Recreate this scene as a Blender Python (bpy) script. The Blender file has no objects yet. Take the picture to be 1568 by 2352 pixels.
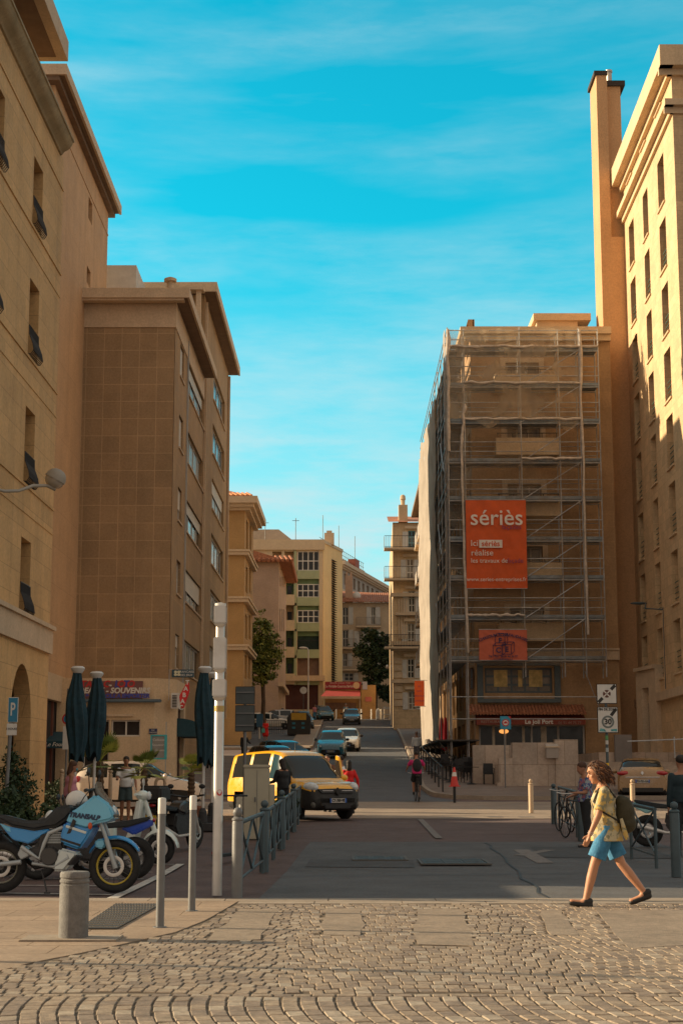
import bpy, bmesh, math, random
import numpy as np
from mathutils import Vector, Matrix, noise
random.seed(7)
R = math.radians
# ---------------------------------------------------------------- camera
CX, CY, F = 784.0, 1176.0, 3611.0          # working grid: 1568 x 2352
TH = math.atan(609.0 / F); CT, ST = math.cos(TH), math.sin(TH); CAMZ = 1.5
scene = bpy.context.scene
C = scene.collection
cam_d = bpy.data.cameras.new('camera'); cam = bpy.data.objects.new('camera', cam_d); C.objects.link(cam)
cam.location = (0, 0, CAMZ); cam.rotation_euler = (math.pi / 2 + TH, 0, 0)
cam_d.sensor_fit = 'HORIZONTAL'; cam_d.sensor_width = 24.0; cam_d.lens = F / 1568.0 * 24.0
cam_d.clip_start = 0.1; cam_d.clip_end = 3000
scene.camera = cam
# ---------------------------------------------------------------- light
SUN_AZ, SUN_EL = R(79), R(18.8)            # azimuth from +Y towards -X
sdir = Vector((-math.sin(SUN_AZ) * math.cos(SUN_EL), math.cos(SUN_AZ) * math.cos(SUN_EL), math.sin(SUN_EL)))
sd = bpy.data.lights.new('sun', 'SUN'); sd.energy = 4.5; sd.angle = R(0.53); sd.color = (1.0, 0.78, 0.50)
so = bpy.data.objects.new('sun', sd); C.objects.link(so); so.rotation_euler = sdir.to_track_quat('Z', 'Y').to_euler()
world = bpy.data.worlds.new('World'); scene.world = world; world.use_nodes = True
nt = world.node_tree; nt.nodes.clear()
def wn(t, **k):
    n = nt.nodes.new(t)
    for a, b in k.items(): setattr(n, a, b)
    return n
sky = wn('ShaderNodeTexSky', sky_type='NISHITA', sun_disc=False, sun_elevation=SUN_EL, sun_rotation=-SUN_AZ,
         air_density=1.0, dust_density=0.6, ozone_density=2.5)
bgn = wn('ShaderNodeBackground'); outn = wn('ShaderNodeOutputWorld'); bgn.inputs[1].default_value = 0.085
tc = wn('ShaderNodeTexCoord'); sep = wn('ShaderNodeSeparateXYZ')
nt.links.new(tc.outputs['Generated'], sep.inputs[0])
def wmath(op, a, b=None, c=None, clamp=False):
    n = wn('ShaderNodeMath', operation=op); n.use_clamp = clamp
    for i, v in enumerate((a, b, c)):
        if v is None: continue
        if isinstance(v, (int, float)): n.inputs[i].default_value = v
        else: nt.links.new(v, n.inputs[i])
    return n.outputs[0]
def wmix(f, a, b, blend='MIX'):
    n = wn('ShaderNodeMix', data_type='RGBA', blend_type=blend)
    for s, v in ((n.inputs[0], f), (n.inputs[6], a), (n.inputs[7], b)):
        if isinstance(v, (int, float)): s.default_value = v
        elif isinstance(v, tuple): s.default_value = v + (1,)
        else: nt.links.new(v, s)
    return n.outputs[2]
tint = wmix(1.0, sky.outputs[0], (0.05, 1.78, 1.50), 'MULTIPLY')
# thin drifting cloud, stretched sideways
mp = wn('ShaderNodeMapping'); mp.inputs['Scale'].default_value = (1.0, 1.0, 5.0); mp.inputs['Rotation'].default_value = (0, R(8), 0)
nt.links.new(tc.outputs['Generated'], mp.inputs[0])
n1 = wn('ShaderNodeTexNoise'); n1.inputs['Scale'].default_value = 3.4; n1.inputs['Detail'].default_value = 7; n1.inputs['Roughness'].default_value = 0.5; n1.inputs['Distortion'].default_value = 0.5
nt.links.new(mp.outputs[0], n1.inputs[0])
cl = wn('ShaderNodeMapRange'); cl.inputs[1].default_value = 0.38; cl.inputs[2].default_value = 0.78; cl.inputs[4].default_value = 0.42
nt.links.new(n1.outputs[0], cl.inputs[0])
low = wn('ShaderNodeMapRange'); low.inputs[1].default_value = 0.30; low.inputs[2].default_value = 0.13; low.inputs[3].default_value = 0.0; low.inputs[4].default_value = 0.85
nt.links.new(sep.outputs[2], low.inputs[0])
n2 = wn('ShaderNodeTexNoise'); n2.inputs['Scale'].default_value = 13; n2.inputs['Detail'].default_value = 8; n2.inputs['Roughness'].default_value = 0.62; nt.links.new(mp.outputs[0], n2.inputs[0])
mo = wn('ShaderNodeMapRange'); mo.inputs[1].default_value = 0.35; mo.inputs[2].default_value = 0.7; mo.inputs[3].default_value = 0.35; mo.inputs[4].default_value = 1.35; nt.links.new(n2.outputs[0], mo.inputs[0])
cf = wmath('ADD', wmath('MULTIPLY', cl.outputs[0], mo.outputs[0]), wmath('MULTIPLY', low.outputs[0], wmath('ADD', wmath('MULTIPLY', mo.outputs[0], 0.45), 0.55)), clamp=True)
c1 = wmix(cf, tint, (4.0, 5.3, 5.5))
# warm fill added to the unseen sky behind the camera and round the sun
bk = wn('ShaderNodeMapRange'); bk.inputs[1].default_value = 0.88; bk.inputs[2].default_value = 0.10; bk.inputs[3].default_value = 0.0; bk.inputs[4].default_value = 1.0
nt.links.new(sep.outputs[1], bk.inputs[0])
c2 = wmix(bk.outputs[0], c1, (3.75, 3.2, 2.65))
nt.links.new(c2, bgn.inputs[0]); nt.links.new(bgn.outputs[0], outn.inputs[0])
vs = scene.view_settings; vs.view_transform = 'Standard'; vs.look = 'None'; vs.gamma = 1; vs.exposure = 0.85
scene.cycles.max_bounces = 6; scene.cycles.diffuse_bounces = 4; scene.cycles.glossy_bounces = 3
scene.cycles.transparent_max_bounces = 12; scene.cycles.sample_clamp_indirect = 6
# ---------------------------------------------------------------- photo grid -> world
def ray(px, py):
    v = CY - py
    return (px - CX), F * CT - v * ST, F * ST + v * CT
def W(px, py, d):
    x, y, z = ray(px, py)
    return Vector((x / y * d, d, CAMZ + z / y * d))
def WX(px, d, py=1785): return W(px, py, d).x
def WZ(py, d): return W(CX, py, d).z
GY = [-80, 22, 26, 30, 37, 46, 57, 66, 75, 90, 106, 130, 152, 165, 175, 600]
GZ = [0, 0, .02, .12, .22, .36, .62, 1.02, 1.45, 2.25, 3.25, 4.95, 6.5, 7.4, 7.9, 8.0]
def gz(y): return float(np.interp(y, GY, GZ))
# ---------------------------------------------------------------- materials
MATS = {}
MATS_SPECK = {'red_asphalt': .22, 'grey_asphalt': .24, 'worn_asphalt': .18, 'hill_asphalt': .2, 'walk_asphalt': .18, 'sett_stone': .16, 'sett_stone_dark': .16, 'sett_stone_light': .14, 'pavement_slab': .14, 'mortar_patch': .16}
def mat(name, col=(.5, .5, .5), rough=.8, var=.12, scale=2.0, bump=.15, bscale=40, metal=0, spec=.5, emit=None,
        stain=None, blocks=None, coat=0, streak=0.0, patt=None):
    if name in MATS: return MATS[name]
    m = bpy.data.materials.new(name); m.use_nodes = True; MATS[name] = m
    t = m.node_tree; N = t.nodes; L = t.links; b = N['Principled BSDF']
    b.inputs['Roughness'].default_value = rough; b.inputs['Metallic'].default_value = metal
    b.inputs['Specular IOR Level'].default_value = spec
    b.inputs['Coat Weight'].default_value = coat; b.inputs['Coat Roughness'].default_value = .08
    co = N.new('ShaderNodeTexCoord').outputs['Object']
    def noise_(s, d=5, r=.6, vec=None):
        n = N.new('ShaderNodeTexNoise'); n.inputs['Scale'].default_value = s; n.inputs['Detail'].default_value = d
        n.inputs['Roughness'].default_value = r; L.new(vec or co, n.inputs[0]); return n.outputs[0]
    def mix(f, a, c, bl='MIX'):
        n = N.new('ShaderNodeMix'); n.data_type = 'RGBA'; n.blend_type = bl
        for s, v in ((n.inputs[0], f), (n.inputs[6], a), (n.inputs[7], c)):
            if isinstance(v, (int, float)): s.default_value = v
            elif isinstance(v, tuple): s.default_value = tuple(v[:3]) + (1,)
            else: L.new(v, s)
        return n.outputs[2]
    def rng(v, a, c, d=0., e=1.):
        n = N.new('ShaderNodeMapRange'); n.inputs[1].default_value = a; n.inputs[2].default_value = c
        n.inputs[3].default_value = d; n.inputs[4].default_value = e; L.new(v, n.inputs[0]); return n.outputs[0]
    def mixg(v):
        n = N.new('ShaderNodeCombineColor'); [L.new(v, n.inputs[i]) for i in range(3)]; return n.outputs[0]
    if patt: base = mix(rng(noise_(patt[0], 2), .47, .53), tuple(col), tuple(patt[1])); \
        base = mix(rng(noise_(patt[0] * 1.7, 2), .54, .57), base, tuple(patt[2]))
    else: base = tuple(col)
    hi = tuple(min(1, c * (1 + var)) for c in col); lo = tuple(c * (1 - var) for c in col)
    if patt: cc = base
    else: cc = mix(rng(noise_(scale), .3, .7), lo, hi)
    if stain:
        cc = mix(rng(noise_(stain[1], 6, .65), .5, .72, 0, stain[2]), cc, tuple(stain[0]))
    if streak:
        mp_ = N.new('ShaderNodeMapping'); mp_.inputs['Scale'].default_value = (1.3, 1.3, .07); L.new(co, mp_.inputs[0])
        cc = mix(rng(noise_(1.0, 5, .6, mp_.outputs[0]), .5, .75, 0, streak), cc, tuple(c * .55 for c in col))
    hgt = noise_(bscale, 4)
    if blocks:   # (width, height, joint, joint colour, variation)
        s_ = N.new('ShaderNodeSeparateXYZ'); L.new(co, s_.inputs[0])
        a_ = N.new('ShaderNodeMath'); a_.operation = 'ADD'; L.new(s_.outputs[0], a_.inputs[0]); L.new(s_.outputs[1], a_.inputs[1])
        c_ = N.new('ShaderNodeCombineXYZ'); L.new(a_.outputs[0], c_.inputs[0]); L.new(s_.outputs[2], c_.inputs[1])
        bt = N.new('ShaderNodeTexBrick'); L.new(c_.outputs[0], bt.inputs[0]); bt.inputs['Scale'].default_value = 1
        bt.inputs['Brick Width'].default_value = blocks[0]; bt.inputs['Row Height'].default_value = blocks[1]
        bt.inputs['Mortar Size'].default_value = blocks[2]; bt.offset = blocks[5] if len(blocks) > 5 else .5
        bt.inputs['Mortar Smooth'].default_value = .3
        v = blocks[4]
        bt.inputs['Color1'].default_value = (1 - v, 1 - v, 1 - v, 1); bt.inputs['Color2'].default_value = (1 + v, 1 + v * .8, 1 + v * .6, 1)
        bt.inputs['Mortar'].default_value = tuple(blocks[3]) + (1,)
        cc = mix(1.0, cc, bt.outputs[0], 'MULTIPLY')
    if bump >= .3:
        sp_ = MATS_SPECK.get(name, .10)
        cc = mix(1.0, cc, mixg(rng(noise_(bscale * .22, 3, .8), .36, .64, 1 - sp_, 1 + sp_)), 'MULTIPLY')
    L.new(cc, b.inputs['Base Color'])
    if bump:
        bn = N.new('ShaderNodeBump'); bn.inputs['Strength'].default_value = bump; bn.inputs['Distance'].default_value = .02
        L.new(hgt, bn.inputs['Height']); L.new(bn.outputs[0], b.inputs['Normal'])
    if rough > .12 and not metal:
        L.new(rng(noise_(scale * 3), .3, .7, max(.05, rough - .1), min(1, rough + .1)), b.inputs['Roughness'])
    if emit:
        b.inputs['Emission Color'].default_value = tuple(emit[:3]) + (1,); b.inputs['Emission Strength'].default_value = emit[3]
    return m
def net_mat(name, col, alpha, tr=.35):
    m = bpy.data.materials.new(name); m.use_nodes = True; t = m.node_tree; N = t.nodes; L = t.links; b = N['Principled BSDF']
    N.remove(b); o = N['Material Output']
    d = N.new('ShaderNodeBsdfDiffuse'); d.inputs[0].default_value = tuple(col) + (1,)
    tl = N.new('ShaderNodeBsdfTranslucent'); tl.inputs[0].default_value = tuple(col) + (1,)
    tp = N.new('ShaderNodeBsdfTransparent'); m1 = N.new('ShaderNodeMixShader'); m2 = N.new('ShaderNodeMixShader')
    m1.inputs[0].default_value = tr; L.new(d.outputs[0], m1.inputs[1]); L.new(tl.outputs[0], m1.inputs[2])
    co = N.new('ShaderNodeTexCoord'); n = N.new('ShaderNodeTexNoise'); n.inputs['Scale'].default_value = .8; n.inputs['Detail'].default_value = 5
    L.new(co.outputs['Object'], n.inputs[0]); r = N.new('ShaderNodeMapRange'); r.inputs[1].default_value = .35; r.inputs[2].default_value = .65
    r.inputs[3].default_value = max(0, alpha - .14); r.inputs[4].default_value = min(1, alpha + .16); L.new(n.outputs[0], r.inputs[0])
    L.new(r.outputs[0], m2.inputs[0]); L.new(tp.outputs[0], m2.inputs[1]); L.new(m1.outputs[0], m2.inputs[2]); L.new(m2.outputs[0], o.inputs[0])
    return m
# ---------------------------------------------------------------- mesh builder
class MB:
    def __init__(s): s.v = []; s.f = []; s.m = []; s.mi = 0
    def add(s, vs, fs):
        o = len(s.v); s.v.extend([tuple(p) for p in vs]); s.f.extend([tuple(i + o for i in f) for f in fs]); s.m.extend([s.mi] * len(fs)); return s
    def box(s, x0, y0, z0, x1, y1, z1):
        return s.add([(x0, y0, z0), (x1, y0, z0), (x1, y1, z0), (x0, y1, z0), (x0, y0, z1), (x1, y0, z1), (x1, y1, z1), (x0, y1, z1)],
              [(3, 2, 1, 0), (4, 5, 6, 7), (0, 1, 5, 4), (1, 2, 6, 5), (2, 3, 7, 6), (3, 0, 4, 7)])
    def cbox(s, c, sz, M=None):
        hx, hy, hz = sz[0] / 2, sz[1] / 2, sz[2] / 2
        vs = [Vector((a * hx, b * hy, c_ * hz)) for c_ in (-1, 1) for a, b in ((-1, -1), (1, -1), (1, 1), (-1, 1))]
        if M: vs = [M @ v for v in vs]
        return s.add([v + Vector(c) for v in vs], [(3, 2, 1, 0), (4, 5, 6, 7), (0, 1, 5, 4), (1, 2, 6, 5), (2, 3, 7, 6), (3, 0, 4, 7)])
    def quad(s, a, b, c, d): return s.add([a, b, c, d], [(0, 1, 2, 3)])
    def extr(s, pts, vec):
        n = len(pts); vec = Vector(vec); a = [Vector(p) for p in pts]; b = [p + vec for p in a]
        return s.add(a + b, [tuple(range(n))[::-1], tuple(range(n, 2 * n))] + [(i, (i + 1) % n, (i + 1) % n + n, i + n) for i in range(n)])
    def prof(s, pts, y0, y1):               # side profile in the xz plane, pushed from y0 to y1
        return s.extr([(p[0], y0, p[1]) for p in pts], (0, y1 - y0, 0))
    def ring(s, rings, caps=True, closed=False):
        n = len(rings[0]); k = len(rings); vs = [p for r in rings for p in r]; fs = []
        for i in range(k if closed else k - 1):
            j = (i + 1) % k
            fs += [(i * n + a, i * n + (a + 1) % n, j * n + (a + 1) % n, j * n + a) for a in range(n)]
        if caps and not closed: fs += [tuple(range(n))[::-1], tuple(range((k - 1) * n, k * n))]
        return s.add(vs, fs)
    def tube(s, path, r, n=8, caps=True, closed=False):
        P_ = [Vector(p) for p in path]; k = len(P_); rs = r if isinstance(r, (list, tuple)) else [r] * k; rings = []
        up = None
        for i in range(k):
            if closed: t = P_[(i + 1) % k] - P_[i - 1]
            else: t = P_[min(i + 1, k - 1)] - P_[max(i - 1, 0)]
            t.normalize()
            if up is None: up = Vector((0, 0, 1)) if abs(t.z) < .95 else Vector((1, 0, 0))
            a = t.cross(up)
            if a.length < 1e-4: a = t.cross(Vector((1, 0, .3)))
            a.normalize(); b = a.cross(t).normalized(); up = b
            rings.append([P_[i] + (a * math.cos(q) + b * math.sin(q)) * rs[i] for q in [2 * math.pi * j / n for j in range(n)]])
        return s.ring(rings, caps, closed)
    def lathe(s, prof, c=(0, 0, 0), n=20, axis='z'):
        rings = []
        for r, z in prof:
            ring = []
            for j in range(n):
                q = 2 * math.pi * j / n; a, b = math.cos(q) * max(r, 1e-4), math.sin(q) * max(r, 1e-4)
                p = (a, b, z) if axis == 'z' else ((z, a, b) if axis == 'x' else (b, z, a))
                ring.append(Vector(p) + Vector(c))
            rings.append(ring)
        return s.ring(rings)
    def torus(s, c, Rr, r, axis='y', n=32, m=10, rz=None):
        rz = rz or r; rings = []
        for i in range(n):
            a = 2 * math.pi * i / n; ring = []
            for j in range(m):
                b = 2 * math.pi * j / m; q = Rr + r * math.cos(b); w = rz * math.sin(b)
                p = {'y': (q * math.cos(a), w, q * math.sin(a)), 'x': (w, q * math.cos(a), q * math.sin(a)), 'z': (q * math.cos(a), q * math.sin(a), w)}[axis]
                ring.append(Vector(p) + Vector(c))
            rings.append(ring)
        return s.ring(rings, closed=True)
    def ell(s, c, r, n=14, m=9, M=None):
        rings = []
        if not isinstance(r, (tuple, list)): r = (r, r, r)
        for i in range(m + 1):
            a = math.pi * i / m; a = min(max(a, .04), math.pi - .04); ring = []
            for j in range(n):
                b = 2 * math.pi * j / n
                p = Vector((r[0] * math.sin(a) * math.cos(b), r[1] * math.sin(a) * math.sin(b), -r[2] * math.cos(a)))
                ring.append((M @ p if M else p) + Vector(c))
            rings.append(ring)
        return s.ring(rings)
    def cap(s, a, b, ra, rb, n=12):          # tapered capsule
        a = Vector(a); b = Vector(b); t = (b - a).normalized(); k = []
        pts = []; rs = []
        for i in range(4): q = math.pi / 2 * i / 4; pts.append(a - t * ra * math.cos(q)); rs.append(max(ra * math.sin(q), ra * .08))
        pts.append(a); rs.append(ra); pts.append(b); rs.append(rb)
        for i in range(3, -1, -1): q = math.pi / 2 * i / 4; pts.append(b + t * rb * math.cos(q)); rs.append(max(rb * math.sin(q), rb * .08))
        return s.tube(pts, rs, n)
    def mesh(s, name, smooth=None, bev=0, seg=2, weld=False):
        me = bpy.data.meshes.new(name); me.from_pydata(s.v, [], s.f)
        bm = bmesh.new(); bm.from_mesh(me)
        for f, i in zip(bm.faces, s.m): f.material_index = i
        if weld: bmesh.ops.remove_doubles(bm, verts=bm.verts, dist=1e-4)
        bmesh.ops.recalc_face_normals(bm, faces=bm.faces)
        if bev:
            es = [e for e in bm.edges if len(e.link_faces) == 2 and e.calc_face_angle(0) > .5]
            bmesh.ops.bevel(bm, geom=es, offset=bev, segments=seg, affect='EDGES', clamp_overlap=True)
        bm.to_mesh(me); bm.free()
        if smooth:
            me.shade_smooth(); me.set_sharp_from_angle(angle=R(smooth if smooth is not True else 40))
        return me
    def build(s, name, m, parent=None, smooth=None, bev=0, seg=2, weld=False):
        me = s.mesh(name, smooth, bev, seg, weld)
        for q in (m if isinstance(m, (list, tuple)) else [m]): me.materials.append(q)
        o = bpy.data.objects.new(name, me); C.objects.link(o)
        if parent: o.parent = parent
        return o
def tag(o, label, cat, group=None):
    o['label'] = label; o['category'] = cat
    if group: o['group'] = group
    return o
def thing(name, label, cat, loc=(0, 0, 0), rz=0, group=None):
    o = bpy.data.objects.new(name, None); C.objects.link(o); o.location = loc; o.rotation_euler = (0, 0, rz)
    o.empty_display_size = .3
    return tag(o, label, cat, group)
def struct(o, kind='structure'):
    o['kind'] = kind; return o
def dup(root, loc=None, rz=None, label=None, group=None):
    r = root.copy(); C.objects.link(r)
    if loc is not None: r.location = loc
    if rz is not None: r.rotation_euler = (0, 0, rz)
    if label: r['label'] = label
    if group: r['group'] = group
    for ch in list(root.children):
        c = ch.copy(); C.objects.link(c); c.parent = r
        for g in list(ch.children):
            d = g.copy(); C.objects.link(d); d.parent = c
    return r
def text_obj(name, s, m, size, origin, ux=(1, 0, 0), uz=(0, 0, 1), parent=None, align='CENTER', ext=.004, bold=0.0, sx=1.0, shear=0, arc=None):
    cu = bpy.data.curves.new(name, 'FONT'); cu.body = s; cu.size = size; cu.align_x = align; cu.align_y = 'CENTER'
    cu.extrude = ext; cu.offset = bold; cu.shear = shear; cu.resolution_u = 3
    o = bpy.data.objects.new(name, cu); C.objects.link(o)
    me = bpy.data.meshes.new_from_object(o.evaluated_get(bpy.context.evaluated_depsgraph_get())); C.objects.unlink(o); bpy.data.objects.remove(o)
    me.name = name; me.materials.clear(); me.materials.append(m)
    ux = Vector(ux).normalized(); uz = Vector(uz).normalized(); nn = ux.cross(uz)
    for v in me.vertices:
        x, y, z = v.co; x *= sx
        if arc:
            a = x / arc; x, y = math.sin(a) * (arc + y), math.cos(a) * (arc + y) - arc
        v.co = Vector(origin) + ux * x + uz * y + nn * z
    o = bpy.data.objects.new(name, me); C.objects.link(o)
    if parent: o.parent = parent
    return o
def lerp(a, b, t): return a + (b - a) * t
class Fc:                                    # a facade line: u along, w outward, z up
    def __init__(s, p0, p1):
        s.o = Vector((p0[0], p0[1], 0)); e = Vector((p1[0], p1[1], 0)); s.L = (e - s.o).length; s.t = (e - s.o).normalized(); s.n = Vector((s.t.y, -s.t.x, 0))
    def P(s, u, w, z): return s.o + s.t * u + s.n * w + Vector((0, 0, z))
    def box(s, mb, u0, u1, w0, w1, z0, z1):
        mb.add([s.P(*q) for q in ((u0, w1, z0), (u1, w1, z0), (u1, w0, z0), (u0, w0, z0), (u0, w1, z1), (u1, w1, z1), (u1, w0, z1), (u0, w0, z1))],
               [(3, 2, 1, 0), (4, 5, 6, 7), (0, 1, 5, 4), (1, 2, 6, 5), (2, 3, 7, 6), (3, 0, 4, 7)])
        return mb
    def at(s, px, py, w=0):
        x, y, z = ray(px, py); k = x / y; o = s.o + s.n * w
        u = (k * o.y - o.x) / (s.t.x - k * s.t.y); d = o.y + s.t.y * u
        return u, CAMZ + z / y * d
    def rect(s, x0, y0, x1, y1):             # photo box on this facade -> (u0,u1,z0,z1)
        xm, ym = (x0 + x1) / 2, (y0 + y1) / 2
        u0 = s.at(x0, ym)[0]; u1 = s.at(x1, ym)[0]
        return (min(u0, u1), max(u0, u1), s.at(xm, y1)[1], s.at(xm, y0)[1])
    def wall(s, mb, z0, z1, ops=(), depth=.28, u0=0, u1=None):
        u1 = s.L if u1 is None else u1
        us = sorted(set([u0, u1] + [q for o in ops for q in (o[0], o[1])])); zs = sorted(set([z0, z1] + [q for o in ops for q in (o[2], o[3])]))
        us = [u for u in us if u0 - 1e-6 <= u <= u1 + 1e-6]; zs = [z for z in zs if z0 - 1e-6 <= z <= z1 + 1e-6]
        for a, b in zip(us, us[1:]):
            for c, d in zip(zs, zs[1:]):
                um, zm = (a + b) / 2, (c + d) / 2
                if any(o[0] < um < o[1] and o[2] < zm < o[3] for o in ops): continue
                mb.quad(s.P(a, 0, c), s.P(b, 0, c), s.P(b, 0, d), s.P(a, 0, d))
        for o in ops:
            a, b, c, d = o[:4]
            mb.quad(s.P(a, 0, c), s.P(b, 0, c), s.P(b, -depth, c), s.P(a, -depth, c)); mb.quad(s.P(a, 0, d), s.P(b, 0, d), s.P(b, -depth, d), s.P(a, -depth, d))
            mb.quad(s.P(a, 0, c), s.P(a, 0, d), s.P(a, -depth, d), s.P(a, -depth, c)); mb.quad(s.P(b, 0, c), s.P(b, 0, d), s.P(b, -depth, d), s.P(b, -depth, c))
    def window(s, o, parent, fm, gm, depth=.28, cols=2, rows=2, ft=.06, name='window', sill=None, blind=0):
        a, b, c, d = o[:4]; mb = MB(); w0, w1 = -depth, -depth + .05
        s.box(mb, a, a + ft, w0, w1, c, d); s.box(mb, b - ft, b, w0, w1, c, d); s.box(mb, a + ft, b - ft, w0, w1, c, c + ft); s.box(mb, a + ft, b - ft, w0, w1, d - ft, d)
        for i in range(1, cols):
            u = a + (b - a) * i / cols; s.box(mb, u - ft / 2, u + ft / 2, w0 + .003, w1 - .003, c + ft, d - ft)
        for i in range(1, rows):
            z = c + (d - c) * i / rows; s.box(mb, a + ft, b - ft, w0 + .006, w1 - .006, z - ft / 2, z + ft / 2)
        wn_ = mb.build(name, fm, parent)
        g = MB(); g.quad(s.P(a, -depth + .01, c), s.P(b, -depth + .01, c), s.P(b, -depth + .01, d), s.P(a, -depth + .01, d)); g.build('pane', gm, wn_)
        if sill: q = MB(); s.box(q, a - .07, b + .07, -.05, .08, c - .08, c - .002); q.build('sill', sill, wn_)
        if blind:
            q = MB(); s.box(q, a + .02, b - .02, -depth + .06, -depth + .09, lerp(d, c, blind), d - .02)
            for k in range(int((d - c) * blind / .12)): s.box(q, a + .02, b - .02, -depth + .09, -depth + .097, d - .04 - k * .12, d - .02 - k * .12)
            q.build('roller_blind', fm, wn_)
        return wn_
def roofslab(mb, pts, z0, z1): mb.extr([(p[0], p[1], z0) for p in pts], (0, 0, z1 - z0))
def blinds(s_): pass
# ================================================================ GROUND
m_red = mat('red_asphalt', (.125, .085, .078), .9, .22, 1.1, .5, 90, stain=((.11, .08, .072), .5, .7))
m_asph = mat('grey_asphalt', (.108, .106, .108), .88, .2, .9, .5, 110, stain=((.09, .085, .083), .6, .6))
m_cross = mat('worn_asphalt', (.30, .235, .18), .85, .18, .7, .4, 90, stain=((.17, .14, .12), .5, .6))
m_hill = mat('hill_asphalt', (.095, .097, .105), .85, .18, .8, .4, 90, stain=((.09, .09, .095), .4, .6))
m_pave = mat('pavement_slab', (.30, .22, .155), .85, .16, 1.3, .35, 60, stain=((.17, .12, .085), .9, .7))
m_walk = mat('walk_asphalt', (.20, .155, .13), .88, .15, .8, .4, 80, stain=((.13, .10, .09), .5, .6))
m_joint = mat('joint_sand', (.12, .09, .06), .95, .25, 6, .5, 60)
m_sett = mat('sett_stone', (.30, .23, .165), .7, .3, 9.5, .5, 90, stain=((.16, .12, .09), 1.1, .6))
m_mortar = mat('mortar_patch', (.26, .205, .155), .9, .16, 2.2, .5, 50, stain=((.16, .13, .10), 1.5, .8))
m_kerb = mat('kerb_granite', (.32, .26, .20), .8, .15, 4, .3, 80, stain=((.15, .12, .1), 2, .5))
m_white = mat('road_paint', (.50, .47, .43), .8, .2, 8, .2, 60, stain=((.12, .1, .09), 5, .95))
m_iron = mat('cast_iron', (.05, .045, .04), .6, .2, 5, .3, 60)
def strip(name, y0, y1, xl, xr, dz, m, step=.5, kind='structure'):
    ys = [y0]
    while ys[-1] < y1 - 1e-6: ys.append(min(y1, ys[-1] + step))
    ys = sorted(set(ys + [y for y in GY if y0 < y < y1])); mb = MB(); vs = []
    fl = xl if callable(xl) else (lambda y: xl); fr = xr if callable(xr) else (lambda y: xr)
    for y in ys: vs += [(fl(y), y, gz(y) + dz), (fr(y), y, gz(y) + dz)]
    mb.add(vs, [(2 * i, 2 * i + 1, 2 * i + 3, 2 * i + 2) for i in range(len(ys) - 1)])
    o = mb.build(name, m); o['kind'] = kind; return o
strip('ground', -80, 600, -350, 350, -.02, m_red, 10)
strip('carriageway', 20.25, 33.5, lambda y: -1.05 + (y - 20) * .03, lambda y: 6.5, -.008, m_asph)
strip('cross_street', 45.2, 57.2, -60, 60, -.006, m_cross)
def RL(y): return float(np.interp(y, [57, 66, 100, 172, 185], [-1.9, -2.0, -1.9, -1.7, -1.7]))
def RR(y): return float(np.interp(y, [57.4, 60, 66, 80, 100, 135, 172, 185], [4.3, 3.35, 3.2, 3.6, 4.1, 4.7, 5.0, 5.1]))
strip('hill_road', 57.2, 176, RL, RR, -.004, m_hill, 1)
strip('upper_square', 176, 260, -40, 40, -.002, m_pave, 5)
strip('parking_bay', 110, 176, -30, lambda y: RL(y) - .45, -.006, m_hill, 2)
def kerb(name, pts, w=.16, h=.13):
    mb = MB()
    for a, b in zip(pts, pts[1:]):
        a = Vector((a[0], a[1], gz(a[1]))); b = Vector((b[0], b[1], gz(b[1]))); t = (b - a).normalized(); n = Vector((t.y, -t.x, 0)).normalized() * w
        up = Vector((0, 0, h)); dn = Vector((0, 0, -.1))
        mb.add([a + dn, b + dn, b + n + dn, a + n + dn, a + up, b + up, b + n + up, a + n + up], [(3, 2, 1, 0), (4, 5, 6, 7), (0, 1, 5, 4), (1, 2, 6, 5), (2, 3, 7, 6), (3, 0, 4, 7)])
    o = mb.build(name, m_kerb, weld=False); o['kind'] = 'structure'; return o
# right pavement with its kerb curving round the corner up the hill
cyc = [(26, 58.6), (12, 58.6), (7, 58.3), (5.2, 58.5), (4.1, 59.2), (3.5, 60.6), (3.35, 62.5)] + [(RR(y) + .1, y) for y in range(66, 178, 6)]
kerb('kerb', cyc)
strip('pavement', 58.75, 60.6, lambda y: float(np.interp(y, [58.75, 59.2, 60.6], [5.4, 4.3, 3.66])), 60, .11, m_walk, .3)
strip('pavement', 60.6, 178, lambda y: float(np.interp(y, [60.6, 62.5, 66], [3.66, 3.51, 3.42])) if y < 66 else RR(y) + .25, 60, .11, m_walk, 2)
# left pavement on the hill
kerb('kerb', [(RL(y) - .1, y) for y in range(176, 108, -6)] + [(-2.2, 108), (-2.6, 107), (-9, 106.6)], .16)
strip('pavement', 107, 176, lambda y: -3.6, lambda y: RL(y) - .25, .11, m_pave, 2)
kerb('kerb', [(-1.95, 98), (-1.95, 66), (-2.3, 61), (-3.6, 59.2), (-7, 58.9), (-22, 58.9)], .16)
strip('pavement', 59.1, 98, -22, lambda y: float(np.interp(y, [59.1, 61, 66], [-3.7, -2.5, -2.15])), .11, m_walk, 1)
kerb('kerb', [(-8, 44.6), (-3.0, 44.6), (-1.2, 45.0)], .16, .1)
# granite slab strip between the setts and the carriageway
def slabs(name, y0, y1, x0, x1, w, gap=.012, m=m_kerb, z=.004):
    mb = MB(); x = x0
    while x < x1:
        ww = w * random.uniform(.8, 1.2); mb.box(x, y0, -.1, x + ww - gap, y1, z + random.uniform(-.002, .002)); x += ww
    o = mb.build(name, m); o['kind'] = 'structure'; return o
struct(slabs('kerb_slabs', 19.35, 19.72, -1.25, 16, 1.0)); struct(slabs('kerb_slabs', 19.745, 20.2, -14, 16, 1.15))
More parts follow.
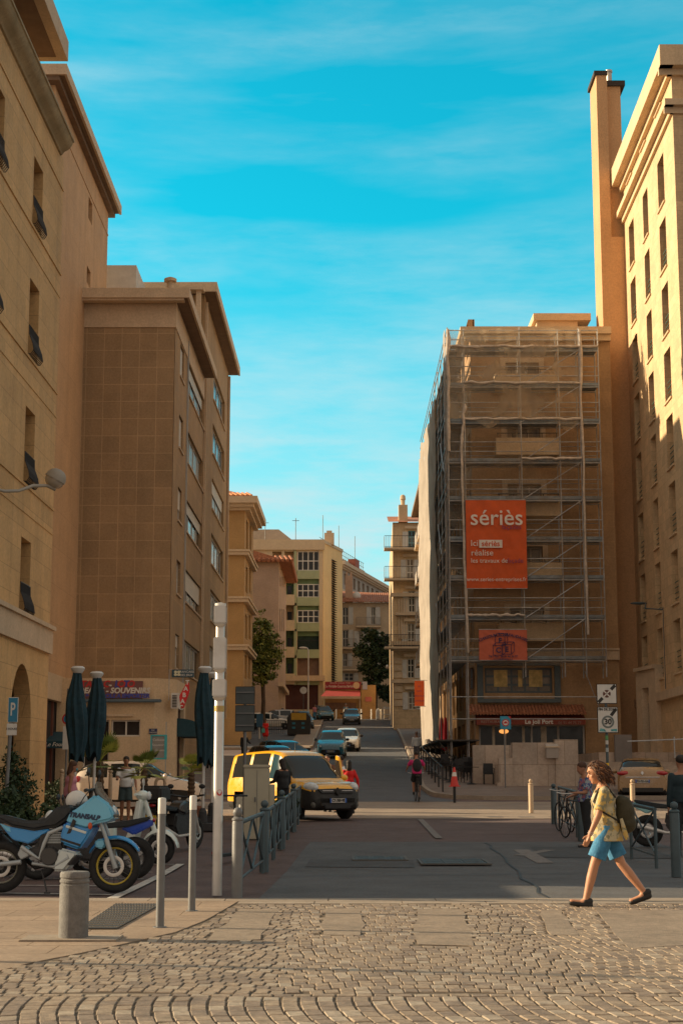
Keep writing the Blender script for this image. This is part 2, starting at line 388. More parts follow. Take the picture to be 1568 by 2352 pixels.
# left corner: sandy slab paving
def LE(y): return float(np.interp(y, [9, 12.3, 13.1, 14.2, 15.8, 17.2, 19.7], [-2.8, -2.75, -2.6, -2.15, -1.62, -1.42, -1.25]))
mb = MB(); y = 9.0; row = 0
while y < 19.7:
    h = .62; x1 = LE(y + h / 2) - .01; k = 0
    while x1 > -14:
        w = .95 if k else .4 + .5 * (row % 2); yy = min(y + h - .008, 19.72)
        zt_ = .004 + random.uniform(-.001, .001); ra, rb = (LE(y) - .01, LE(yy) - .01) if k == 0 else (x1, x1)
        mb.extr([(x1 - w + .008, y, zt_ - .05), (ra, y, zt_ - .05), (rb, yy, zt_ - .05), (x1 - w + .008, yy, zt_ - .05)], (0, 0, .05)); x1 -= w; k += 1
    y += h; row += 1
struct(mb.build('corner_pavement', m_pave))
strip('joint_bed', 2, 19.74, -14, 16, -.004, m_joint, 2)
# setts: individual stones, nobody could count them
def in_poly(x, y, poly):
    c = False; j = len(poly) - 1
    for i in range(len(poly)):
        if (poly[i][1] > y) != (poly[j][1] > y) and x < (poly[j][0] - poly[i][0]) * (y - poly[i][1]) / (poly[j][1] - poly[i][1]) + poly[i][0]: c = not c
        j = i
    return c
def GP(px, py):
    x, yy, z = ray(px, py); d = -CAMZ / (z / yy); return (x / yy * d, d)
patches = [[GP(548, 2090), GP(640, 2090), GP(596, 2160), GP(470, 2165)], [GP(748, 2088), GP(832, 2088), GP(830, 2150), GP(735, 2150)],
           [GP(958, 2090), GP(1065, 2090), GP(1085, 2175), GP(955, 2172)], [GP(1240, 2092), GP(1290, 2092), GP(1325, 2150), GP(1262, 2150)],
           [GP(1365, 2092), GP(1568, 2092), GP(1640, 2170), GP(1440, 2180)]]
mb = MB()
for p in patches:
    cx = sum(q[0] for q in p) / 4; cy = sum(q[1] for q in p) / 4; n = 22; pts = []
    for i in range(len(p)):
        a, b = p[i], p[(i + 1) % len(p)]
        for k in range(6):
            t = k / 6; x = a[0] + (b[0] - a[0]) * t; y = a[1] + (b[1] - a[1]) * t
            j = noise.noise(Vector((x * 2.3, y * 2.3, 3))) * .07; pts.append((x + j, min(y + j, 19.3), .004))
    mb.extr([(a, b, -.04) for a, b, c in pts], (0, 0, .046))
struct(mb.build('mortar_patches', m_mortar))
stones = MB()
def sett(cx, cy, lx, ly, ang):
    ca, sa = math.cos(ang), math.sin(ang); h = .004 + random.uniform(-.002, .003); stones.mi = random.choice((0, 0, 0, 1, 1, 2)); tx = random.uniform(-.02, .02); ty = random.uniform(-.02, .02)
    vs = []
    for s_, z0 in ((1.0, -.03), (1.0, h - .005), (.92, h)):
        for a, b in ((-1, -1), (1, -1), (1, 1), (-1, 1)):
            x, y = a * lx / 2 * s_, b * ly / 2 * s_; z = z0 + (x * tx + y * ty if z0 > 0 else 0)
            vs.append((cx + x * ca - y * sa, cy + x * sa + y * ca, z))
    stones.add(vs, [(0, 1, 5, 4), (1, 2, 6, 5), (2, 3, 7, 6), (3, 0, 4, 7), (4, 5, 9, 8), (5, 6, 10, 9), (6, 7, 11, 10), (7, 4, 8, 11), (8, 9, 10, 11)])
Lw = 2.35; yr = 11.42
while yr < 20.4:
    x = -6.6 + random.uniform(0, .1)
    while x < 7.2:
        w = random.uniform(.098, .118); xc = x + w / 2
        ph = ((xc + .45) / Lw) % 1.0; off = -1.35 * (ph - .5) ** 2 * 1.6; slope = -2 * 1.35 * 1.6 * (ph - .5) / Lw
        yc = yr + off + random.uniform(-.006, .006)
        if 11.42 < yc < 19.25 and xc > LE(yc) + .05 and not any(in_poly(xc, yc, p) for p in patches) and abs(xc) < yc * .235 + 2.4:
            sett(xc, yc, w - .010, .19 - .011 + random.uniform(-.006, .004), math.atan(slope) * .12)
        x += w
    yr += .19
for k in range(1):
    x = -5.6
    while x < 5.9:
        w = random.uniform(.12, .17); sett(x + w / 2, 11.33, w - .016, .11, 0); x += w
x = -5.6
while x < 5.9:
    y = 11.26; k = 0
    while y > 8.6:
        t = (11.26 - y) / 1.25; h = random.uniform(.195, .24); bend = .16 * t * t + .02 * t
        sett(x + bend + random.uniform(-.004, .004), y - h / 2, .104 + random.uniform(-.004, .004), h - .012, .25 * t)
        y -= h; k += 1
    x += .122
m_sett2 = mat('sett_stone_dark', (.235, .18, .135), .7, .28, 9.5, .5, 90, stain=((.13, .10, .08), 1.1, .6)); m_sett3 = mat('sett_stone_light', (.37, .30, .225), .6, .25, 9.5, .5, 90, stain=((.2, .15, .11), 1.1, .5))
struct(stones.build('granite_setts', [m_sett, m_sett2, m_sett3]), 'stuff')
# tactile grate on the corner
mb = MB(); g0 = [GP(265, 2079), GP(372, 2079), GP(268, 2137), GP(180, 2137)]
mb.extr([(a, b, .01) for a, b in g0], (0, 0, .008))
gr = mb.build('tactile_plate', m_iron); tag(gr, 'dark ribbed tactile plate set in the corner paving behind the thick bollard', 'floor plate')
mb = MB()
for i in range(16):
    for j in range(13):
        s_, t = (i + .5) / 16, (j + .5) / 13
        a = Vector(g0[0]) * (1 - s_) + Vector(g0[1]) * s_; b = Vector(g0[3]) * (1 - s_) + Vector(g0[2]) * s_; q = a * (1 - t) + b * t
        mb.lathe([(.016, .016), (.012, .024)], (q.x, q.y, 0), 6)
mb.build('studs', mat('stud', (.2, .16, .12), .7), gr)
# drain covers
for k, (x0, x1, y0, y1) in enumerate(((802, 928, 1974, 1987), (960, 1095, 1974, 1995))):
    a, b = GP(x0, y1), GP(x1, y0); ym = (a[1] + b[1]) / 2; hh = max(.5, abs(a[1] - b[1]) / 2)
    t = thing('drain_cover', ['left of the two sunken rectangular iron covers in the grey carriageway', 'right of the two iron covers in the grey carriageway, wider and darker'][k], 'drain cover', (0, 0, 0), 0, 'iron covers in the carriageway')
    mb = MB(); X0, X1, Y0, Y1 = a[0] + .05, b[0], ym - hh, ym + hh; z = gz(ym) - .004
    for q in ((X0, Y0, X1, Y0 + .05), (X0, Y1 - .05, X1, Y1), (X0, Y0 + .05, X0 + .05, Y1 - .05), (X1 - .05, Y0 + .05, X1, Y1 - .05)): mb.box(q[0], q[1], z - .02, q[2], q[3], z + .003)
    mb.build('frame', mat('cover_edge', (.10, .09, .08), .7), t)
    mb = MB(); n = 3
    for i in range(n):
        u0 = X0 + .06 + (X1 - X0 - .12) * i / n; u1 = X0 + .05 + (X1 - X0 - .12) * (i + 1) / n; mb.box(u0, Y0 + .06, z - .02, u1, Y1 - .06, z + .001)
        for j in range(5): mb.box(u0 + .04, Y0 + .1 + j * (Y1 - Y0 - .2) / 5, z + .001, u1 - .04, Y0 + .14 + j * (Y1 - Y0 - .2) / 5, z + .004)
    mb.build('plate', m_iron, t)
# painted markings
def mark(name, quads, dz=.001, m=m_white):
    mb = MB()
    for q in quads: mb.add([(x, y, gz(y) + dz) for x, y in q], [tuple(range(len(q)))])
    return struct(mb.build(name, m))
def line(a, b, w):
    a = Vector(a); b = Vector(b); t = (b - a).normalized(); n = Vector((-t.y, t.x)) * w / 2; k = max(1, int((b - a).length / 2)); r = []
    for i in range(k):
        p = a.lerp(b, i / k); q = a.lerp(b, (i + 1) / k); r.append([tuple(p - n), tuple(q - n), tuple(q + n), tuple(p + n)])
    return r
def GH(px, py):                               # photo point on the sloping ground
    x, yy, z = ray(px, py)
    lo, hi = 5.0, 170.0
    for d in np.arange(6, 175, .05):
        if CAMZ + z / yy * d <= gz(d): return (x / yy * d, float(d))
    return (x / yy * 170, 170.)
m_faint = mat('worn_paint', (.20, .17, .15), .8, .2, 8, .2, 60, stain=((.09, .07, .065), 6, .95))
mark('road_marking', line(GH(965, 1882), GH(1008, 1926), .16) + line(GH(700, 1883), GH(1250, 1881), .10), m=m_faint)
m_tar = mat('tar_seam', (.03, .03, .032), .6, .2, 5, .2, 60)
for a_, b_ in (((-1, 24.5), (6.4, 25.3)), ((2.6, 20.3), (3.0, 33)), ((-9, 30), (-1.2, 31.2))):
    a_, b_ = Vector(a_), Vector(b_); pts_ = [a_.lerp(b_, k / 14) + Vector((random.uniform(-.06, .06), random.uniform(-.06, .06))) for k in range(15)]
    mark('tar_seam', [q for p, r_ in zip(pts_, pts_[1:]) for q in line(p, r_, .035)], .0015, m_tar)
mark('road_patch', [[(-.6, 26.6), (1.2, 26.4), (1.25, 28.0), (-.55, 28.2)], [(3.6, 28.6), (5.9, 28.4), (6.0, 31.4), (3.7, 31.5)]], .0, mat('road_patch', (.075, .074, .076), .9, .2, 1.5, .5, 90))
mark('arrow_marking', line(GH(1195, 1952), GH(1252, 1983), .3) + line(GH(1190, 1966), GH(1262, 1953), .22), m=m_faint)
mark('bay_marking', line(GH(258, 2064), GH(415, 1985), .14) + line(GH(0, 2034), GH(300, 2036), .07) + line(GH(60, 2018), GH(330, 2020), .05)
     + line(GH(80, 2000), GH(350, 2004), .05) + line(GH(330, 1986), GH(400, 1986), .05) + line(GH(0, 2052), GH(256, 2056), .1) + line(GH(60, 1986), GH(330, 1990), .05))
mark('crossing_marking', [q for k in range(6) for q in line((4.2 + k * .9, 46.2), (4.2 + k * .9 + .45, 46.2), .5)], m=m_faint)
# ================================================================ BUILDINGS
m_wallA = mat('stone_ashlar', (.60, .385, .175), .88, .10, .9, .35, 45, blocks=(1.5, .62, .012, (.74, .72, .70), .075), streak=.4, stain=((.50, .30, .12), .28, .55))
m_wallA2 = mat('stone_render', (.56, .35, .19), .9, .08, .7, .35, 60, blocks=(2.4, 1.5, .012, (.84, .83, .82), .03), streak=.35)
m_tileB = mat('stone_panel', (.335, .225, .125), .88, .12, .8, .35, 50, blocks=(.775, .77, .018, (1.38, 1.4, 1.42), .08, 0), streak=.35)
m_sideB = mat('brown_render', (.385, .25, .13), .9, .12, .6, .4, 60, streak=.3, blocks=(3.2, 3.06, .03, (1.15, 1.12, 1.1), .05, 0))
m_trim = mat('pale_stone_trim', (.58, .44, .30), .85, .1, 1.5, .3, 60, streak=.2)
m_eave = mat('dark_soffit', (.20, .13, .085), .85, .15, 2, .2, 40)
m_cream = mat('cream_render', (.62, .46, .29), .88, .08, 1.0, .3, 60, streak=.2)
m_glass = mat('dark_glass', (.028, .028, .028), .2, .1, 1, 0, 40, spec=.35)
m_glassw = mat('curtained_glass', (.22, .18, .14), .35, .4, 1.6, 0, 40, spec=.3)
m_frame = mat('white_frame', (.62, .58, .52), .6, .08, 3, .1, 60)
m_brownf = mat('brown_frame', (.16, .10, .07), .6, .1, 3, .1, 60)
m_black = mat('black_iron', (.018, .018, .02), .5, .2, 5, .1, 60)
m_rtile = mat('roof_tile', (.42, .17, .09), .85, .35, 6, .5, 30, stain=((.2, .1, .06), 2, .5))
m_ocre = mat('ochre_render', (.43, .26, .11), .9, .1, .9, .35, 50, streak=.25)
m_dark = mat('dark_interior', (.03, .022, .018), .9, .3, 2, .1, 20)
def building(name, label, foot, z1, m, sides=None, z0=-1.0, depth=.28, cat='building', group=None, roof=m_eave):
    """foot counter-clockwise; sides: {index: [openings]} -> (root, [facades])"""
    cx = sum(p[0] for p in foot) / len(foot); cy = sum(p[1] for p in foot) / len(foot); zb = gz(cy)
    t = thing(name, label, cat, (cx, cy, zb), 0, group)
    fs = [Fc(foot[i], foot[(i + 1) % len(foot)]) for i in range(len(foot))]
    mb = MB()
    for i, f in enumerate(fs): f.wall(mb, z0, z1, (sides or {}).get(i, []), depth)
    mb.add([(p[0], p[1], z1) for p in foot], [tuple(range(len(foot)))])
    o = pmesh('wall', mb, m, t)
    return t, fs
def pmesh(name, mb, m, t, **k):              # builds in world space and hangs it under a thing that has a location
    o = mb.build(name, m, **k); o.parent = t; o.matrix_parent_inverse = Matrix.Translation(-Vector(t.location)) if t.rotation_euler.z == 0 else t.matrix_world.inverted()
    return o
class Hang:                                  # lets Fc.window and MB.build parent world-space parts under a placed thing
    pass
_build = MB.build
def build2(s, name, m, parent=None, smooth=None, bev=0, seg=2, weld=False):
    o = _build(s, name, m, parent, smooth, bev, seg, weld)
    if parent is not None and parent.get('world_space') and parent.type == 'EMPTY':
        o.matrix_parent_inverse = Matrix.Translation(-Vector(parent.location))
    return o
MB.build = build2
def bthing(*a, **k):
    t = building(*a, **k); t[0]['world_space'] = 1; return t
def grille(f, t, u0, u1, zs, zt, w, m, name='railing', belly=.14, step=.12):
    mb = MB(); n = max(2, int((u1 - u0) / step))
    for i in range(n + 1):
        u = u0 + (u1 - u0) * i / n; h = zt - zs
        mb.tube([f.P(u, w + .02, zt), f.P(u, w + .03, zt - h * .3), f.P(u, w + .03 + belly * .7, zt - h * .62), f.P(u, w + .02 + belly, zt - h * .85), f.P(u, w + .03 + belly * .4, zs + .01), f.P(u, w, zs + .02)], .013, 4)
    mb.tube([f.P(u0, w + .02, zt), f.P(u1, w + .02, zt)], .02, 5); mb.tube([f.P(u0, w + belly, zs + h * .15), f.P(u1, w + belly, zs + h * .15)], .012, 4)
    return mb.build(name, m, t)
# ---------------------------------------------------------------- A : near left block
ax = WX(112, 45.5, 1500)
def AX(y): return ax + .007 * (y - 45.5)
A0, A1 = (AX(25.8), 25.8), (AX(45.5), 45.5)
fA = Fc(A0, A1); L_A = fA.L
zA = fA.at(171, 328, .42)[1] - .3
colr = fA.rect(76, 352, 98, 540); cu0, cu1 = colr[0], colr[1]; pit = cu1 - fA.at(8, 330)[0]
zsA = [fA.at(86, 535)[1], fA.at(76, 829)[1], fA.at(68, 1119)[1], fA.at(58, 1415)[1]]; ztA = [fA.at(86, 370)[1], fA.at(78, 650)[1], fA.at(68, 940)[1], fA.at(58, 1238)[1]]
opsA = []
for k in range(5):
    for a, b in zip(zsA, ztA): opsA.append((cu0 - k * pit, cu1 - k * pit, a, b))
au0 = fA.at(20, 1700)[0]; au1 = fA.at(69, 1700)[0]; azt = fA.at(44, 1519)[1]
for k in range(4): opsA.append((au0 - k * 4.1, au1 - k * 4.1, -.9, azt))
opsA = [o for o in opsA if o[0] > .1]
tA, fs = bthing('apartment_building', 'tall sandy stone block at the left edge with arcade arches and black bellied window grilles',
                [A0, A1, (-14, 45.5), (-14, 25.8)], zA, m_wallA, {0: opsA}, depth=.45)
for o in opsA:
    if o[3] - o[2] < 3:
        w = fA.window(o, tA, m_brownf, m_glass, .45, 2, 1, .07); grille(fA, tA, o[0] + .02, o[1] - .02, o[2] + .0, o[2] + .82, 0.0, m_black)
for k in range(4):                            # arch heads close the square tops of the arcade openings
    a, b = au0 - k * 4.1, au1 - k * 4.1
    if a < .1: continue
    mb = MB(); r = (b - a) / 2; c = (a + b) / 2; zz = azt - r * 1.25
    pts = [fA.P(a, .004, zz), fA.P(a, .004, azt), fA.P(b, .004, azt), fA.P(b, .004, zz)] + [fA.P(c + r * math.cos(q), .004, zz + r * 1.22 * math.sin(q)) for q in [math.pi * i / 16 for i in range(17)]]
    L1 = [fA.P(a, .004, zz), fA.P(a, .004, azt), fA.P(c, .004, azt)] + [fA.P(c + r * math.cos(q), .004, zz + r * 1.22 * math.sin(q)) for q in [math.pi / 2 + math.pi / 2 * i / 8 for i in range(9)]]
    L2 = [fA.P(b, .004, zz), fA.P(b, .004, azt), fA.P(c, .004, azt)] + [fA.P(c + r * math.cos(q), .004, zz + r * 1.22 * math.sin(q)) for q in [math.pi / 2 - math.pi / 2 * i / 8 for i in range(9)]]
    mb.extr(L1, fA.n * -.44); mb.extr(L2, fA.n * -.44); mb.build('arch', m_wallA, tA)
    mb = MB(); fA.box(mb, a, b, -2.4, -2.3, -.5, azt); mb.build('arcade_wall', m_ocre, tA)
mb = MB()
for zz in (fA.at(0, 1400)[1],):
    pass
zb0 = fA.at(112, 1503)[1]; zb1 = fA.at(112, 1449)[1]
fA.box(mb, 0, L_A + .05, -.02, .10, zb0, zb1); fA.box(mb, 0, L_A + .12, -.02, .18, zb1 + .003, zb1 + .12)
mb.build('belt_course', m_trim, tA)
mb = MB()
for zz in zsA[:-1]:
    fA.box(mb, 0, L_A, -.01, .035, zz - .09, zz - .01); fA.box(mb, 0, L_A, -.01, .02, zz - .80, zz - .76)
fA.box(mb, 0, L_A, -.01, .03, zA - 1.0, zA - .95)
mb.build('string_course', m_wallA, tA)
ug, zg = fA.at(171, 328, .42)
mb = MB(); g0 = [];
for s_ in (0, ug): g0.append([fA.P(s_, w, z) for w, z in ((-.1, zg - .42), (.06, zg - .38), (.12, zg - .28), (.24, zg - .22), (.34, zg - .1), (.38, zg), (.42, zg + .02), (.42, zg + .08), (-.1, zg + .08))])
mb.ring(g0); mb.build('cornice', mat('mossy_cornice', (.36, .28, .16), .85, .2, 2.2, .4, 40, stain=((.14, .12, .06), 1.1, .8)), tA, smooth=40)
# roof terrace canopy of A
cz = W(157, 140, 44).z; ce = WX(157, 44, 120)
mb = MB(); mb.box(ce - 5, 26, cz, ce, 44.0, cz + .62); mb.build('roof_canopy', m_trim, tA)
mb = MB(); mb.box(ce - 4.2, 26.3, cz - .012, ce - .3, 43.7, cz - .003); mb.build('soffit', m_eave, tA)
mb = MB()
for k in range(14):
    y = 27.2 + k * 1.18; mb.box(ce - 1.5, y, cz - .03, ce - .95, y + .8, cz - .013)
mb.build('soffit_panel', mat('red_soffit', (.22, .035, .03), .7, .2), tA)
mb = MB(); mb.box(ce - 6, 26.4, zA, ce - 3.2, 43, cz); mb.build('attic_wall', m_wallA, tA)
# ---------------------------------------------------------------- A2 : recessed wall behind
a2x = WX(178, 67, 1300)
def A2X(y): return a2x
zA2 = W(276, 482, 74).z - .35
P0, P1 = (A2X(58.6), 58.6), (A2X(73), 73.0)
f2 = Fc(P0, P1)
ops = [f2.rect(203, 458, 212, 510), f2.rect(199, 616, 208, 656)]
tA2, _ = bthing('apartment_building', 'tall plain ochre block with two tiny windows, just behind the arcade block',
                [P0, P1, (-34, 73.0), (-34, 58.6)], zA2, m_wallA2, {0: ops})
for o in ops: f2.window(o, tA2, m_frame, m_glass, .28, 1, 1, .08)
mb = MB(); f2.box(mb, -.5, f2.L + .6, -3, .45, zA2 + .003, zA2 + .14); f2.box(mb, -.5, f2.L + .6, -3, .25, zA2 - .2, zA2); mb.build('eave', m_eave, tA2)
mb = MB(); f2.box(mb, -.5, f2.L + .66, .45, .55, zA2 - .02, zA2 + .42); f2.box(mb, -.62, -.503, -3, .55, zA2 - .02, zA2 + .42); mb.build('gutter', m_trim, tA2)
mb = MB(); f2.box(mb, 0, f2.L, -.01, .03, zA2 - 1.35, zA2 - 1.28); mb.build('string_course', m_wallA2, tA2)
mb = MB(); e0 = -12; mb.add([(-12, 59, zA2 + .15), (-12, 74, zA2 + .15), (-33, 74, zA2 + .15), (-33, 59, zA2 + .15), (-20, 66, zA2 + 3.2), (-26, 66, zA2 + 3.2)], [(0, 1, 4), (1, 2, 5, 4), (2, 3, 5), (3, 0, 4, 5)]); mb.build('roof', m_rtile, tA2)
# shop level of A2 : dark shop front, lintel band
mb = MB(); zl = W(150, 1560, 64).z; f2.box(mb, -.2, f2.L - 7.4, .02, .3, zl - 1.0, zl); mb.build('lintel', m_cream, tA2)
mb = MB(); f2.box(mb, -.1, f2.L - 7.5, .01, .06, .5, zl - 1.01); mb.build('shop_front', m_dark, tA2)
mb = MB()
for u in (0.4, 1.6, 2.9, 4.2, 5.4): f2.box(mb, u, u + .14, .06, .14, .5, zl - 1.02)
f2.box(mb, 0.4, 5.54, .05, .13, 2.6, 2.75); mb.build('shop_frame', mat('red_brown_frame', (.14, .045, .03), .6), tA2)
# ---------------------------------------------------------------- B : brown tiled block
bx = WX(388, 67, 1500)
def BX(y): return bx + .0057 * (y - 67)
B0, B1 = (-17.5, 67.0), (bx, 67.0)
zB = W(430, 680, 66.1).z
fB = Fc((bx, 67.0), (BX(80.5), 80.5)); fB2 = Fc((BX(80.5), 80.52), (BX(96.9), 96.9))
def lerp(a, b, t): return a + (b - a) * t
nar = fB.rect(413, 781, 422, 874); zbs = [fB.at(417, 872)[1], fB.at(404, 1362)[1]]; zts = [fB.at(417, 785)[1], fB.at(404, 1283)[1]]
fl = (zbs[0] - zbs[1]) / 3; hw = (zts[0] - zbs[0]) * .88
wideu = (fB.at(431, 950)[0], fB.at(467, 1040)[0]); wz = fB.at(431, 1052 - 2)[1]
ops = []
wz_b = [fB.at(467, 1118)[1] - k * 0 for k in range(1)][0]
for k in range(-1, 5):
    zb_ = zbs[0] - fl * k
    if k >= 0: ops.append((nar[0], nar[1], zb_, zb_ + hw))
    if k >= 0: ops.append((wideu[0], wideu[1], zb_ + .05, zb_ + hw + .05))
ops = [o for o in ops if o[2] > 3.5]
tB, _ = bthing('apartment_building', 'brown stone-panelled block with a blank tiled end wall above the tobacco shop',
               [(-17.5, 67.0), (bx, 67.0), (BX(80.5), 80.5), (-17.5, 80.5)], zB, [m_tileB], {1: ops})
w_ = MB(); fB.wall(w_, 0, zB, ops, .28); wf = fB
# repaint of the side: own render skin, a few millimetres proud of the block
sk = MB(); fS = Fc((bx + .02, 67.0), (BX(80.5) + .02, 80.5)); fS.wall(sk, -1, zB, ops, .05); sk.build('side_wall', m_sideB, tB)
for i, o in enumerate(ops):
    wide = (o[1] - o[0]) > 2
    fB.window(o, tB, m_frame, m_glassw if random.random() < .5 else m_glass, .16, 4 if wide else 2, 2 if not wide else 1, .07, sill=m_trim, blind=random.choice((0, .35, .6, 0, .9)))
mb = MB(); fB.box(mb, wideu[0] - .75, wideu[0] - .65, .02, .1, 5, zB - .3); mb.build('drainpipe', mat('zinc', (.4, .38, .35), .5, .1, 3, .1, metal=.4), tB)
fF = Fc((-17.5, 67.0), (bx, 67.0))
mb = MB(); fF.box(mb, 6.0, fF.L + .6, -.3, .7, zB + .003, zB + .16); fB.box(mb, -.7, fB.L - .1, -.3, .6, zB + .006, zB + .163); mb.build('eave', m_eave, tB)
mb = MB()
fF.box(mb, 6.0, fF.L + .7, .7, .8, zB - .02, zB + .42); fB.box(mb, -.697, fB.L - .05, .6, .7, zB - .02, zB + .42); fF.box(mb, 6, fF.L + .45, .3, .7, zB - .12, zB + .0); mb.build('gutter', m_trim, tB)
mb = MB(); fF.box(mb, 6.0, fF.L + .06, .002, .06, zB - 1.15, zB - .005); fB.box(mb, .001, fB.L, .022, .06, zB - 1.15, zB - .006); mb.build('frieze', m_trim, tB)
mb = MB(); fF.box(mb, 6, fF.L, -12, -.35, zB + .1, zB + .44); mb.build('roof', m_trim, tB)
# roof bits
mb = MB(); a = W(243, 632, 76); b = W(322, 658, 76); mb.box(a.x - 3, 74.4, zB, b.x, 80, a.z); mb.build('roof_housing', mat('pale_housing', (.6, .57, .52), .8), tB)
mb = MB(); q = W(391, 660, 72); mb.lathe([(.16, zB), (.16, q.z + .25), (.3, q.z + .28), (.3, q.z + .42), (.12, q.z + .5)], (q.x, 72, 0), 10); mb.build('roof_vent', m_trim, tB, smooth=40)
mb = MB(); q = W(450, 680, 80); mb.box(q.x - .5, 79, zB, q.x - .25, 79.3, q.z); mb.box(q.x + .1, 79, zB, q.x + .35, 79.3, q.z); mb.box(q.x - .7, 78.8, q.z, q.x + .5, 79.5, q.z + .15); mb.build('roof_vent', m_trim, tB)
# B2 : taller rear part with the higher eave
zB2 = W(543, 862, 97.5).z
r0 = fB2.rect(492, 870, 515, 945); o2 = []
zz0 = fB2.at(500, 945)[1]; fl2 = (zz0 - fB2.at(500, 1325)[1]) / 3.05
for k in range(-1, 6):
    zb_ = zz0 - fl2 * k
    if zb_ > 4 and zb_ + 1.9 < zB2 - .5: o2.append((fB2.at(489, 950)[0], fB2.at(516, 950)[0], zb_, zb_ + 1.75))
tB2, _ = bthing('apartment_building', 'taller brown block behind the tiled one, with the higher dark eave',
                [(-17.5, 80.52), (BX(80.5), 80.52), (BX(96.9), 96.9), (-17.5, 96.9)], zB2, m_sideB, {1: o2})
for o in o2: fB2.window(o, tB2, m_frame, m_glass if random.random() < .5 else m_glassw, .2, 4, 1, .08, sill=m_trim, blind=random.choice((0, .4, .7, 0)))
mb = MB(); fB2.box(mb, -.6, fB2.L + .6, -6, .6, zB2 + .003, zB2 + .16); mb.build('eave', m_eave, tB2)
mb = MB(); fB2.box(mb, -.6, fB2.L + .65, .6, .7, zB2 - .02, zB2 + .5); fB2.box(mb, -.7, -.603, -6, .7, zB2 - .02, zB2 + .5); mb.build('gutter', m_trim, tB2)
for a_, b_ in ((.3, .45), (fB2.L - .35, fB2.L - .1)): mb = MB(); fB2.box(mb, a_, b_, .02, .15, 5, zB2 - .3); mb.build('drainpipe', m_trim, tB2)
# ---------------------------------------------------------------- shop at the foot of B
sx1 = WX(400, 62.5, 1650); shz = W(300, 1558, 62.5).z
tS = thing('tobacco_shop', 'single-storey cream corner shop with a brown sign board and a red tobacco diamond', 'shop', (-10, 63, gz(63))); tS['world_space'] = 1
fSh = Fc((A2X(62.5) + .1, 62.5), (sx1 - .8, 62.5)); fSh3 = Fc((sx1 - .8, 62.5), (sx1, 63.4)); fSh2 = Fc((sx1, 63.4), (sx1, 66.98))
o1 = [fSh.rect(255, 1654, 322, 1692), fSh.rect(190, 1654, 250, 1790)]
mb = MB(); fSh.wall(mb, 0, shz, o1, .2); fSh3.wall(mb, 0, shz, [], .2)
so2 = [(.5, 2.9, .95, 4.3)]; fSh2.wall(mb, 0, shz, so2, .2)
mb.add([(A2X(62.5) + .1, 62.5, shz), (sx1 - .8, 62.5, shz), (sx1, 63.4, shz), (sx1, 66.98, shz), (A2X(62.5), 66.98, shz)], [(0, 1, 2, 3, 4)])
mb.build('wall', m_cream, tS)
for o in o1: fSh.window(o, tS, m_frame, m_dark, .2, 2, 1, .06)
fSh2.window(so2[0], tS, m_brownf, m_glass, .2, 3, 1, .08, name='shop_window')
mb = MB(); r = fSh.rect(205, 1641, 305, 1646); fSh.box(mb, r[0], r[1], .002, .1, r[2], r[3]); mb.build('ledge', m_trim, tS)
r = fSh.rect(176, 1565, 328, 1605)
mb = MB(); fSh.box(mb, r[0], r[1], .003, .12, r[2], r[3]); sg = mb.build('sign_board', mat('maroon_board', (.17, .075, .07), .7, .1), tS)
m_tw = mat('letter_white', (.62, .58, .52), .6); m_tr = mat('letter_red', (.50, .03, .03), .6); m_tb = mat('letter_blue', (.05, .06, .32), .6)
def ftext(f, s, px, py, size, m, w=.13, parent=None, **k):
    u, z = f.at(px, py, w); return text_obj('lettering', s, m, size, f.P(u, w, z), f.t, (0, 0, 1), None, **k)
def hang(o, t, ws=True):
    o.parent = t
    if t.type == 'EMPTY': o.matrix_parent_inverse = Matrix.Translation(-Vector(t.location))
    return o
for s_, px, py, sz, m in (('TABAC', 218, 1572, .36, m_tr), ('-', 252, 1573, .4, m_tw), ('L', 268, 1572, .38, m_tb), ('O', 278, 1572, .38, m_tr), ('T', 289, 1572, .38, m_tb), ('O', 300, 1572, .38, m_tr),
                      ('CADEAUX - SOUVENIRS', 250, 1587, .30, m_tw), ('VINS & ALCOOLS A EMPORTER', 254, 1599, .22, m_tb)):
    hang(ftext(fSh, s_, px, py, sz, m, bold=.012, shear=.15), sg)
mb = MB(); r = fSh.rect(180, 1607, 372, 1614); fSh.box(mb, r[0], r[1], .05, .3, r[2], r[3]); mb.build('awning_box', mat('slate_blue', (.10, .14, .17), .7), tS, bev=.03)
# ---------------------------------------------------------------- C, hidden C-back, D
def simple_eave(f, t, z, w=.6, h=.35, u0=-.5, u1=None, m=m_trim, back=-.3):
    mb = MB(); u1 = (f.L + .5) if u1 is None else u1
    for i, (ww, zz, hh) in enumerate(((w * .4, z - .45, .2), (w * .7, z - .25, .25), (w, z, h))): f.box(mb, u0 + (w - ww), u1 - (w - ww), back, ww, zz, zz + hh - .003)
    return mb.build('cornice', m, t)
dC = 113.0; xC = WX(559, dC, 1500); zC = W(560, 1150, dC).z
fC = Fc((-16, dC), (xC, dC)); fC2 = Fc((xC, dC), (xC + .1, 122.5))
ops = []
for y0, y1 in ((1190, 1268), (1300, 1360), (1412, 1468), (1506, 1560)):
    for a, b in ((562.5, 567), (570.5, 574.5)): 
        u0 = fC2.at(a, 1500)[0]; u1 = fC2.at(b, 1500)[0]; z0 = fC2.at((a + b) / 2, y1)[1]; z1 = fC2.at((a + b) / 2, y0)[1]; ops.append((max(.3, u0), u1, z0, z1))
tC, _ = bthing('apartment_building', 'narrow orange-brown block with three moulded bands and a tiled roof, beside the leafy tree',
               [(-16, dC), (xC, dC), (xC + .1, 122.5), (-16, 122.5)], zC, m_ocre, {1: ops})
for o in ops: fC2.window(o, tC, m_brownf, m_glass, .25, 2, 1, .1)
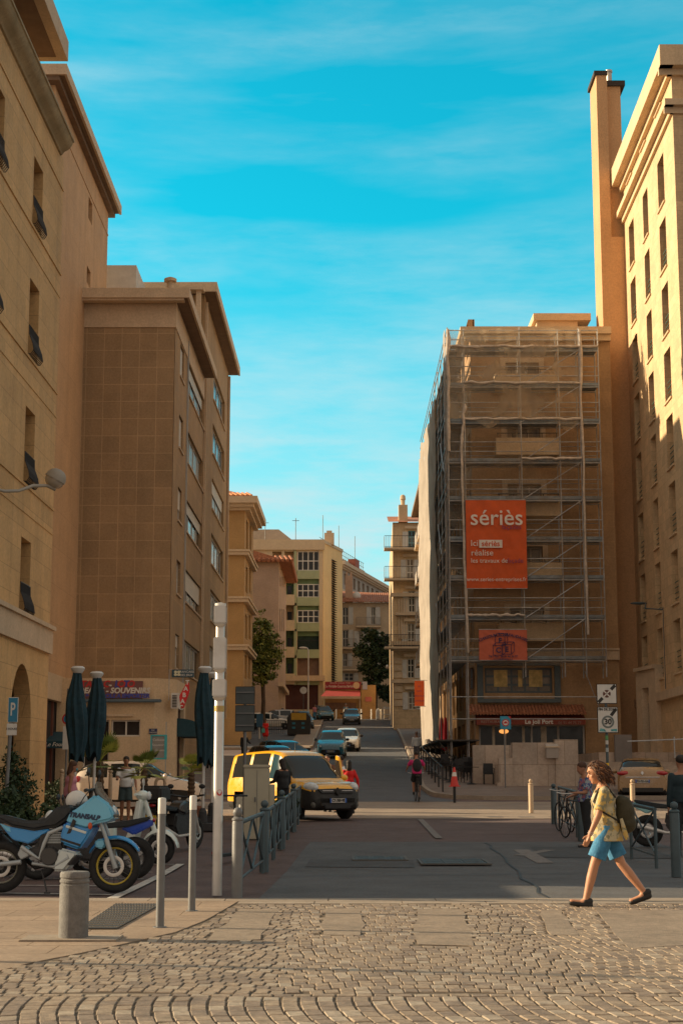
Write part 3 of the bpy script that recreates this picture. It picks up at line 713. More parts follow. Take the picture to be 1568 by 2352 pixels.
simple_eave(fC, tC, zC - .3, .95, .5, u1=fC.L + .95); simple_eave(fC2, tC, zC - .297, .95, .5, u0=-.947)
for py in (1266, 1374, 1484):
    z = W(560, py, dC).z; mb = MB(); fC.box(mb, 0, fC.L + .3, .002, .3, z - .3, z - .05); fC2.box(mb, -.297, fC2.L, .002, .3, z - .297, z - .053); fC.box(mb, 0, fC.L + .4, .003, .4, z - .05, z + .09); fC2.box(mb, -.397, fC2.L, .003, .4, z - .048, z + .087); mb.build('moulding', m_trim, tC)
mb = MB(); ZR = zC + .2
mb.add([(-16, dC - .6, ZR), (xC + .6, dC - .6, ZR), (xC + .6, 123, ZR), (-16, 123, ZR), (xC - 3.5, 117.7, ZR + 1.9), (-14, 117.7, ZR + 1.9)], [(0, 1, 4, 5), (1, 2, 4), (2, 3, 5, 4), (3, 0, 5)])
mb.build('roof', m_rtile, tC)
mb = MB()
for k in range(26): mb.tube([(xC + .5 - k * .34, dC - .62, ZR + .05), (xC + .1 - k * .34, dC + .3, ZR + .38)], .12, 6)
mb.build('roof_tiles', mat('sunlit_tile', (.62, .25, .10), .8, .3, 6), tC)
for nm, foot, z, lab in (('apartment_building', [(-30, 122.6), (-14.5, 122.6), (-14.5, 147), (-30, 147)], 24, 'plain ochre block hidden by the brown blocks, added to shade the hill road'),  # unseen block added to keep the hill road in shade
                  ('apartment_building', [(-34, 152.6), (-12, 152.6), (-12, 168), (-34, 168)], 26, 'plain block further up the hill behind the pinkish gabled house')):
    bthing(nm, lab, foot, z, m_ocre)
dD = 150.0; xD = WX(639, dD, 1500); zD = W(610, 1290, dD).z
fD = Fc((-13.5, dD), (xD, dD)); fD2 = Fc((xD, dD), (xD + .15, 166))
ops = []
for y0, y1 in ((1322, 1345), (1398, 1450), (1470, 1520)):
    for a, b in ((641.5, 643.8), (646.5, 648.5), (650.8, 652.4)):
        u0 = fD2.at(a, 1500)[0]; u1 = fD2.at(b, 1500)[0]; ops.append((max(.4, u0), u1, fD2.at((a + b) / 2, y1)[1], fD2.at((a + b) / 2, y0)[1]))
tD, _ = bthing('old_house', 'old pinkish house with a blank side wall and tiled eave behind the leafy tree',
               [(-13.5, dD), (xD, dD), (xD + .15, 166), (-13.5, 166)], zD, mat('pink_render', (.46, .33, .25), .92, .16, .5, .5, 40, stain=((.52, .36, .22), .22, .9), streak=.2), {1: ops})
for o in ops: fD2.window(o, tD, m_brownf, m_glass, .25, 2, 1, .1)
mb = MB(); mb.add([(-14, dD - .5, zD + .1), (xD + 1.2, dD - .5, zD - .1), (xD + 1.2, 166.4, zD - .1), (-14, 166.4, zD + .1), (-14, dD - .5, zD + 1.5), (xD - 3, dD - .5, zD + 1.2), (xD - 3, 166.4, zD + 1.2), (-14, 166.4, zD + 1.5)],
                  [(0, 1, 5, 4), (1, 2, 6, 5), (2, 3, 7, 6), (4, 5, 6, 7), (0, 1, 2, 3)])
for k in range(24): mb.tube([(xD + 1.3 - k * .45, dD - .75, zD + .02), (xD + 1.0 - k * .45, dD + .2, zD + .5)], .17, 6)
for k in range(34): mb.tube([(xD + 1.35, dD - .3 + k * .48, zD - .05), (xD + .6, dD - .3 + k * .48, zD + .22)], .17, 6)
mb.build('roof', m_rtile, tD)
mb = MB(); mb.box(xD, dD - .1, 10.0, xD + .5, 166.2, 10.4); mb.build('ledge', m_trim, tD)
# ---------------------------------------------------------------- E : modern flats
dE = 172.0
def EX(px): return WX(px, dE, 1450)
fE = Fc((EX(575), dE), (EX(741), dE)); fE2 = Fc((EX(741), dE), (EX(741) + 2.1, dE + 7.5))
zE = W(700, 1243, dE).z
def MY(y): return 1119.6 + y / 3.33
def MX(x): return 505.3 + x / 3.33
m_green = mat('green_panel', (.13, .20, .10), .8, .15, 1, .2, 40); m_gcream = mat('green_cream', (.36, .40, .24), .8, .1, 1, .2, 40)
m_shut = mat('brown_shutter', (.20, .12, .085), .7, .15, 3, .2, 30)
op = []
for y0, y1 in ((485, 635), (685, 840), (885, 1035), (1085, 1240), (1285, 1445)):
    op.append(fE.rect(MX(590), MY(y0), MX(757), MY(y1))); op.append(fE.rect(MX(492), MY(y0 + 5), MX(568), MY(y1)))
    op.append(fE.rect(MX(400), MY(y0 + 5), MX(470), MY(y1)))
op.append(fE.rect(MX(300), MY(1490), MX(750), MY(1700)))
tE, _ = bthing('apartment_building', 'modern cream apartment block with stacked green loggias, white glazing and a tall side wall tinted for bounced light',
               [(EX(575), dE), (EX(741), dE), (EX(741) + 2.1, dE + 7.5), (EX(741) + 2.1, 190), (EX(575), 190)], zE, mat('apartment_cream', (.60, .47, .31), .85, .07, .6, .3, 50, streak=.15), {0: op}, depth=1.1)
for i in range(5):
    o = op[3 * i]; w = (o[0], o[1], o[2] + .0, o[3] - (0 if i == 0 else .75))
    if i < 3: fE.window(w, tE, mat('white_upvc', (.72, .70, .66), .5), m_glass, .35, 4, 2, .1)
    else:
        mb = MB(); fE.box(mb, o[0], o[1], -.5, -.45, o[2], o[3]); mb.build('shutter', m_shut if i == 4 else mat('dark_green_blind', (.02, .045, .035), .8), tE)
        if i == 3: mb = MB(); [fE.box(mb, o[0] + k * .25, o[0] + k * .25 + .04, -.2, -.16, o[2], o[2] + 1.0) for k in range(int((o[1] - o[0]) / .25))]; fE.box(mb, o[0], o[1], -.2, -.15, o[2] + 1.0, o[2] + 1.06); mb.build('railing', m_black, tE)
    mb = MB(); fE.box(mb, o[0] - .02, o[1] + .02, .003, .08, o[2] - .95, o[2] - .003); mb.build('balcony_front', m_gcream, tE)
    if 0 < i < 4: mb = MB(); fE.box(mb, o[0] + .01, o[1] - .01, -.34, -.28, o[3] - .74, o[3] - .01); mb.build('green_panel', m_green, tE)
    mb = MB(); fE.box(mb, o[0] - .36, o[0] - .08, .003, .14, o[2] - .96, o[3]); mb.build('pilaster', m_gcream, tE)
    for j in (1, 2):
        o = op[3 * i + j]; mb = MB(); fE.box(mb, o[0], o[1], -1.05, -1.0, o[2], o[3]); b_ = mb.build('loggia_wall', m_green if i in (1, 3, 4) else m_cream, tE)
        mb = MB(); fE.box(mb, o[0] + .3, o[1] - .3, -.99, -.95, o[2] + .1, o[3] - .8); mb.build('window', m_glass, tE)
        mb = MB(); fE.box(mb, o[0] - .02, o[1] + .05, .004, .35, o[2] - .9, o[2] + .25); mb.build('balcony_front', mat('apartment_cream'), tE)
mb = MB(); o = op[-1]; fE.box(mb, o[0], o[1], -1.08, -1.03, o[2], o[3]); mb.build('shop_front', mat('dark_red_front', (.10, .035, .03), .7, .3, .5), tE)
mb = MB(); fE.box(mb, 0, fE.L + .25, .002, .9, W(700, 1565, dE).z, W(700, 1553, dE).z); mb.build('canopy', m_trim, tE)
mb = MB(); fE.box(mb, -.2, fE.L + .2, .002, .3, zE - 1.0, zE + .15); fE2.box(mb, .0, fE2.L, .002, .15, zE - .2, zE + .147); mb.build('parapet', mat('apartment_cream'), tE)
mb = MB(); fE2.box(mb, 0, fE2.L, .001, .06, 7, zE - .2); mb.build('side_wall', mat('bounce_lit_side', (.80, .55, .26), .9, .06, .7, .3, 50, streak=.12), tE)  # brighter yellow colour carries the light bounced onto this side
mb = MB(); 
for k in range(58): z = W(765, 1275, dE).z - k * .262; mb.add([fE2.P(3.3, .063, z), fE2.P(4.6, .063, z), fE2.P(4.6, .063, z - .16), fE2.P(3.3, .063, z - .16)], [(0, 1, 2, 3)]); fE2.box(mb, 3.3, 4.6, .064, .34, z - .2, z - .165)
mb.build('stair_vents', mat('dark_vent', (.07, .05, .03), .9), tE)
mb = MB(); q = W(757, 1225, dE + 3); mb.box(q.x - .6, dE + 2.6, zE, q.x + .5, dE + 3.6, q.z); mb.box(q.x - .35, dE + 2.9, q.z, q.x + .25, dE + 3.3, q.z + .3); mb.build('chimney', m_trim, tE)
mb = MB(); a = W(576, 1216, dE + 8); b = W(640, 1216, dE + 8); c = W(668, 1238, dE + 8); mb.extr([(a.x, dE + 8, zE), (a.x, dE + 8, a.z), (b.x, dE + 8, b.z), (c.x, dE + 8, c.z), (c.x, dE + 8, zE)], (0, 6, 0)); mb.build('roof_housing', mat('grey_render', (.42, .34, .27), .9, .15), tE)
mb = MB()
for px, t_ in ((609, 1195), (679, 1190)): q = W(px, t_, dE + 7); mb.tube([(q.x, dE + 7, zE), (q.x, dE + 7, q.z)], .04, 4); mb.tube([(q.x - .4, dE + 7, q.z - .3), (q.x + .4, dE + 7, q.z - .3)], .03, 4)
mb.build('aerial', m_black, tE)
# ---------------------------------------------------------------- F : long palace behind, G : balconied house
fFf = Fc((WX(780, 222, 1350), 222), (WX(912, 262, 1400), 262))
zF0 = fFf.at(786, 1296)[1]
ops = []
for k in range(12):
    px = 790 + k * 10.4; ops.append(fFf.rect(px, 1318 + k * 2.4, px + 5.2, 1344 + k * 2.2)); 
zw0, zw1 = ops[0][2], ops[0][3]
ops = [(o[0], o[1], zw0, zw1) for o in ops] + [(o[0], o[1], zw0 - 5.2, zw1 - 5.0) for o in ops]
tF, _ = bthing('palace', 'long grey stone palace with a red roof edge on the skyline',
               [tuple(fFf.P(0, 0, 0)[:2]), tuple(fFf.P(fFf.L, 0, 0)[:2]), (14, 275), (-14, 240)], zF0, mat('grey_stone', (.36, .30, .25), .88, .12, .8, .4, 30, streak=.2), {0: ops}, depth=.5)
for o in ops: fFf.window(o, tF, m_frame, m_glass, .4, 2, 1, .1)
simple_eave(fFf, tF, zF0 - .3, .9, .5); mb = MB(); fFf.box(mb, 0, fFf.L, .003, .4, zw0 - 1.4, zw0 - .9); fFf.box(mb, 0, fFf.L, .003, .3, zw1 + .6, zw1 + .9); mb.build('moulding', m_trim, tF)
mb = MB(); mb.add([fFf.P(0, .3, zF0 + .2), fFf.P(fFf.L, .3, zF0 + .2), fFf.P(fFf.L, -2.5, zF0 + 1.4), fFf.P(0, -2.5, zF0 + 1.4)], [(0, 1, 2, 3)]); mb.build('roof', m_rtile, tF)
mb = MB(); fFf.box(mb, 0, fFf.L * .68, -6, -2.6, zF0, zF0 + 2.4); mb.build('attic_wall', m_trim, tF)
for u in (3, 17): mb = MB(); fFf.box(mb, u, u + 2.6, -2.8, -1.6, zF0 + .5, zF0 + 2.9); mb.build('chimney', mat('brick_red', (.36, .12, .08), .9), tF)
mb = MB()
for k in range(22): u = 1 + k * 1.3; mb.tube([fFf.P(u, -3, zF0 + 2.4), fFf.P(u, -3, zF0 + 3.8)], .04, 4)
for z in (3.1, 3.8): mb.tube([fFf.P(0, -3, zF0 + z), fFf.P(29, -3, zF0 + z)], .04, 4)
for u in (6, 16, 27): mb.tube([fFf.P(u, -4, zF0 + 2.4), fFf.P(u, -4, zF0 + 8)], .05, 4)
mb.build('roof_railing', mat('blue_grey_rail', (.14, .2, .22), .6), tF)
dG = 186.0; fG = Fc((WX(780, dG, 1500), dG), (WX(903, dG, 1500), dG)); zG = W(850, 1384, dG).z
m_gren = mat('house_render', (.50, .38, .26), .9, .1, .7, .35, 40, streak=.25); m_wsh = mat('pale_shutter', (.55, .53, .50), .7)
op = [fG.rect(MX(935), MY(915), MX(982), MY(1050)), fG.rect(MX(1155), MY(915), MX(1188), MY(1050)), fG.rect(MX(935), MY(1090), MX(982), MY(1220)), fG.rect(MX(1060), MY(1100), MX(1090), MY(1220)),
      fG.rect(MX(940), MY(1270), MX(975), MY(1370)), fG.rect(MX(1155), MY(1090), MX(1188), MY(1220)), fG.rect(MX(1155), MY(1270), MX(1188), MY(1380)), fG.rect(MX(950), MY(1420), MX(1020), MY(1480))]
tG, _ = bthing('old_house', 'old ochre house with pale shutters and balconies behind the dark tree',
               [tuple(fG.P(0, 0, 0)[:2]), tuple(fG.P(fG.L, 0, 0)[:2]), (fG.P(fG.L, 0, 0).x, 196), (fG.P(0, 0, 0).x, 196)], zG, m_gren, {0: op})
for i, o in enumerate(op):
    fG.window(o, tG, m_frame, m_glass, .25, 2, 2, .08)
    for s_ in (0, 1):
        mb = MB(); a = o[0] - .55 if s_ == 0 else o[1] + .02; fG.box(mb, a, a + .52, .003, .07, o[2], o[3])
        for k in range(10): z = o[2] + (o[3] - o[2]) * (k + .5) / 10; fG.box(mb, a + .05, a + .47, .07, .09, z, z + .05)
        mb.build('shutter', m_wsh, tG)
def balcony(f, t, u0, u1, z, d=.9, h=1.0, slab=m_trim, rail=m_black, step=.14):
    mb = MB(); f.box(mb, u0, u1, .002, d, z - .18, z); b = mb.build('balcony', slab, t)
    mb = MB(); n = int((u1 - u0) / step)
    for i in range(n + 1): u = u0 + .03 + (u1 - u0 - .06) * i / n; mb.tube([f.P(u, d - .05, z), f.P(u, d - .05, z + h)], .014, 4)
    for k in range(int(d / step)): 
        for u in (u0 + .03, u1 - .03): mb.tube([f.P(u, k * step, z), f.P(u, k * step, z + h)], .014, 4)
    for zz in (z + .08, z + h): mb.tube([f.P(u0 + .03, 0, zz), f.P(u0 + .03, d - .05, zz), f.P(u1 - .03, d - .05, zz), f.P(u1 - .03, 0, zz)], .022, 5)
    r = mb.build('railing', rail, t); r.parent = b; r.matrix_parent_inverse = Matrix.Identity(4); return b
for x0, x1, y in ((1040, 1228, 1060), (930, 1045, 1225), (1100, 1230, 1225), (930, 1090, 1390)):
    a = fG.rect(MX(x0), MY(y), MX(x1), MY(y + 3)); balcony(fG, tG, a[0], a[1], a[2], rail=mat('grey_rail', (.25, .22, .19), .6))
mb = MB(); g = fG.L
mb.add([fG.P(-.3, .6, zG), fG.P(g + .3, .6, zG), fG.P(g + .3, -5, zG + 1.6), fG.P(-.3, -5, zG + 2.0)], [(0, 1, 2, 3)])
for k in range(26): mb.tube([fG.P(-.2 + k * .25, .65, zG + .04), fG.P(-.2 + k * .25, -4.6, zG + 1.65)], .09, 5)
mb.build('roof', m_rtile, tG)
mb = MB(); q = fG.at(MX(1008), 1384)[0]; fG.box(mb, q - .8, q + .1, -2.2, -1.4, zG, zG + 3.4); fG.box(mb, q - .7, q - .5, -2, -1.8, zG + 3.4, zG + 3.9); fG.box(mb, q - .2, q, -2, -1.8, zG + 3.4, zG + 3.9); mb.build('chimney', mat('pinkish_plaster', (.52, .34, .24), .9), tG)
mb = MB(); q = fG.at(MX(1045), MY(832)); mb.lathe([(0.02, 0), (.35, .1), (.5, .22), (.46, .22), (.3, .14), (.02, .05)], tuple(fG.P(q[0], -1.2, q[1] + .2)), 14, 'y'); mb.build('satellite_dish', mat('dish_grey', (.6, .58, .55), .6), tG, smooth=50)
# ---------------------------------------------------------------- H : haussmann corner, I : balconied neighbour
dH = 139.0; xh0, xh1 = WX(903, dH, 1500), WX(975, dH, 1500)
fH = Fc((xh0, dH), (xh1, dH)); zH = W(930, 1200, dH).z; m_hs = mat('carved_stone', (.56, .41, .25), .88, .12, 1.2, .5, 30, blocks=(1.2, .55, .02, (.8, .8, .8), .05), streak=.25)
op = [fH.rect(MX(1438), MY(330), MX(1492), MY(468)), fH.rect(MX(1425), MY(545), MX(1480), MY(700)), fH.rect(MX(1440), MY(790), MX(1490), MY(955)), fH.rect(MX(1432), MY(1040), MX(1490), MY(1220)),
      fH.rect(MX(1432), MY(1310), MX(1485), MY(1460)), fH.rect(MX(1440), MY(1560), MX(1500), MY(1700))]
tH, _ = bthing('apartment_building', 'slim carved stone corner building with stacked iron balconies, right of the street end',
               [(xh0, dH), (xh1, dH), (xh1 + 6, 170), (xh0 + .6, 170)], zH, m_hs, {0: op})
for i, o in enumerate(op):
    fH.window(o, tH, m_frame if i else mat('sky_blue_frame', (.10, .32, .40), .6), m_glassw if i % 2 else m_glass, .25, 2, 3, .08)
    for s_ in (0, 1):
        mb = MB(); a = o[0] - .5 if s_ == 0 else o[1] + .02; fH.box(mb, a, a + .46, .003, .06, o[2], o[3] - .1); mb.build('shutter', m_wsh, tH)
    mb = MB(); fH.box(mb, o[0] - .3, o[1] + .3, .003, .25, o[3] + .15, o[3] + .4); mb.build('lintel', m_trim, tH)
for y, d_ in ((474, 1.3), (706, 1.2), (1225, 1.2)): z = W(930, MY(y), dH).z; balcony(fH, tH, -.8, fH.L, z, d_, 1.05)
z = W(930, MY(960), dH).z; mb = MB(); fH.box(mb, .2, fH.L, .003, .5, z - .25, z); mb.build('moulding', m_trim, tH)
z0, z1 = W(930, MY(1160), dH).z, W(930, MY(850), dH).z
for k in range(4): mb = MB(); u = .45 + k * .22; fH.box(mb, u, u + .14, .003, .12, z0, z1); mb.build('pilaster', m_trim, tH)
mb = MB()
for y in (820, 1190, 1480, 1235): z = W(930, MY(y), dH).z; fH.box(mb, -.25, fH.L, .004, .35, z - .2, z + .12)
for k in range(7): z = W(930, MY(1700), dH).z + .3 + k * .62; fH.box(mb, .02, .8, .003, .1, z, z + .5)
mb.build('stone_band', m_trim, tH)
mb = MB(); mb.add([(xh0 - .4, dH - .4, zH), (xh1, dH - .4, zH), (xh1, dH + 4, zH + 1.2), (xh0 - .4, dH + 4, zH + 1.2), (xh0 - .4, dH + 20, zH)], [(0, 1, 2, 3)]); mb.build('roof', m_rtile, tH)
mb = MB(); q = WX(MX(1398), dH + 1, 1200); mb.box(q - .4, dH + .5, zH, q + .4, dH + 1.5, zH + 1.7); mb.lathe([(.18, 0), (.2, .5), (.26, .55), (.22, .9), (.1, 1.0)], (q, dH + 1, zH + 1.7), 8); mb.build('chimney', m_cream, tH)
# I : runs along the right side of the street between H and the scaffolded block
xI = 6.75
fI = Fc((xI + .1, 130), (xI, 107.5)); zI = W(945, 1225, 135).z + 1.0
tI, _ = bthing('apartment_building', 'stone building with a deep dark eave and side balconies, seen edge-on past the netting',
               [(xI, 107.5), (13.5, 107.5), (13.5, 130), (xI + .1, 130)], 23.0, m_cream, {})
for k in range(5):
    z = 7.2 + k * 3.2
    for u in (2, 7, 12, 17): balcony(fI, tI, u, u + 2.6, z, .85, 1.0, rail=mat('pale_rail', (.4, .36, .32), .6))
    for u in (2.5, 7.5, 12.5, 17.5): mb = MB(); fI.box(mb, u, u + 1.3, .003, .05, z, z + 2.3); mb.build('window', m_glassw, tI)
mb = MB(); fI.box(mb, -.3, fI.L + .3, -1, 1.0, 23.0, 23.3); fI.box(mb, -.3, fI.L + .3, -1, .4, 22.6, 22.98); mb.build('eave', m_eave, tI)
# ---------------------------------------------------------------- R : tall right block and its rear wall with chimney
xR = 15.26; dT = 83.0; yR = 68.4
R0, R1 = (xR, yR), (xR + .34, dT)
fR = Fc(R1, R0); zR = W(1513, 160, 67.9).z + .3
c3 = [fR.at(1517, 419), fR.at(1522, 565)]; pr = c3[0][1] - c3[1][1]
zr0 = fR.at(1517, 478)[1]; col3 = fR.rect(1510, 347, 1525, 491); col2 = fR.rect(1476, 422, 1488, 554); col1 = fR.rect(1444, 488, 1456, 615)
ops = []
for c in (col1, col2, col3):
    zc = c[2]
    for k in range(12):
        if zc - pr * k > 3.2: ops.append((c[0], c[1], zr0 - pr * k, zr0 + pr * .76 - pr * k))
    ops.append((c[0], c[1], fR.at(1515, 242)[1], fR.at(1515, 202)[1]))
ops = [o for o in ops if o[2] > 5.2]
xR2 = 30
fRf = Fc((xR, yR), (xR2, yR))
opf = [(1.8 + 3 * i, 3.0 + 3 * i, zr0 - pr * k, zr0 - pr * k + 2.3) for i in range(4) for k in range(9)]
m_R = mat('pale_gold_stone', (.62, .44, .255), .85, .09, .8, .5, 25, blocks=(.9, .45, .012, (.80, .78, .76), .10), streak=.25)
tR, _ = bthing('apartment_building', 'very tall pale gold stone block on the right with columns of narrow windows',
               [R1, R0, (xR2, yR), (xR2, dT)], zR, m_R, {0: ops, 1: opf}, depth=.5)
m_rb = mat('russet_reveal', (.20, .10, .07), .7, .2, 3, .1)
for o in ops:
    fR.window(o, tR, m_rb, m_glass, .5, 2, 1, .07, sill=m_cream)
    if o[3] < zR - 6: mb = MB(); [fR.box(mb, o[0] + .05, o[1] - .05, -.15, -.12, o[2] + .25 * q, o[2] + .25 * q + .03) for q in range(1, 5)]; mb.build('railing', mat('green_rail', (.05, .12, .09), .6), tR)
for o in opf: fRf.window(o, tR, m_rb, m_glass, .5, 2, 1, .07)
def corn(z, w, h, name):
    for f, a, b in ((fR, -.0, fR.L + w), (fRf, -w + .003, fRf.L)):
        mb = MB()
        f.box(mb, a, b, .003, w, z, z + h); f.box(mb, a, b - (w * .65 if f is fR else 0), .004, w * .35, z - .3, z - .003)
        mb.build(name, m_cream, tR)
zc1 = W(1513, 150, 67.9).z; corn(zc1, .62, 1.0, 'cornice')
zc2 = fR.at(1535, 268)[1] ; corn(zc2, .42, .3, 'lower_cornice')
mb = MB(); fR.box(mb, 0, fR.L + .25, .003, .25, 5.1, 5.5); fRf.box(mb, -.247, fRf.L, .003, .25, 5.103, 5.5); mb.build('plinth_band', m_trim, tR)
# rear wall
xT0 = WX(1380, dT, 1000); zT = fR.at(1440, 400)[1]
tT = thing('chimney_wall', 'plain orange wall topped by a tall chimney stack, right of the scaffolding', 'building', (14, 84, gz(84))); tT['world_space'] = 1
m_T = mat('orange_render', (.58, .34, .175), .9, .08, .5, .4, 50, streak=.12)
mb = MB(); zt1 = W(1395, 180, dT).z; xa, xb, xc = WX(1372, dT, 250), WX(1395, dT, 250), WX(1424, dT, 250)
xa = WX(1372, dT, 300)
mb.box(xa, dT - .03, -1, xR + .38, dT + 2.2, zT - 3); mb.build('wall', m_T, tT)
mb = MB(); mb.box(xa + .003, dT - .027, zT - 2.997, xb, dT + 2.2, zt1 + .2); mb.box(xb + .003, dT + .35, zT - 2.994, xc + .1, dT + 2.2, zt1 - .3); ch = mb.build('chimney', m_T, tT)
mb = MB(); mb.box(xa - .12, dT - .1, zt1 + .203, xb + .03, dT + 2.3, zt1 + .45); mb.box(xb + .033, dT + .2, zt1 - .297, xc + .35, dT + 2.3, zt1); mb.build('chimney_cap', mat('soot_cap', (.05, .04, .035), .9), tT)
mb = MB(); mb.lathe([(.16, 0), (.16, .9), (.2, .92), (.2, 1.05), (.05, 1.1)], (xb + .35, dT + 1.2, zt1), 10); mb.build('flue', mat('flue_metal', (.5, .45, .4), .4, metal=.6), tT, smooth=40)
# entrance storey of R (doorway, recess, base wall)
mb = MB(); fT = Fc((xR - 2.2, 80.5), (xR + .2, 80.5))
fE3 = Fc((WX(1462, 79.5, 1650), 79.5), (WX(1507, 76.5, 1650), 76.5)); zE3 = fE3.at(1480, 1540)[1]
doors = [fE3.rect(1476, 1580, 1492, 1790)]
mb = MB(); fE3.wall(mb, 0, zE3, doors, .4); fx = Fc(tuple(fE3.P(fE3.L, 0, 0)[:2]), (xR + 3, 76.5)); fx.wall(mb, 0, zE3, [], .2)
fE3.box(mb, 0, fE3.L, -.6, .12, zE3 + .003, zE3 + .18); mb.build('entrance_porch', m_trim, tR)
mb = MB(); o = doors[0]; fE3.box(mb, o[0], o[1], -.4, -.34, 0, o[3]); d_ = mb.build('door', mat('grey_door', (.12, .11, .11), .6), tR)
# ================================================================ S : scaffolded block
dS = 81.0
sx = WX(1080, dS, 850); sxr = WX(1372, 83.0, 300) - .02
zS = W(1200, 760, dS).z
S0, S1 = (sx, dS), (sxr, dS)
fS_ = Fc(S0, S1); fSs = Fc((sx, 107.3), S0)
m_S = mat('old_brown_stone', (.44, .275, .145), .9, .12, .8, .4, 40, blocks=(1.6, .8, .012, (1.12, 1.1, 1.08), .06), streak=.3)
wz = [(833, 899), (979, 1045), (1113, 1184), (1255, 1330), (1398, 1468)]
ops = [fS_.rect(1163, a, 1240, b) for a, b in wz]
u0w, u1w = ops[1][0], ops[1][1]
ops = [(u0w, u1w, o[2], o[3]) for o in ops]
bay = fS_.rect(1113, 1534, 1268, 1592); slit = fS_.rect(1079, 1535, 1088, 1583); rest = fS_.rect(1100, 1664, 1345, 1775)
fops = ops + [bay, slit, rest]
sops = []
for k in range(9):
    for i in range(7):
        z = 5.2 + i * 3.12
        sops.append((2.0 + k * 2.75, 3.2 + k * 2.75, z, z + 2.0))
for k in range(8): sops.append((1.6 + k * 3.1, 3.6 + k * 3.1, 1.9, 4.4))
tSb, _ = bthing('apartment_building', 'brown stone block wrapped in scaffolding above a red restaurant awning',
                [(sx, 107.3), S0, S1, (sxr, 107.3)], zS, m_S, {0: sops, 1: fops}, depth=.35)
for o in ops:
    fS_.window(o, tSb, mat('old_cream_frame', (.42, .36, .28), .7), m_glassw, .35, 3, 2, .09)
    mb = MB()
    for a, b in ((o[0] - .28, o[0] - .002), (o[1] + .002, o[1] + .28)): fS_.box(mb, a, b, .003, .08, o[2] - .1, o[3] + .25)
    fS_.box(mb, o[0], o[1], .003, .08, o[3] + .002, o[3] + .25); mb.build('surround', m_trim, tSb)
    z = o[2] - .02; mb = MB()
    fS_.box(mb, o[0] - .65, o[1] + .85, .003, .95, z - .15, z); fS_.box(mb, o[0] - .65, o[1] + .85, .85, .95, z + .003, z + .75) if True else None
    fS_.box(mb, o[0] - .65, o[0] - .55, .003, .85, z + .003, z + .75); fS_.box(mb, o[1] + .75, o[1] + .85, .003, .85, z + .003, z + .75)
    b_ = mb.build('balcony', m_cream, tSb)
    mb = MB(); mb.tube([fS_.P(o[0] - .6, .9, z + 1.0), fS_.P(o[1] + .8, .9, z + 1.0)], .025, 5)
    for k in range(5): u = o[0] - .55 + k * (o[1] - o[0] + 1.3) / 4; mb.tube([fS_.P(u, .9, z + .7), fS_.P(u, .9, z + 1.0)], .02, 4)
    r = mb.build('railing', m_black, tSb); r.parent = b_; r.matrix_parent_inverse = Matrix.Identity(4)
for o in sops:
    if o[3] - o[2] == 2.0 or abs(o[3] - o[2] - 2) < .01: fSs.window(o, tSb, m_frame, m_glassw, .3, 2, 2, .07)
    else: fSs.window(o, tSb, m_brownf, m_glassw, .3, 3, 2, .08, name='shop_window')
mb = MB(); fS_.box(mb, -.55, fS_.L, .003, .55, zS - .28, zS + .1); fSs.box(mb, 0, fSs.L, .003, .55, zS - .277, zS + .097); fS_.box(mb, -.3, fS_.L, .003, .3, zS - .6, zS - .283); mb.build('cornice', m_cream, tSb)
mb = MB(); a = W(1227, 733, 86); mb.box(a.x, 85, zS, 13.2, 92, a.z - .4); mb.box(a.x - .2, 84.8, a.z - .397, a.x + 3.0, 92, a.z); mb.box(a.x + 2.2, 86, a.z + .003, 13.3, 92, a.z + .35); mb.build('roof_housing', m_cream, tSb)
mb = MB(); q = W(1185, 748, 84); mb.tube([(q.x, 84, zS), (q.x, 84, zS + .9)], .02, 4); mb.tube([(q.x - .35, 84, zS + .8), (q.x + .35, 84, zS + .65)], .015, 4); mb.tube([(q.x - .2, 84, zS + .6), (q.x + .25, 84, zS + .9)], .015, 4); mb.build('aerial', m_black, tSb)
r = fS_.rect(1100, 1499, 1340, 1512); mb = MB(); fS_.box(mb, -.1, fS_.L, .003, .2, r[2] - .1, r[3] + .1); fS_.box(mb, -.1, fS_.L, .004, .3, r[3] + .103, r[3] + .2); mb.build('moulding', m_trim, tSb)
# bay window : teal-grey frame with ochre panels painting its warm reflections
m_teal = mat('teal_frame', (.10, .13, .14), .6, .15, 3); m_warmg = mat('lit_glass', (.10, .07, .03), .12, .6, 1.2, 0, 40, emit=(1.0, .62, .25, .12))
o = bay; fS_.window(o, tSb, m_teal, m_glassw, .25, 5, 3, .1)
mb = MB()
for a, b in ((.14, .34), (.5, .56), (.66, .86)):
    u0_, u1_ = o[0] + (o[1] - o[0]) * a, o[0] + (o[1] - o[0]) * b; h = o[3] - o[2]
    fS_.box(mb, u0_, u1_, -.2, -.195, o[2] + h * .25, o[2] + h * .92)
g_ = mb.build('curtain_or_reflection', mat('ochre_reflection', (.62, .45, .18), .8, .35, 3), tSb)
mb = MB(); fS_.box(mb, o[0] - .4, o[1] + .4, .003, .25, o[3] + .1, o[3] + .4); fS_.box(mb, o[0] - .4, o[0] - .1, .003, .18, o[2] - .3, o[3] + .1); fS_.box(mb, o[1] + .1, o[1] + .4, .003, .18, o[2] - .3, o[3] + .1); fS_.box(mb, o[0] - .4, o[1] + .4, .003, .3, o[2] - .5, o[2] - .3); mb.build('surround', m_teal, tSb)
o = slit; fS_.window(o, tSb, m_brownf, m_glass, .25, 1, 2, .05)
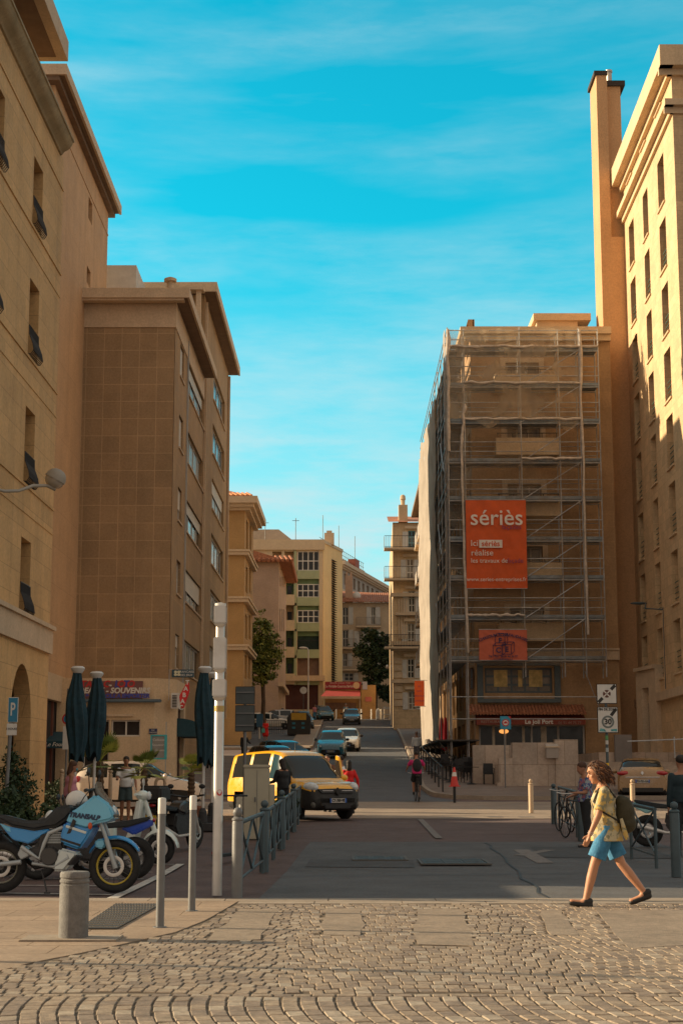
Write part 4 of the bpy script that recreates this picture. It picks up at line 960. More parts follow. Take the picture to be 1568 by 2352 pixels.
# restaurant front
o = rest; fS_.window(o, tSb, mat('pale_frame', (.5, .47, .42), .6), m_glass, .3, 4, 1, .1, name='shop_window')
mb = MB()
for px0, px1 in ((1131, 1137), (1200, 1206), (1243, 1256)): a = fS_.rect(px0, 1668, px1, 1702); fS_.box(mb, a[0], a[1], -.27, -.26, o[2], a[3])
mb.build('curtain_or_reflection', mat('cream_curtain', (.6, .52, .4), .8, .2, 3), tSb)
mb = MB(); a = fS_.rect(1150, 1672, 1165, 1688); mb.ell(tuple(fS_.P((a[0] + a[1]) / 2, -.2, (a[2] + a[3]) / 2)), (.25, .05, .12)); mb.build('orange_lamp', mat('lamp_orange', (.8, .3, .05), .5, emit=(1, .4, .1, .6)), tSb)
r = fS_.rect(1092, 1642, 1348, 1666)
aw = thing('restaurant_awning', 'red-brown restaurant awning with white lettering under a row of clay tiles', 'awning', (9.5, dS - 1, gz(dS))); aw['world_space'] = 1
mb = MB(); u0_, u1_ = fS_.at(1094, 1650, 1.1)[0], fS_.at(1344, 1650, 1.1)[0]; za, zb_ = fS_.at(1200, 1665, 1.1)[1], fS_.at(1200, 1643, 1.1)[1]
mb.add([fS_.P(u0_, 1.1, za), fS_.P(u1_, 1.1, za), fS_.P(u1_, 1.1, za + .28), fS_.P(u0_, 1.1, za + .28), fS_.P(u1_, .35, zb_ + .1), fS_.P(u0_, .35, zb_ + .1), fS_.P(u1_, .3, za), fS_.P(u0_, .3, za)],
       [(0, 1, 2, 3), (3, 2, 4, 5), (1, 6, 4, 2), (0, 3, 5, 7)])
aw_ = mb.build('canvas', mat('red_brown_canvas', (.23, .05, .03), .85, .15, 2), aw)
zt_ = za + .14
for s_, px, sz in (('Le Joli Port', 1237, .31), ('RESTAURANT', 1132, .2), ('06 91 44 75 77', 1308, .19), ('Cuisine Provencale', 1308, .10)):
    u = fS_.at(px, 1655, 1.12)[0]; hang(text_obj('lettering', s_, m_tw if sz > .3 else mat('letter_dull', (.35, .2, .16), .7), sz, fS_.P(u, 1.115, zt_ + (.0 if sz > .15 else .13) - (.05 if sz == .19 else 0)), fS_.t, bold=.012 if sz > .3 else .004), aw_)
mb = MB(); zc_ = fS_.at(1200, 1640, .8)[1]; n = int((u1_ - u0_ + .6) / .17)
for k in range(n): u = u0_ - .3 + k * .17; mb.tube([fS_.P(u, 1.15, zc_), fS_.P(u, .05, zc_ + .45)], .085, 6)
mb.build('tile', m_rtile, aw)
# ---- scaffolding
m_steel = mat('galvanised', (.40, .41, .42), .45, .25, 4, .1, 60, metal=.35); m_deck = mat('deck_blue', (.20, .24, .27), .7, .3, 3, .2)
sc = thing('scaffolding', 'galvanised tube scaffolding with decks, braces and pale netting round the brown stone block', 'scaffolding', (9, 79, gz(79))); sc['world_space'] = 1
yo, yi = 79.3, 80.35; xo, xi_ = 5.5, sx - .35
lev = [W(1200, p, yo).z for p in (802, 885, 968, 1059, 1146, 1239, 1328, 1419, 1514)]; zbase = gz(79) + .11
xs = [xo] + [WX(p, yo, 1300) for p in (1071, 1202, 1292, 1341, 1386)]
ztop = W(1200, 757, yo).z
def pole(p, a, b): mb = MB(); mb.tube([(p[0], p[1], a), (p[0], p[1], b)], .036, 6); return mb.build('standard', m_steel, sc)
for x in xs:
    zb_ = zbase if x < 7 else lev[-1] - .9
    pole((x, yo), zb_, ztop + random.uniform(0, .15)); pole((x, yi), zb_, ztop - .1)
ys_ = [yo + 2.75 * k for k in range(1, 11)]
for i, y in enumerate(ys_): pole((xo, y), gz(y) + .1 if i % 2 == 0 else lev[-1] - .6, ztop - .45 * i * .3 + random.uniform(-.3, .5)); pole((xi_, y), lev[-1] - .6, ztop - .5)
for i, z in enumerate(lev):
    mb = MB()
    for a, b in zip(xs, xs[1:]): mb.box(a + .05, yo + .04, z - .06, b - .05, yi - .04, z)
    mb.box(xs[0], yo - .02, z, xs[-1], yo + .012, z + .15)
    for a, b in zip([yi] + ys_, ys_): mb.box(xo + .04, a + .05, z - .06, xi_ - .04, b - .05, z)
    mb.build('platform', m_deck, sc)
    for dz in (.5, 1.0):
        mb = MB(); mb.tube([(xs[0], yo - .04, z + dz), (xs[-1], yo - .04, z + dz)], .026, 5); mb.tube([(xs[1], yi + .04, z + dz), (xs[-1], yi + .04, z + dz)], .02, 5); mb.tube([(xo - .04, yo, z + dz), (xo - .04, ys_[-1], z + dz)], .026, 5); mb.build('guard_rail', m_steel, sc)
    mb = MB(); mb.tube([(xs[0], yo, z - .1), (xs[-1], yo, z - .1)], .03, 5); mb.tube([(xs[0], yi, z - .1), (xs[-1], yi, z - .1)], .03, 5); mb.build('ledger', m_steel, sc)
    if 1 <= i: mb = MB(); mb.tube([(xs[2], yo - .06, z - .05), (xs[4], yo - .06, lev[i - 1] - .05)], .026, 5); mb.build('brace', m_steel, sc)
    if i % 2: mb = MB(); mb.tube([(xo - .06, yo + 2.75 * (i // 2), z), (xo - .06, yo + 2.75 * (i // 2 + 1), lev[i - 1])], .026, 5); mb.build('brace', m_steel, sc)
mb = MB()
for z in (lev[-1] - 1.9, lev[-1] - 3.0): mb.tube([(xs[0], yo, z), (xs[-1] - .1, yo, z)], .026, 5)
for k in range(4): mb.tube([(xs[0], yo, lev[-1] - 1.2 - k * 1.3), (xs[0], yi, lev[-1] - 1.2 - k * 1.3)], .026, 5)
mb.tube([(xs[4] - .1, yo, lev[-1] - .6), (xs[5] - .1, yo + .2, lev[-1] - 3.2)], .02, 5)
mb.build('ledger', m_steel, sc)
mb = MB(); zz = lev[-1] - 4.1; mb.box(xo - .7, yo - .2, zz, sx, 106, zz + .08); 
for k in range(9): mb.tube([(xo - .7, yo + 3 * k, zz + .05), (xo, yo + 3 * k, zz - .8)], .03, 5)
mb.build('street_canopy', mat('dark_boards', (.06, .055, .05), .8, .2, 2), sc)
# netting
m_net = net_mat('pale_net', (.42, .37, .32), .90, .12); m_net2 = net_mat('thin_hazy_net', (.74, .60, .42), .30, .4)  # warm colour and opacity of the thin net also stand in for haze
def netsheet(name, p0, p1, za, zb_, amp, m, nu=60, nv=60, seed=0, flare=0):
    p0 = Vector(p0); p1 = Vector(p1); t = p1 - p0; n = Vector((t.y, -t.x)).normalized(); mb = MB(); vs = []
    for j in range(nv + 1):
        for i in range(nu + 1):
            a, b = i / nu, j / nv; z = za + (zb_ - za) * b; q = p0 + t * a
            w = amp * (noise.noise(Vector((a * t.length * .7, z * .22, seed))) + .5 * noise.noise(Vector((a * t.length * 2.2, z * .6, seed + 5)))) + flare * max(0, .12 - b) * 6 * math.sin(a * 9)
            zz = z + (noise.noise(Vector((a * 5, seed, 2))) * 1.0 if b in (0.0, ) else 0) - (.25 * math.sin(math.pi * ((a * t.length / 2.75) % 1)) if b == 1.0 else 0)
            q = q + n * w; vs.append((q.x, q.y, zz))
    k = nu + 1
    mb.add(vs, [(j * k + i, j * k + i + 1, (j + 1) * k + i + 1, (j + 1) * k + i) for j in range(nv) for i in range(nu)])
    return mb.build(name, m, sc, smooth=60)
netsheet('netting', (xo - .14, yo + 8.6), (xo - .14, ys_[-1] + .3), lev[-1] - 3.6, ztop - 1.2, .22, m_net, seed=3, flare=.2)
netsheet('netting', (xo - .10, yo - .05), (xo - .10, yo + 1.0), lev[6], ztop, .08, m_net, 6, 50, seed=8)
netsheet('netting', (xs[0] - .02, yo - .14), (xs[4], yo - .14), lev[2] + .05, ztop + .05, .18, m_net2, seed=11)
netsheet('netting', (xs[0] - .02, yo - .1), (xs[5], yo - .1), lev[-1] - .4, lev[2], .12, net_mat('brown_mesh', (.40, .29, .18), .16, .4), seed=23)
netsheet('netting', (xo - .02, yi + .1), (xi_, yi + .1), lev[-1], ztop, .1, net_mat('mid_net', (.5, .42, .34), .35, .3), 8, 40, seed=17)
def bundle(pts, r, m=m_net):
    mb = MB(); path = []; rs = []
    for a, b in zip(pts, pts[1:]):
        for k in range(14):
            t = k / 14; p = Vector(a).lerp(Vector(b), t); s_ = len(path); path.append(p + Vector((noise.noise(Vector((s_ * .45, 1, 0))) * .09, noise.noise(Vector((s_ * .45, 7, 0))) * .06, 0))); rs.append(r * (.6 + .8 * abs(noise.noise(Vector((s_ * .33, 3, 9))))))
    mb.tube(path, rs, 8); return mb.build('gathered_net', m, sc, smooth=60)
m_nets = mat('gathered_net', (.52, .45, .38), .9, .2, 4, .5, 20)
bundle([(xs[0] + .02, yo - .12, ztop), (xs[0] + .02, yo - .12, lev[3])], .11, m_nets)
bundle([(xs[1] - .0, yo - .1, lev[2] + .9), (xs[1] - .2, yo - .1, lev[3] + .6), (xs[1] + .02, yo - .1, lev[-1] - .5)], .10, m_nets)
bundle([(xs[4] + .05, yo - .1, ztop), (xs[4] + .1, yo - .1, lev[-1])], .09, m_nets)
for i, (a, b) in ((0, (0, 5)), (1, (1, 4)), (2, (1, 4)), (3, (2, 4)), (7, (1, 2))):
    mb = MB(); path = [(lerp(xs[a], xs[b], k / 16), yo - .14 + .04 * math.sin(k), lev[i] + .12 + .1 * noise.noise(Vector((k * .6, i, 0)))) for k in range(17)]
    mb.tube(path, [.06 + .05 * abs(noise.noise(Vector((k * .5, i, 4)))) for k in range(17)], 6); mb.build('gathered_net', m_nets, sc, smooth=60)
# banners hung on the scaffold
def banner(name, label, rct, y, col, amp=.05, t=None):
    x0, y0, x1, y1 = rct; xm = (x0 + x1) / 2; ym = (y0 + y1) / 2
    X0, X1 = WX(x0, y, ym), WX(x1, y, ym); Z0, Z1 = W(xm, y1, y).z, W(xm, y0, y).z; t = thing(name, label, 'banner', ((X0 + X1) / 2, y, Z0)); t['world_space'] = 1
    mb = MB(); nu, nv = 30, 40
    for s_, dy in ((0, 0), (1, .012)):
        vs = [(X0 + (X1 - X0) * i / nu, y + dy + amp * noise.noise(Vector((i * .35 + j * .22, j * .12, 1))) * math.sin(math.pi * min(1, i / nu)) , Z0 + (Z1 - Z0) * j / nv) for j in range(nv + 1) for i in range(nu + 1)]
        mb.add(vs, [(j * (nu + 1) + i, j * (nu + 1) + i + 1, (j + 1) * (nu + 1) + i + 1, (j + 1) * (nu + 1) + i) for j in range(nv) for i in range(nu)])
    o = mb.build('canvas', col, t, smooth=60)
    mb = MB(); mb.tube([(X0, y, Z1), (X1, y, Z1)], .02, 5); mb.tube([(X0, y, Z0), (X1, y, Z0)], .015, 5); mb.build('hem_rope', m_steel, t)
    return t, o, X0, X1, Z0, Z1
m_or = mat('orange_canvas', (.60, .095, .018), .75, .1, 2, .2, 20)
yb = yo - .2
t, o, X0, X1, Z0, Z1 = banner('banner', 'large orange vertical banner with white company lettering on the scaffold front', (1070, 1148, 1209, 1352), yb, m_or)
def bt(s_, px, py, size, m, align='LEFT', **k): p = W(px, py, yb - .09); return hang(text_obj('lettering', s_, m, size, (p.x, yb - .09, p.z), align=align, **k), o)
m_bw = mat('banner_white', (.72, .66, .60), .7); m_bv = mat('banner_violet', (.24, .05, .12), .7)
bt('sériès', 1140, 1190, 1.16, m_bw, 'CENTER', sx=1.0, bold=.008); bt('façades', 1197, 1211, .34, m_bv, 'RIGHT'); bt('Ici', 1080, 1248, .44, m_bw); bt('réalise', 1081, 1270, .44, m_bw)
bt('les travaux de', 1081, 1288, .33, m_bw); bt('façade', 1164, 1288, .33, m_bv); bt('www.series-entreprises.fr', 1140, 1331, .29, m_bw, 'CENTER')
mb = MB(); p = W(1100, 1258, yb - .085); q = W(1153, 1240, yb - .085); mb.box(p.x, yb - .088, p.z, q.x, yb - .083, q.z); mb.build('white_panel', m_bw, o)
text_s = W(1126.5, 1249, yb - .1); hang(text_obj('lettering', 'sériès', m_or, .40, (text_s.x, yb - .1, text_s.z), bold=.006), o)
t, o, X0, X1, Z0, Z1 = banner('banner', 'smaller salmon-red banner with lettered cubes low on the scaffold', (1100, 1446, 1210, 1517), yb, mat('salmon_canvas', (.56, .13, .07), .75, .1, 2, .2, 20), .04)
m_bn = mat('banner_navy', (.04, .035, .10), .7)
p = W(1155, 1462, yb - .08); hang(text_obj('lettering', 'CHASOUM ECHAFAUDAGES', m_bn, .20, (p.x, yb - .08, p.z + .08), arc=2.6, bold=.006), o)
for s_, px, py, sz in (('F', 1148, 1472, .36), ('C', 1144, 1494, .36), ('E', 1163, 1492, .36), ('Tél / Fax : 04 91 46 36 57', 1155, 1508, .14), ('www.echafaudages.com', 1155, 1514, .10)):
    p = W(px, py, yb - .08); hang(text_obj('lettering', s_, m_bn, sz, (p.x, yb - .08, p.z), bold=.012 if sz > .3 else .003), o)
mb = MB()
for px, py in ((1148, 1472), (1143, 1494), (1163, 1492)):
    p = W(px, py, yb - .08); h = .24; d_ = .14
    c = [(-h, -h), (h, -h), (h, h), (-h, h)]; e = [(a + d_, b + d_) for a, b in c]
    for a, b in list(zip(c, c[1:] + c[:1])) + [(e[1], e[2]), (e[2], e[3]), (c[1], e[1]), (c[2], e[2]), (c[3], e[3])]: mb.tube([(p.x + a[0], yb - .08, p.z + a[1]), (p.x + b[0], yb - .08, p.z + b[1])], .014, 4)
mb.build('cube_emblem', m_bn, o)
ys3 = 98.5
t = thing('banner', 'small orange banner hanging at the far street end of the netting', 'banner', (WX(962, ys3), ys3, 5)); t['world_space'] = 1
a, b = W(952, 1622, ys3), W(974, 1564, ys3); mb = MB(); mb.box(a.x, ys3 - .01, a.z, b.x, ys3 + .01, b.z); o = mb.build('canvas', m_or, t)
for k, s_ in enumerate(('ICI', 'NOS', 'TRAVAUX', 'FACADE')): hang(text_obj('lettering', s_, m_bv, .14, ((a.x + b.x) / 2, ys3 - .016, b.z - .35 - k * .3)), o)
mb = MB(); mb.tube([(a.x - .1, ys3, b.z + .03), (xo, ys3, b.z + .03)], .02, 5); mb.tube([(a.x - .1, ys3, a.z - .02), (xo, ys3, a.z - .02)], .02, 5); mb.build('bracket', m_steel, t)
# ---- stone parapet wall with letter box, service door
yw = 66.0; gw = gz(yw)
tw = thing('stone_wall', 'pale marble-faced wall with a grey letter box, before the restaurant', 'wall', (WX(1240, yw), yw, gw)); tw['world_space'] = 1
m_marb = mat('marble_slab', (.46, .37, .30), .8, .18, 1.6, .3, 40, blocks=(1.05, 1.0, .012, (.55, .5, .45), .12, .4), stain=((.26, .18, .13), .8, .8))
a, b = W(1177, 1813, yw), W(1326, 1702, yw); a2 = W(1146, 1800, yw)
mb = MB(); mb.box(a.x, yw, gw, W(1276, 1800, yw).x, yw + .5, W(1240, 1706, yw).z); mb.box(W(1276, 1800, yw).x + .002, yw - .06, gw, b.x, yw + .45, b.z + .05); mb.build('wall', m_marb, tw)
mb = MB(); mb.box(a2.x, yw - .1, gw, a.x - .002, yw + .4, W(1160, 1742, yw).z); mb.box(a2.x - .1, yw - .2, gw - .1, a.x + .15, yw + .45, gw + .25); mb.build('pier', m_marb, tw)
mb = MB(); mb.box(a2.x - .9, yw + 2, gw, b.x, yw + 2.4, W(1160, 1712, yw + 2).z); mb.build('rear_wall', m_marb, tw)
lb = thing('letter_box', 'grey metal letter box with sloping lid fixed to the marble wall', 'letter box', (WX(1268, yw), yw - .1, 2.5)); lb['world_space'] = 1
p, q = W(1254, 1742, yw - .3), W(1282, 1708, yw - .3); mb = MB(); mb.extr([(p.x, yw - .08, p.z), (p.x, yw - .32, p.z), (p.x, yw - .36, q.z - .15), (p.x, yw - .08, q.z)], (q.x - p.x, 0, 0)); mb.build('box', mat('letterbox_grey', (.36, .31, .27), .7), lb, bev=.01)
mb = MB(); mb.box(p.x - .04, yw - .40, q.z - .17, q.x + .04, yw - .34, q.z - .12); mb.build('flap', m_trim, lb)
# steps and low plinth on the far right
st = thing('stone_steps', 'broad flight of pale stone steps behind the parked gold car', 'steps', (13, 70, gz(68))); st['world_space'] = 1
mb = MB()
for k in range(7): mb.box(9.9, 66.6 + k * .42, gz(66), 26, 71.9, gz(66) + .16 * (k + 1))
mb.build('flight', mat('step_stone', (.36, .28, .215), .85, .15, 2, .3), st)
mb = MB(); x0 = WX(1380, 71.5); mb.box(x0, 71.95, 1, xR + .2, 80, 2.6); mb.build('plinth', m_marb, st)
mb = MB()
for x in (x0 + 2.6, x0 + 4.2): mb.tube([(x, 68, 2.3), (x, 68, 3.2)], .03, 6)
mb.tube([(x0 + .6, 68, 3.0), (x0 + 4.4, 68, 3.15)], .03, 6); mb.build('handrail', m_steel, st)
mb = MB(); p, q = W(1455, 1745, 71.8), W(1410, 1688, 71.8); mb.box(q.x, 71.6, p.z - .6, p.x - .1, 71.9, q.z); mb.build('grey_panel', mat('grey_panel', (.2, .175, .16), .8), st)
# ================================================================ STREET FURNITURE
m_gpost = mat('grey_post', (.16, .165, .17), .5, .12, 6, .15, 90, spec=.5); m_blue = mat('blue_post', (.055, .085, .10), .5, .15, 5, .15, 70)
m_wpaint = mat('white_paint', (.68, .66, .62), .5, .08, 5, .1, 60); m_conc = mat('grey_concrete', (.17, .165, .16), .75, .18, 5, .4, 90, stain=((.09, .085, .08), 2, .6))
m_alu = mat('brushed_silver', (.62, .60, .57), .32, .08, 3, .08, 90, metal=.35, stain=((.34, .28, .2), 1.1, .5))
m_redp = mat('red_paint', (.50, .02, .02), .5, .1, 4); m_bluep = mat('sign_blue', (.02, .20, .36), .5, .06, 4)
def at(px, d, dz=0): x = WX(px, d); return (x, d, gz(d) + dz)
def gp(px, py): x, y = GH(px, py); return (x, y, gz(y))
# thick bollard on its plate
p = gp(168, 2160); t = thing('thick_bollard', 'short thick grey concrete bollard with two rings under its rim, on a square plate', 'bollard', p)
mb = MB(); mb.lathe([(.138, .02), (.138, .50), (.130, .507), (.130, .52), (.139, .525), (.139, .545), (.130, .552), (.130, .565), (.138, .57), (.138, .605), (.127, .622), (.02, .63)], n=32); mb.build('post', m_conc, t, smooth=35)
mb = MB(); a, b = GP(52, 2172), GP(268, 2152); mb.box(-.46, -.26, -.01, .44, .24, .022); mb.build('base_plate', m_kerb, t, bev=.006)
# slim posts with white tops
def slim(px, py, label):
    t = thing('slim_post', label, 'bollard', gp(px, py), 0, 'slim posts with white tops')
    mb = MB(); mb.lathe([(.042, 0), (.040, 1.13), (.0395, 1.133)], n=20); mb.build('post', m_gpost, t, smooth=35)
    mb = MB(); mb.lathe([(.0415, 1.13), (.0415, 1.275), (.036, 1.288), (.004, 1.292)], n=20); mb.build('white_cap', m_wpaint, t, smooth=35)
    mb = MB(); mb.lathe([(.07, 0), (.07, .012), (.045, .014)], n=16); mb.build('foot_collar', m_gpost, t, smooth=35)
slim(367, 2133, 'slim grey post with white top, nearest to the thick bollard'); slim(440, 2095, 'slim grey post with white top between the other slim post and the silver mast')
# silver mast with three box segments
t = thing('silver_mast', 'tall silver round mast carrying three stacked box segments and a red sticker', 'mast', gp(498, 2058))
zz = lambda py: WZ(py, 20.25)
mb = MB(); mb.lathe([(.064, 0), (.064, zz(1606)), (.06, zz(1606) + .01), (.06, zz(1380))], n=24); mb.build('pole', m_alu, t, smooth=35)
for a, b, w in ((1606, 1556, .175), (1541, 1458, .165), (1434, 1384, .155)):
    mb = MB(); z0, z1 = zz(a), zz(b); mb.box(-w / 2, -.11, z0 + .05, w / 2, .11, z1); mb.extr([(-w / 2, -.11, z0 + .05), (w / 2, -.11, z0 + .05), (w / 2 - .03, -.08, z0), (-w / 2 + .03, -.08, z0)], (0, .19, 0)); mb.build('housing', m_alu, t, bev=.012)
mb = MB(); mb.lathe([(.075, zz(1384)), (.075, zz(1378)), (.02, zz(1376))], n=20); mb.build('cap', m_wpaint, t, smooth=35)
mb = MB(); mb.lathe([(.067, zz(1632)), (.067, zz(1618))], n=24); mb.build('brass_band', mat('brass_band', (.45, .32, .12), .4, metal=.4), t, smooth=35)
mb = MB(); z = zz(1822)
vs = [];
for k in range(12): a = 2 * math.pi * k / 12; r = .04; ang = -math.pi / 2 + .35 + r * math.cos(a) / .066; vs.append((.0665 * math.cos(ang), .0665 * math.sin(ang), z + r * math.sin(a)))
mb.add(vs, [tuple(range(12))]); mb.build('sticker', m_redp, t)
# blue-grey ball-topped bollards
def ballpost(name, label, p, H, r, m, grp, n=18):
    t = thing(name, label, 'bollard', p, 0, grp)
    mb = MB(); mb.lathe([(r, 0), (r, H - .19), (r * .9, H - .17), (r * 1.05, H - .16), (r * 1.05, H - .14), (r * .8, H - .125), (r * .45, H - .115)], n=n); mb.build('post', m, t, smooth=35)
    mb = MB(); mb.ell((0, 0, H - .062), .062, 14, 9); mb.build('ball_finial', m, t, smooth=60); return t
G1 = 'ball-topped posts along the left rail fence'
lp = [(547, 20.25), (608, 25.4), (647, 30.8), (674, 37.6), (694, 45)]
for i, (px, d) in enumerate(lp):
    ballpost('ball_post', ['blue-grey ball-topped post with a lit edge, beside the silver mast', 'ball-topped post, second along the left rail fence from the mast', 'ball-topped post in the middle of the left rail fence', 'ball-topped post, second last before the yellow van', 'farthest ball-topped post of the left fence, by the yellow van bumper'][i], at(px, d), 1.12, .075 if i else .07, m_gpost if i == 0 else m_blue, G1)
def fence_panel(name, label, a, b, H, m, grp, npl=2):
    a = Vector(a); b = Vector(b); L = (b - a).length; ang = math.atan2(b.y - a.y, b.x - a.x); t = thing(name, label, 'fence panel', a, ang, grp); dz = b.z - a.z
    z = lambda x: dz * x / L
    mb = MB(); mb.tube([(0, 0, H), (L, 0, H + dz)], .032, 8); mb.build('top_rail', m, t, smooth=50)
    mb = MB(); mb.tube([(0, 0, .2), (L, 0, .2 + dz)], .018, 6); mb.build('bottom_rail', m, t, smooth=50)
    for x in ([.02, L - .02] if npl < 3 else [.02, L / 2, L - .02]): mb = MB(); mb.tube([(x, 0, z(x)), (x, 0, H + z(x))], .028, 6); mb.build('upright', m, t, smooth=50)
    segs = [(.02, L / 2), (L / 2, L - .02)] if npl > 1 else [(.02, L - .02)]
    for x0, x1 in segs:
        mb = MB(); mb.tube([(x0, 0, .2 + z(x0)), (x1, 0, H + z(x1))], .018, 6); mb.tube([(x0, .0, H + z(x0)), (x1, 0, .2 + z(x1))], .018, 6)
        mb.build('cross_bar', m, t, smooth=50)
    return t
for i in range(4):
    a, b = Vector(at(*lp[i])), Vector(at(*lp[i + 1])); tdir = (b - a).normalized()
    k = 1 if i < 1 else 2
    for q in range(k):
        s0, s1 = a.lerp(b, (q + .06) / k), a.lerp(b, (q + .94) / k)
        fence_panel('fence_panel', 'blue-grey cross-braced rail panel, %s' % [['nearest the silver mast'], ['between second and third ball posts, nearer half', 'between second and third ball posts, farther half'], ['between third and fourth ball posts, nearer half', 'between third and fourth ball posts, farther half'], ['beside the van, nearer half', 'beside the van front bumper']][i][q], s0, s1, .92, m_blue, 'rail panels of the left fence', 2)
# right side bollards and rails
G2 = 'ball-topped posts on the right side'
for (px, d, H, lab, m) in ((1218, 48.5, 1.02, 'pale sunlit ball-topped post standing alone right of the road', m_trim), (1270, 41.5, 1.04, 'dark ball-topped post left of the bicycle rails', m_blue), (1331, 33.5, 1.06, 'dark ball-topped post just left of the walking woman', m_blue),
                        (1545, 24.3, 1.12, 'large dark ball-topped post close to the right edge', m_blue), (1451, 47.5, 1.04, 'pale sunlit ball-topped post in front of the gold car plate', m_trim)):
    ballpost('ball_post', lab, at(px, d), H, .075, m, G2)
fence_panel('fence_panel', 'grey rail panel with cross bars right of the walking woman', gp(1450, 1974), gp(1508, 1996), .95, m_blue, 'rail panels on the right', 1)
fence_panel('fence_panel', 'dark rail panel where the bicycles lean, between two dark posts', at(1282, 40), at(1322, 35), .98, m_blue, 'rail panels on the right', 2)
# small pale posts on the far left and at the hilltop
for px, d, lab in ((142, 41.5, 'pale ball-topped post left of the woman in pink'), (254, 41.5, 'pale ball-topped post beside the man in white shirt')):
    ballpost('ball_post', lab, at(px, d, .0), 1.42, .05, m_trim, 'pale posts on the left')
for k, px in enumerate((756, 772, 790, 830, 853, 875, 882)):
    t = thing('hill_bollard', '%s of the thin white posts across the hilltop' % ('leftmost', 'second from left', 'third from left', 'middle one, fourth', 'fifth from left', 'second from right', 'rightmost')[k], 'bollard', at(px, 165.8), 0, 'white posts across the hilltop')
    mb = MB(); mb.lathe([(.07, 0), (.07, .95), (.05, 1.05), (.01, 1.08)], n=8); mb.build('post', m_wpaint, t, smooth=40)
t = thing('stone_bollard', 'thick pale rounded stone bollard at the hilltop, right of the thin white posts', 'bollard', at(869, 165)); mb = MB(); mb.lathe([(.24, 0), (.24, .8), (.2, 1.0), (.1, 1.12), (.01, 1.15)], n=12); mb.build('post', m_wpaint, t, smooth=50)
# back of a big road sign on its pole
d = 38.0; t = thing('sign_back', 'dark back of a tall road sign on a grey pole before the yellow van', 'road sign', at(561, d))
gzd = gz(d); zr = lambda py: WZ(py, d) - gzd
mb = MB(); mb.tube([(0, .06, 0), (0, .06, zr(1577))], .038, 10); mb.build('pole', m_gpost, t, smooth=50)
hw_ = .235
for a, b in ((1577, 1618), (1620, 1681)):
    mb = MB(); mb.box(-hw_, 0, zr(b), hw_, .02, zr(a)); o = mb.build('plate', mat('sign_back_grey', (.07, .085, .09), .6, .1, 3), t, bev=.018)
mb = MB()
for py in (1592, 1640, 1668): mb.box(-hw_ + .02, -.028, zr(py), hw_ - .02, -.004, zr(py) + .03)
mb.build('bracket', m_gpost, t)
# utility cabinet
d = 34.5; t = thing('utility_cabinet', 'pale beige utility cabinet with a moulded lid, standing left of the fence', 'cabinet', at(592, d)); h = WZ(1757, d) - gz(d)
mb = MB(); mb.box(-.29, -.18, 0, .25, .22, h - .07); mb.build('body', mat('cabinet_beige', (.46, .43, .33), .7, .08, 2, .1), t, bev=.012)
mb = MB(); mb.box(-.31, -.2, h - .068, .27, .24, h); mb.build('lid', mat('cabinet_beige'), t, bev=.015)
mb = MB(); mb.box(.253, -.15, .35, .36, .2, h - .42); mb.build('side_box', mat('cabinet_beige'), t, bev=.012)
mb = MB(); mb.box(-.01, -.188, .1, .0, -.181, h - .12); mb.box(-.06, -.2, h * .5, -.03, -.181, h * .5 + .1); mb.build('door_seam', m_gpost, t)
# closed parasols
m_par = mat('petrol_canvas', (.012, .045, .065), .85, .25, 3, .3, 30)
def parasol(px, top, bot, base_py, lab, d=38.0, w=.40, seed=0):
    t = thing('closed_parasol', lab, 'parasol', at(px, d), 0, 'closed petrol-blue parasols'); g = gz(d); z1 = WZ(top, d) - g; z0 = WZ(bot, d) - g
    mb = MB(); mb.lathe([(.035, 0), (.035, z1)], n=10); mb.build('pole', m_wpaint, t, smooth=40)
    mb = MB(); mb.box(-.3, -.3, 0, .3, .3, .18); mb.lathe([(.12, .18), (.1, .45), (.04, .55)], n=10); mb.build('base', mat('parasol_base', (.045, .045, .05), .8), t, bev=.02)
    mb = MB(); rings = []; n = 40
    for j in range(30):
        b = j / 29; z = z0 + (z1 - .12 - z0) * b; rr = w / 2 * (.66 + .5 * math.sin(math.pi * min(1, .12 + b * .85)) ** 1.2) * (1 - .35 * b ** 3); ring = []
        for i in range(n):
            a = 2 * math.pi * i / n; f_ = 1 + .16 * math.sin(a * 8 + seed + b * 1.6) + .12 * noise.noise(Vector((math.cos(a) * 1.5, math.sin(a) * 1.5 + seed, b * 4)))
            zz_ = z + (-.12 * (1 + math.sin(a * 4 + seed)) if j == 0 else 0)
            ring.append((rr * f_ * math.cos(a) + .03 * math.sin(b * 5 + seed), rr * f_ * math.sin(a), zz_))
        rings.append(ring)
    mb.ring(rings); mb.build('canopy', m_par, t, smooth=60)
    mb = MB(); mb.lathe([(.10, z1 - .14), (.16, z1 - .06), (.17, z1 - .02), (.12, z1 + .02), (.01, z1 + .03)], n=16); mb.build('cap', m_wpaint, t, smooth=40)
    mb = MB(); zb = z0 + (z1 - z0) * .3; mb.lathe([(w * .47, zb), (w * .49, zb + .03), (w * .47, zb + .06)], n=20); mb.build('tie_strap', mat('strap_dark', (.01, .02, .03), .7), t, smooth=40)
parasol(172, 1533, 1730, 1905, 'tallest closed petrol-blue parasol, left of the pair by the palms', 37, .40, 1)
parasol(216, 1545, 1726, 1905, 'closed petrol-blue parasol with loose folds, right of the pair', 38, .40, 4)
parasol(467, 1533, 1738, 1905, 'closed petrol-blue parasol just left of the silver mast', 38, .38, 7)
parasol(487, 1546, 1745, 1880, 'closed petrol-blue parasol half hidden behind the silver mast', 42, .36, 9)
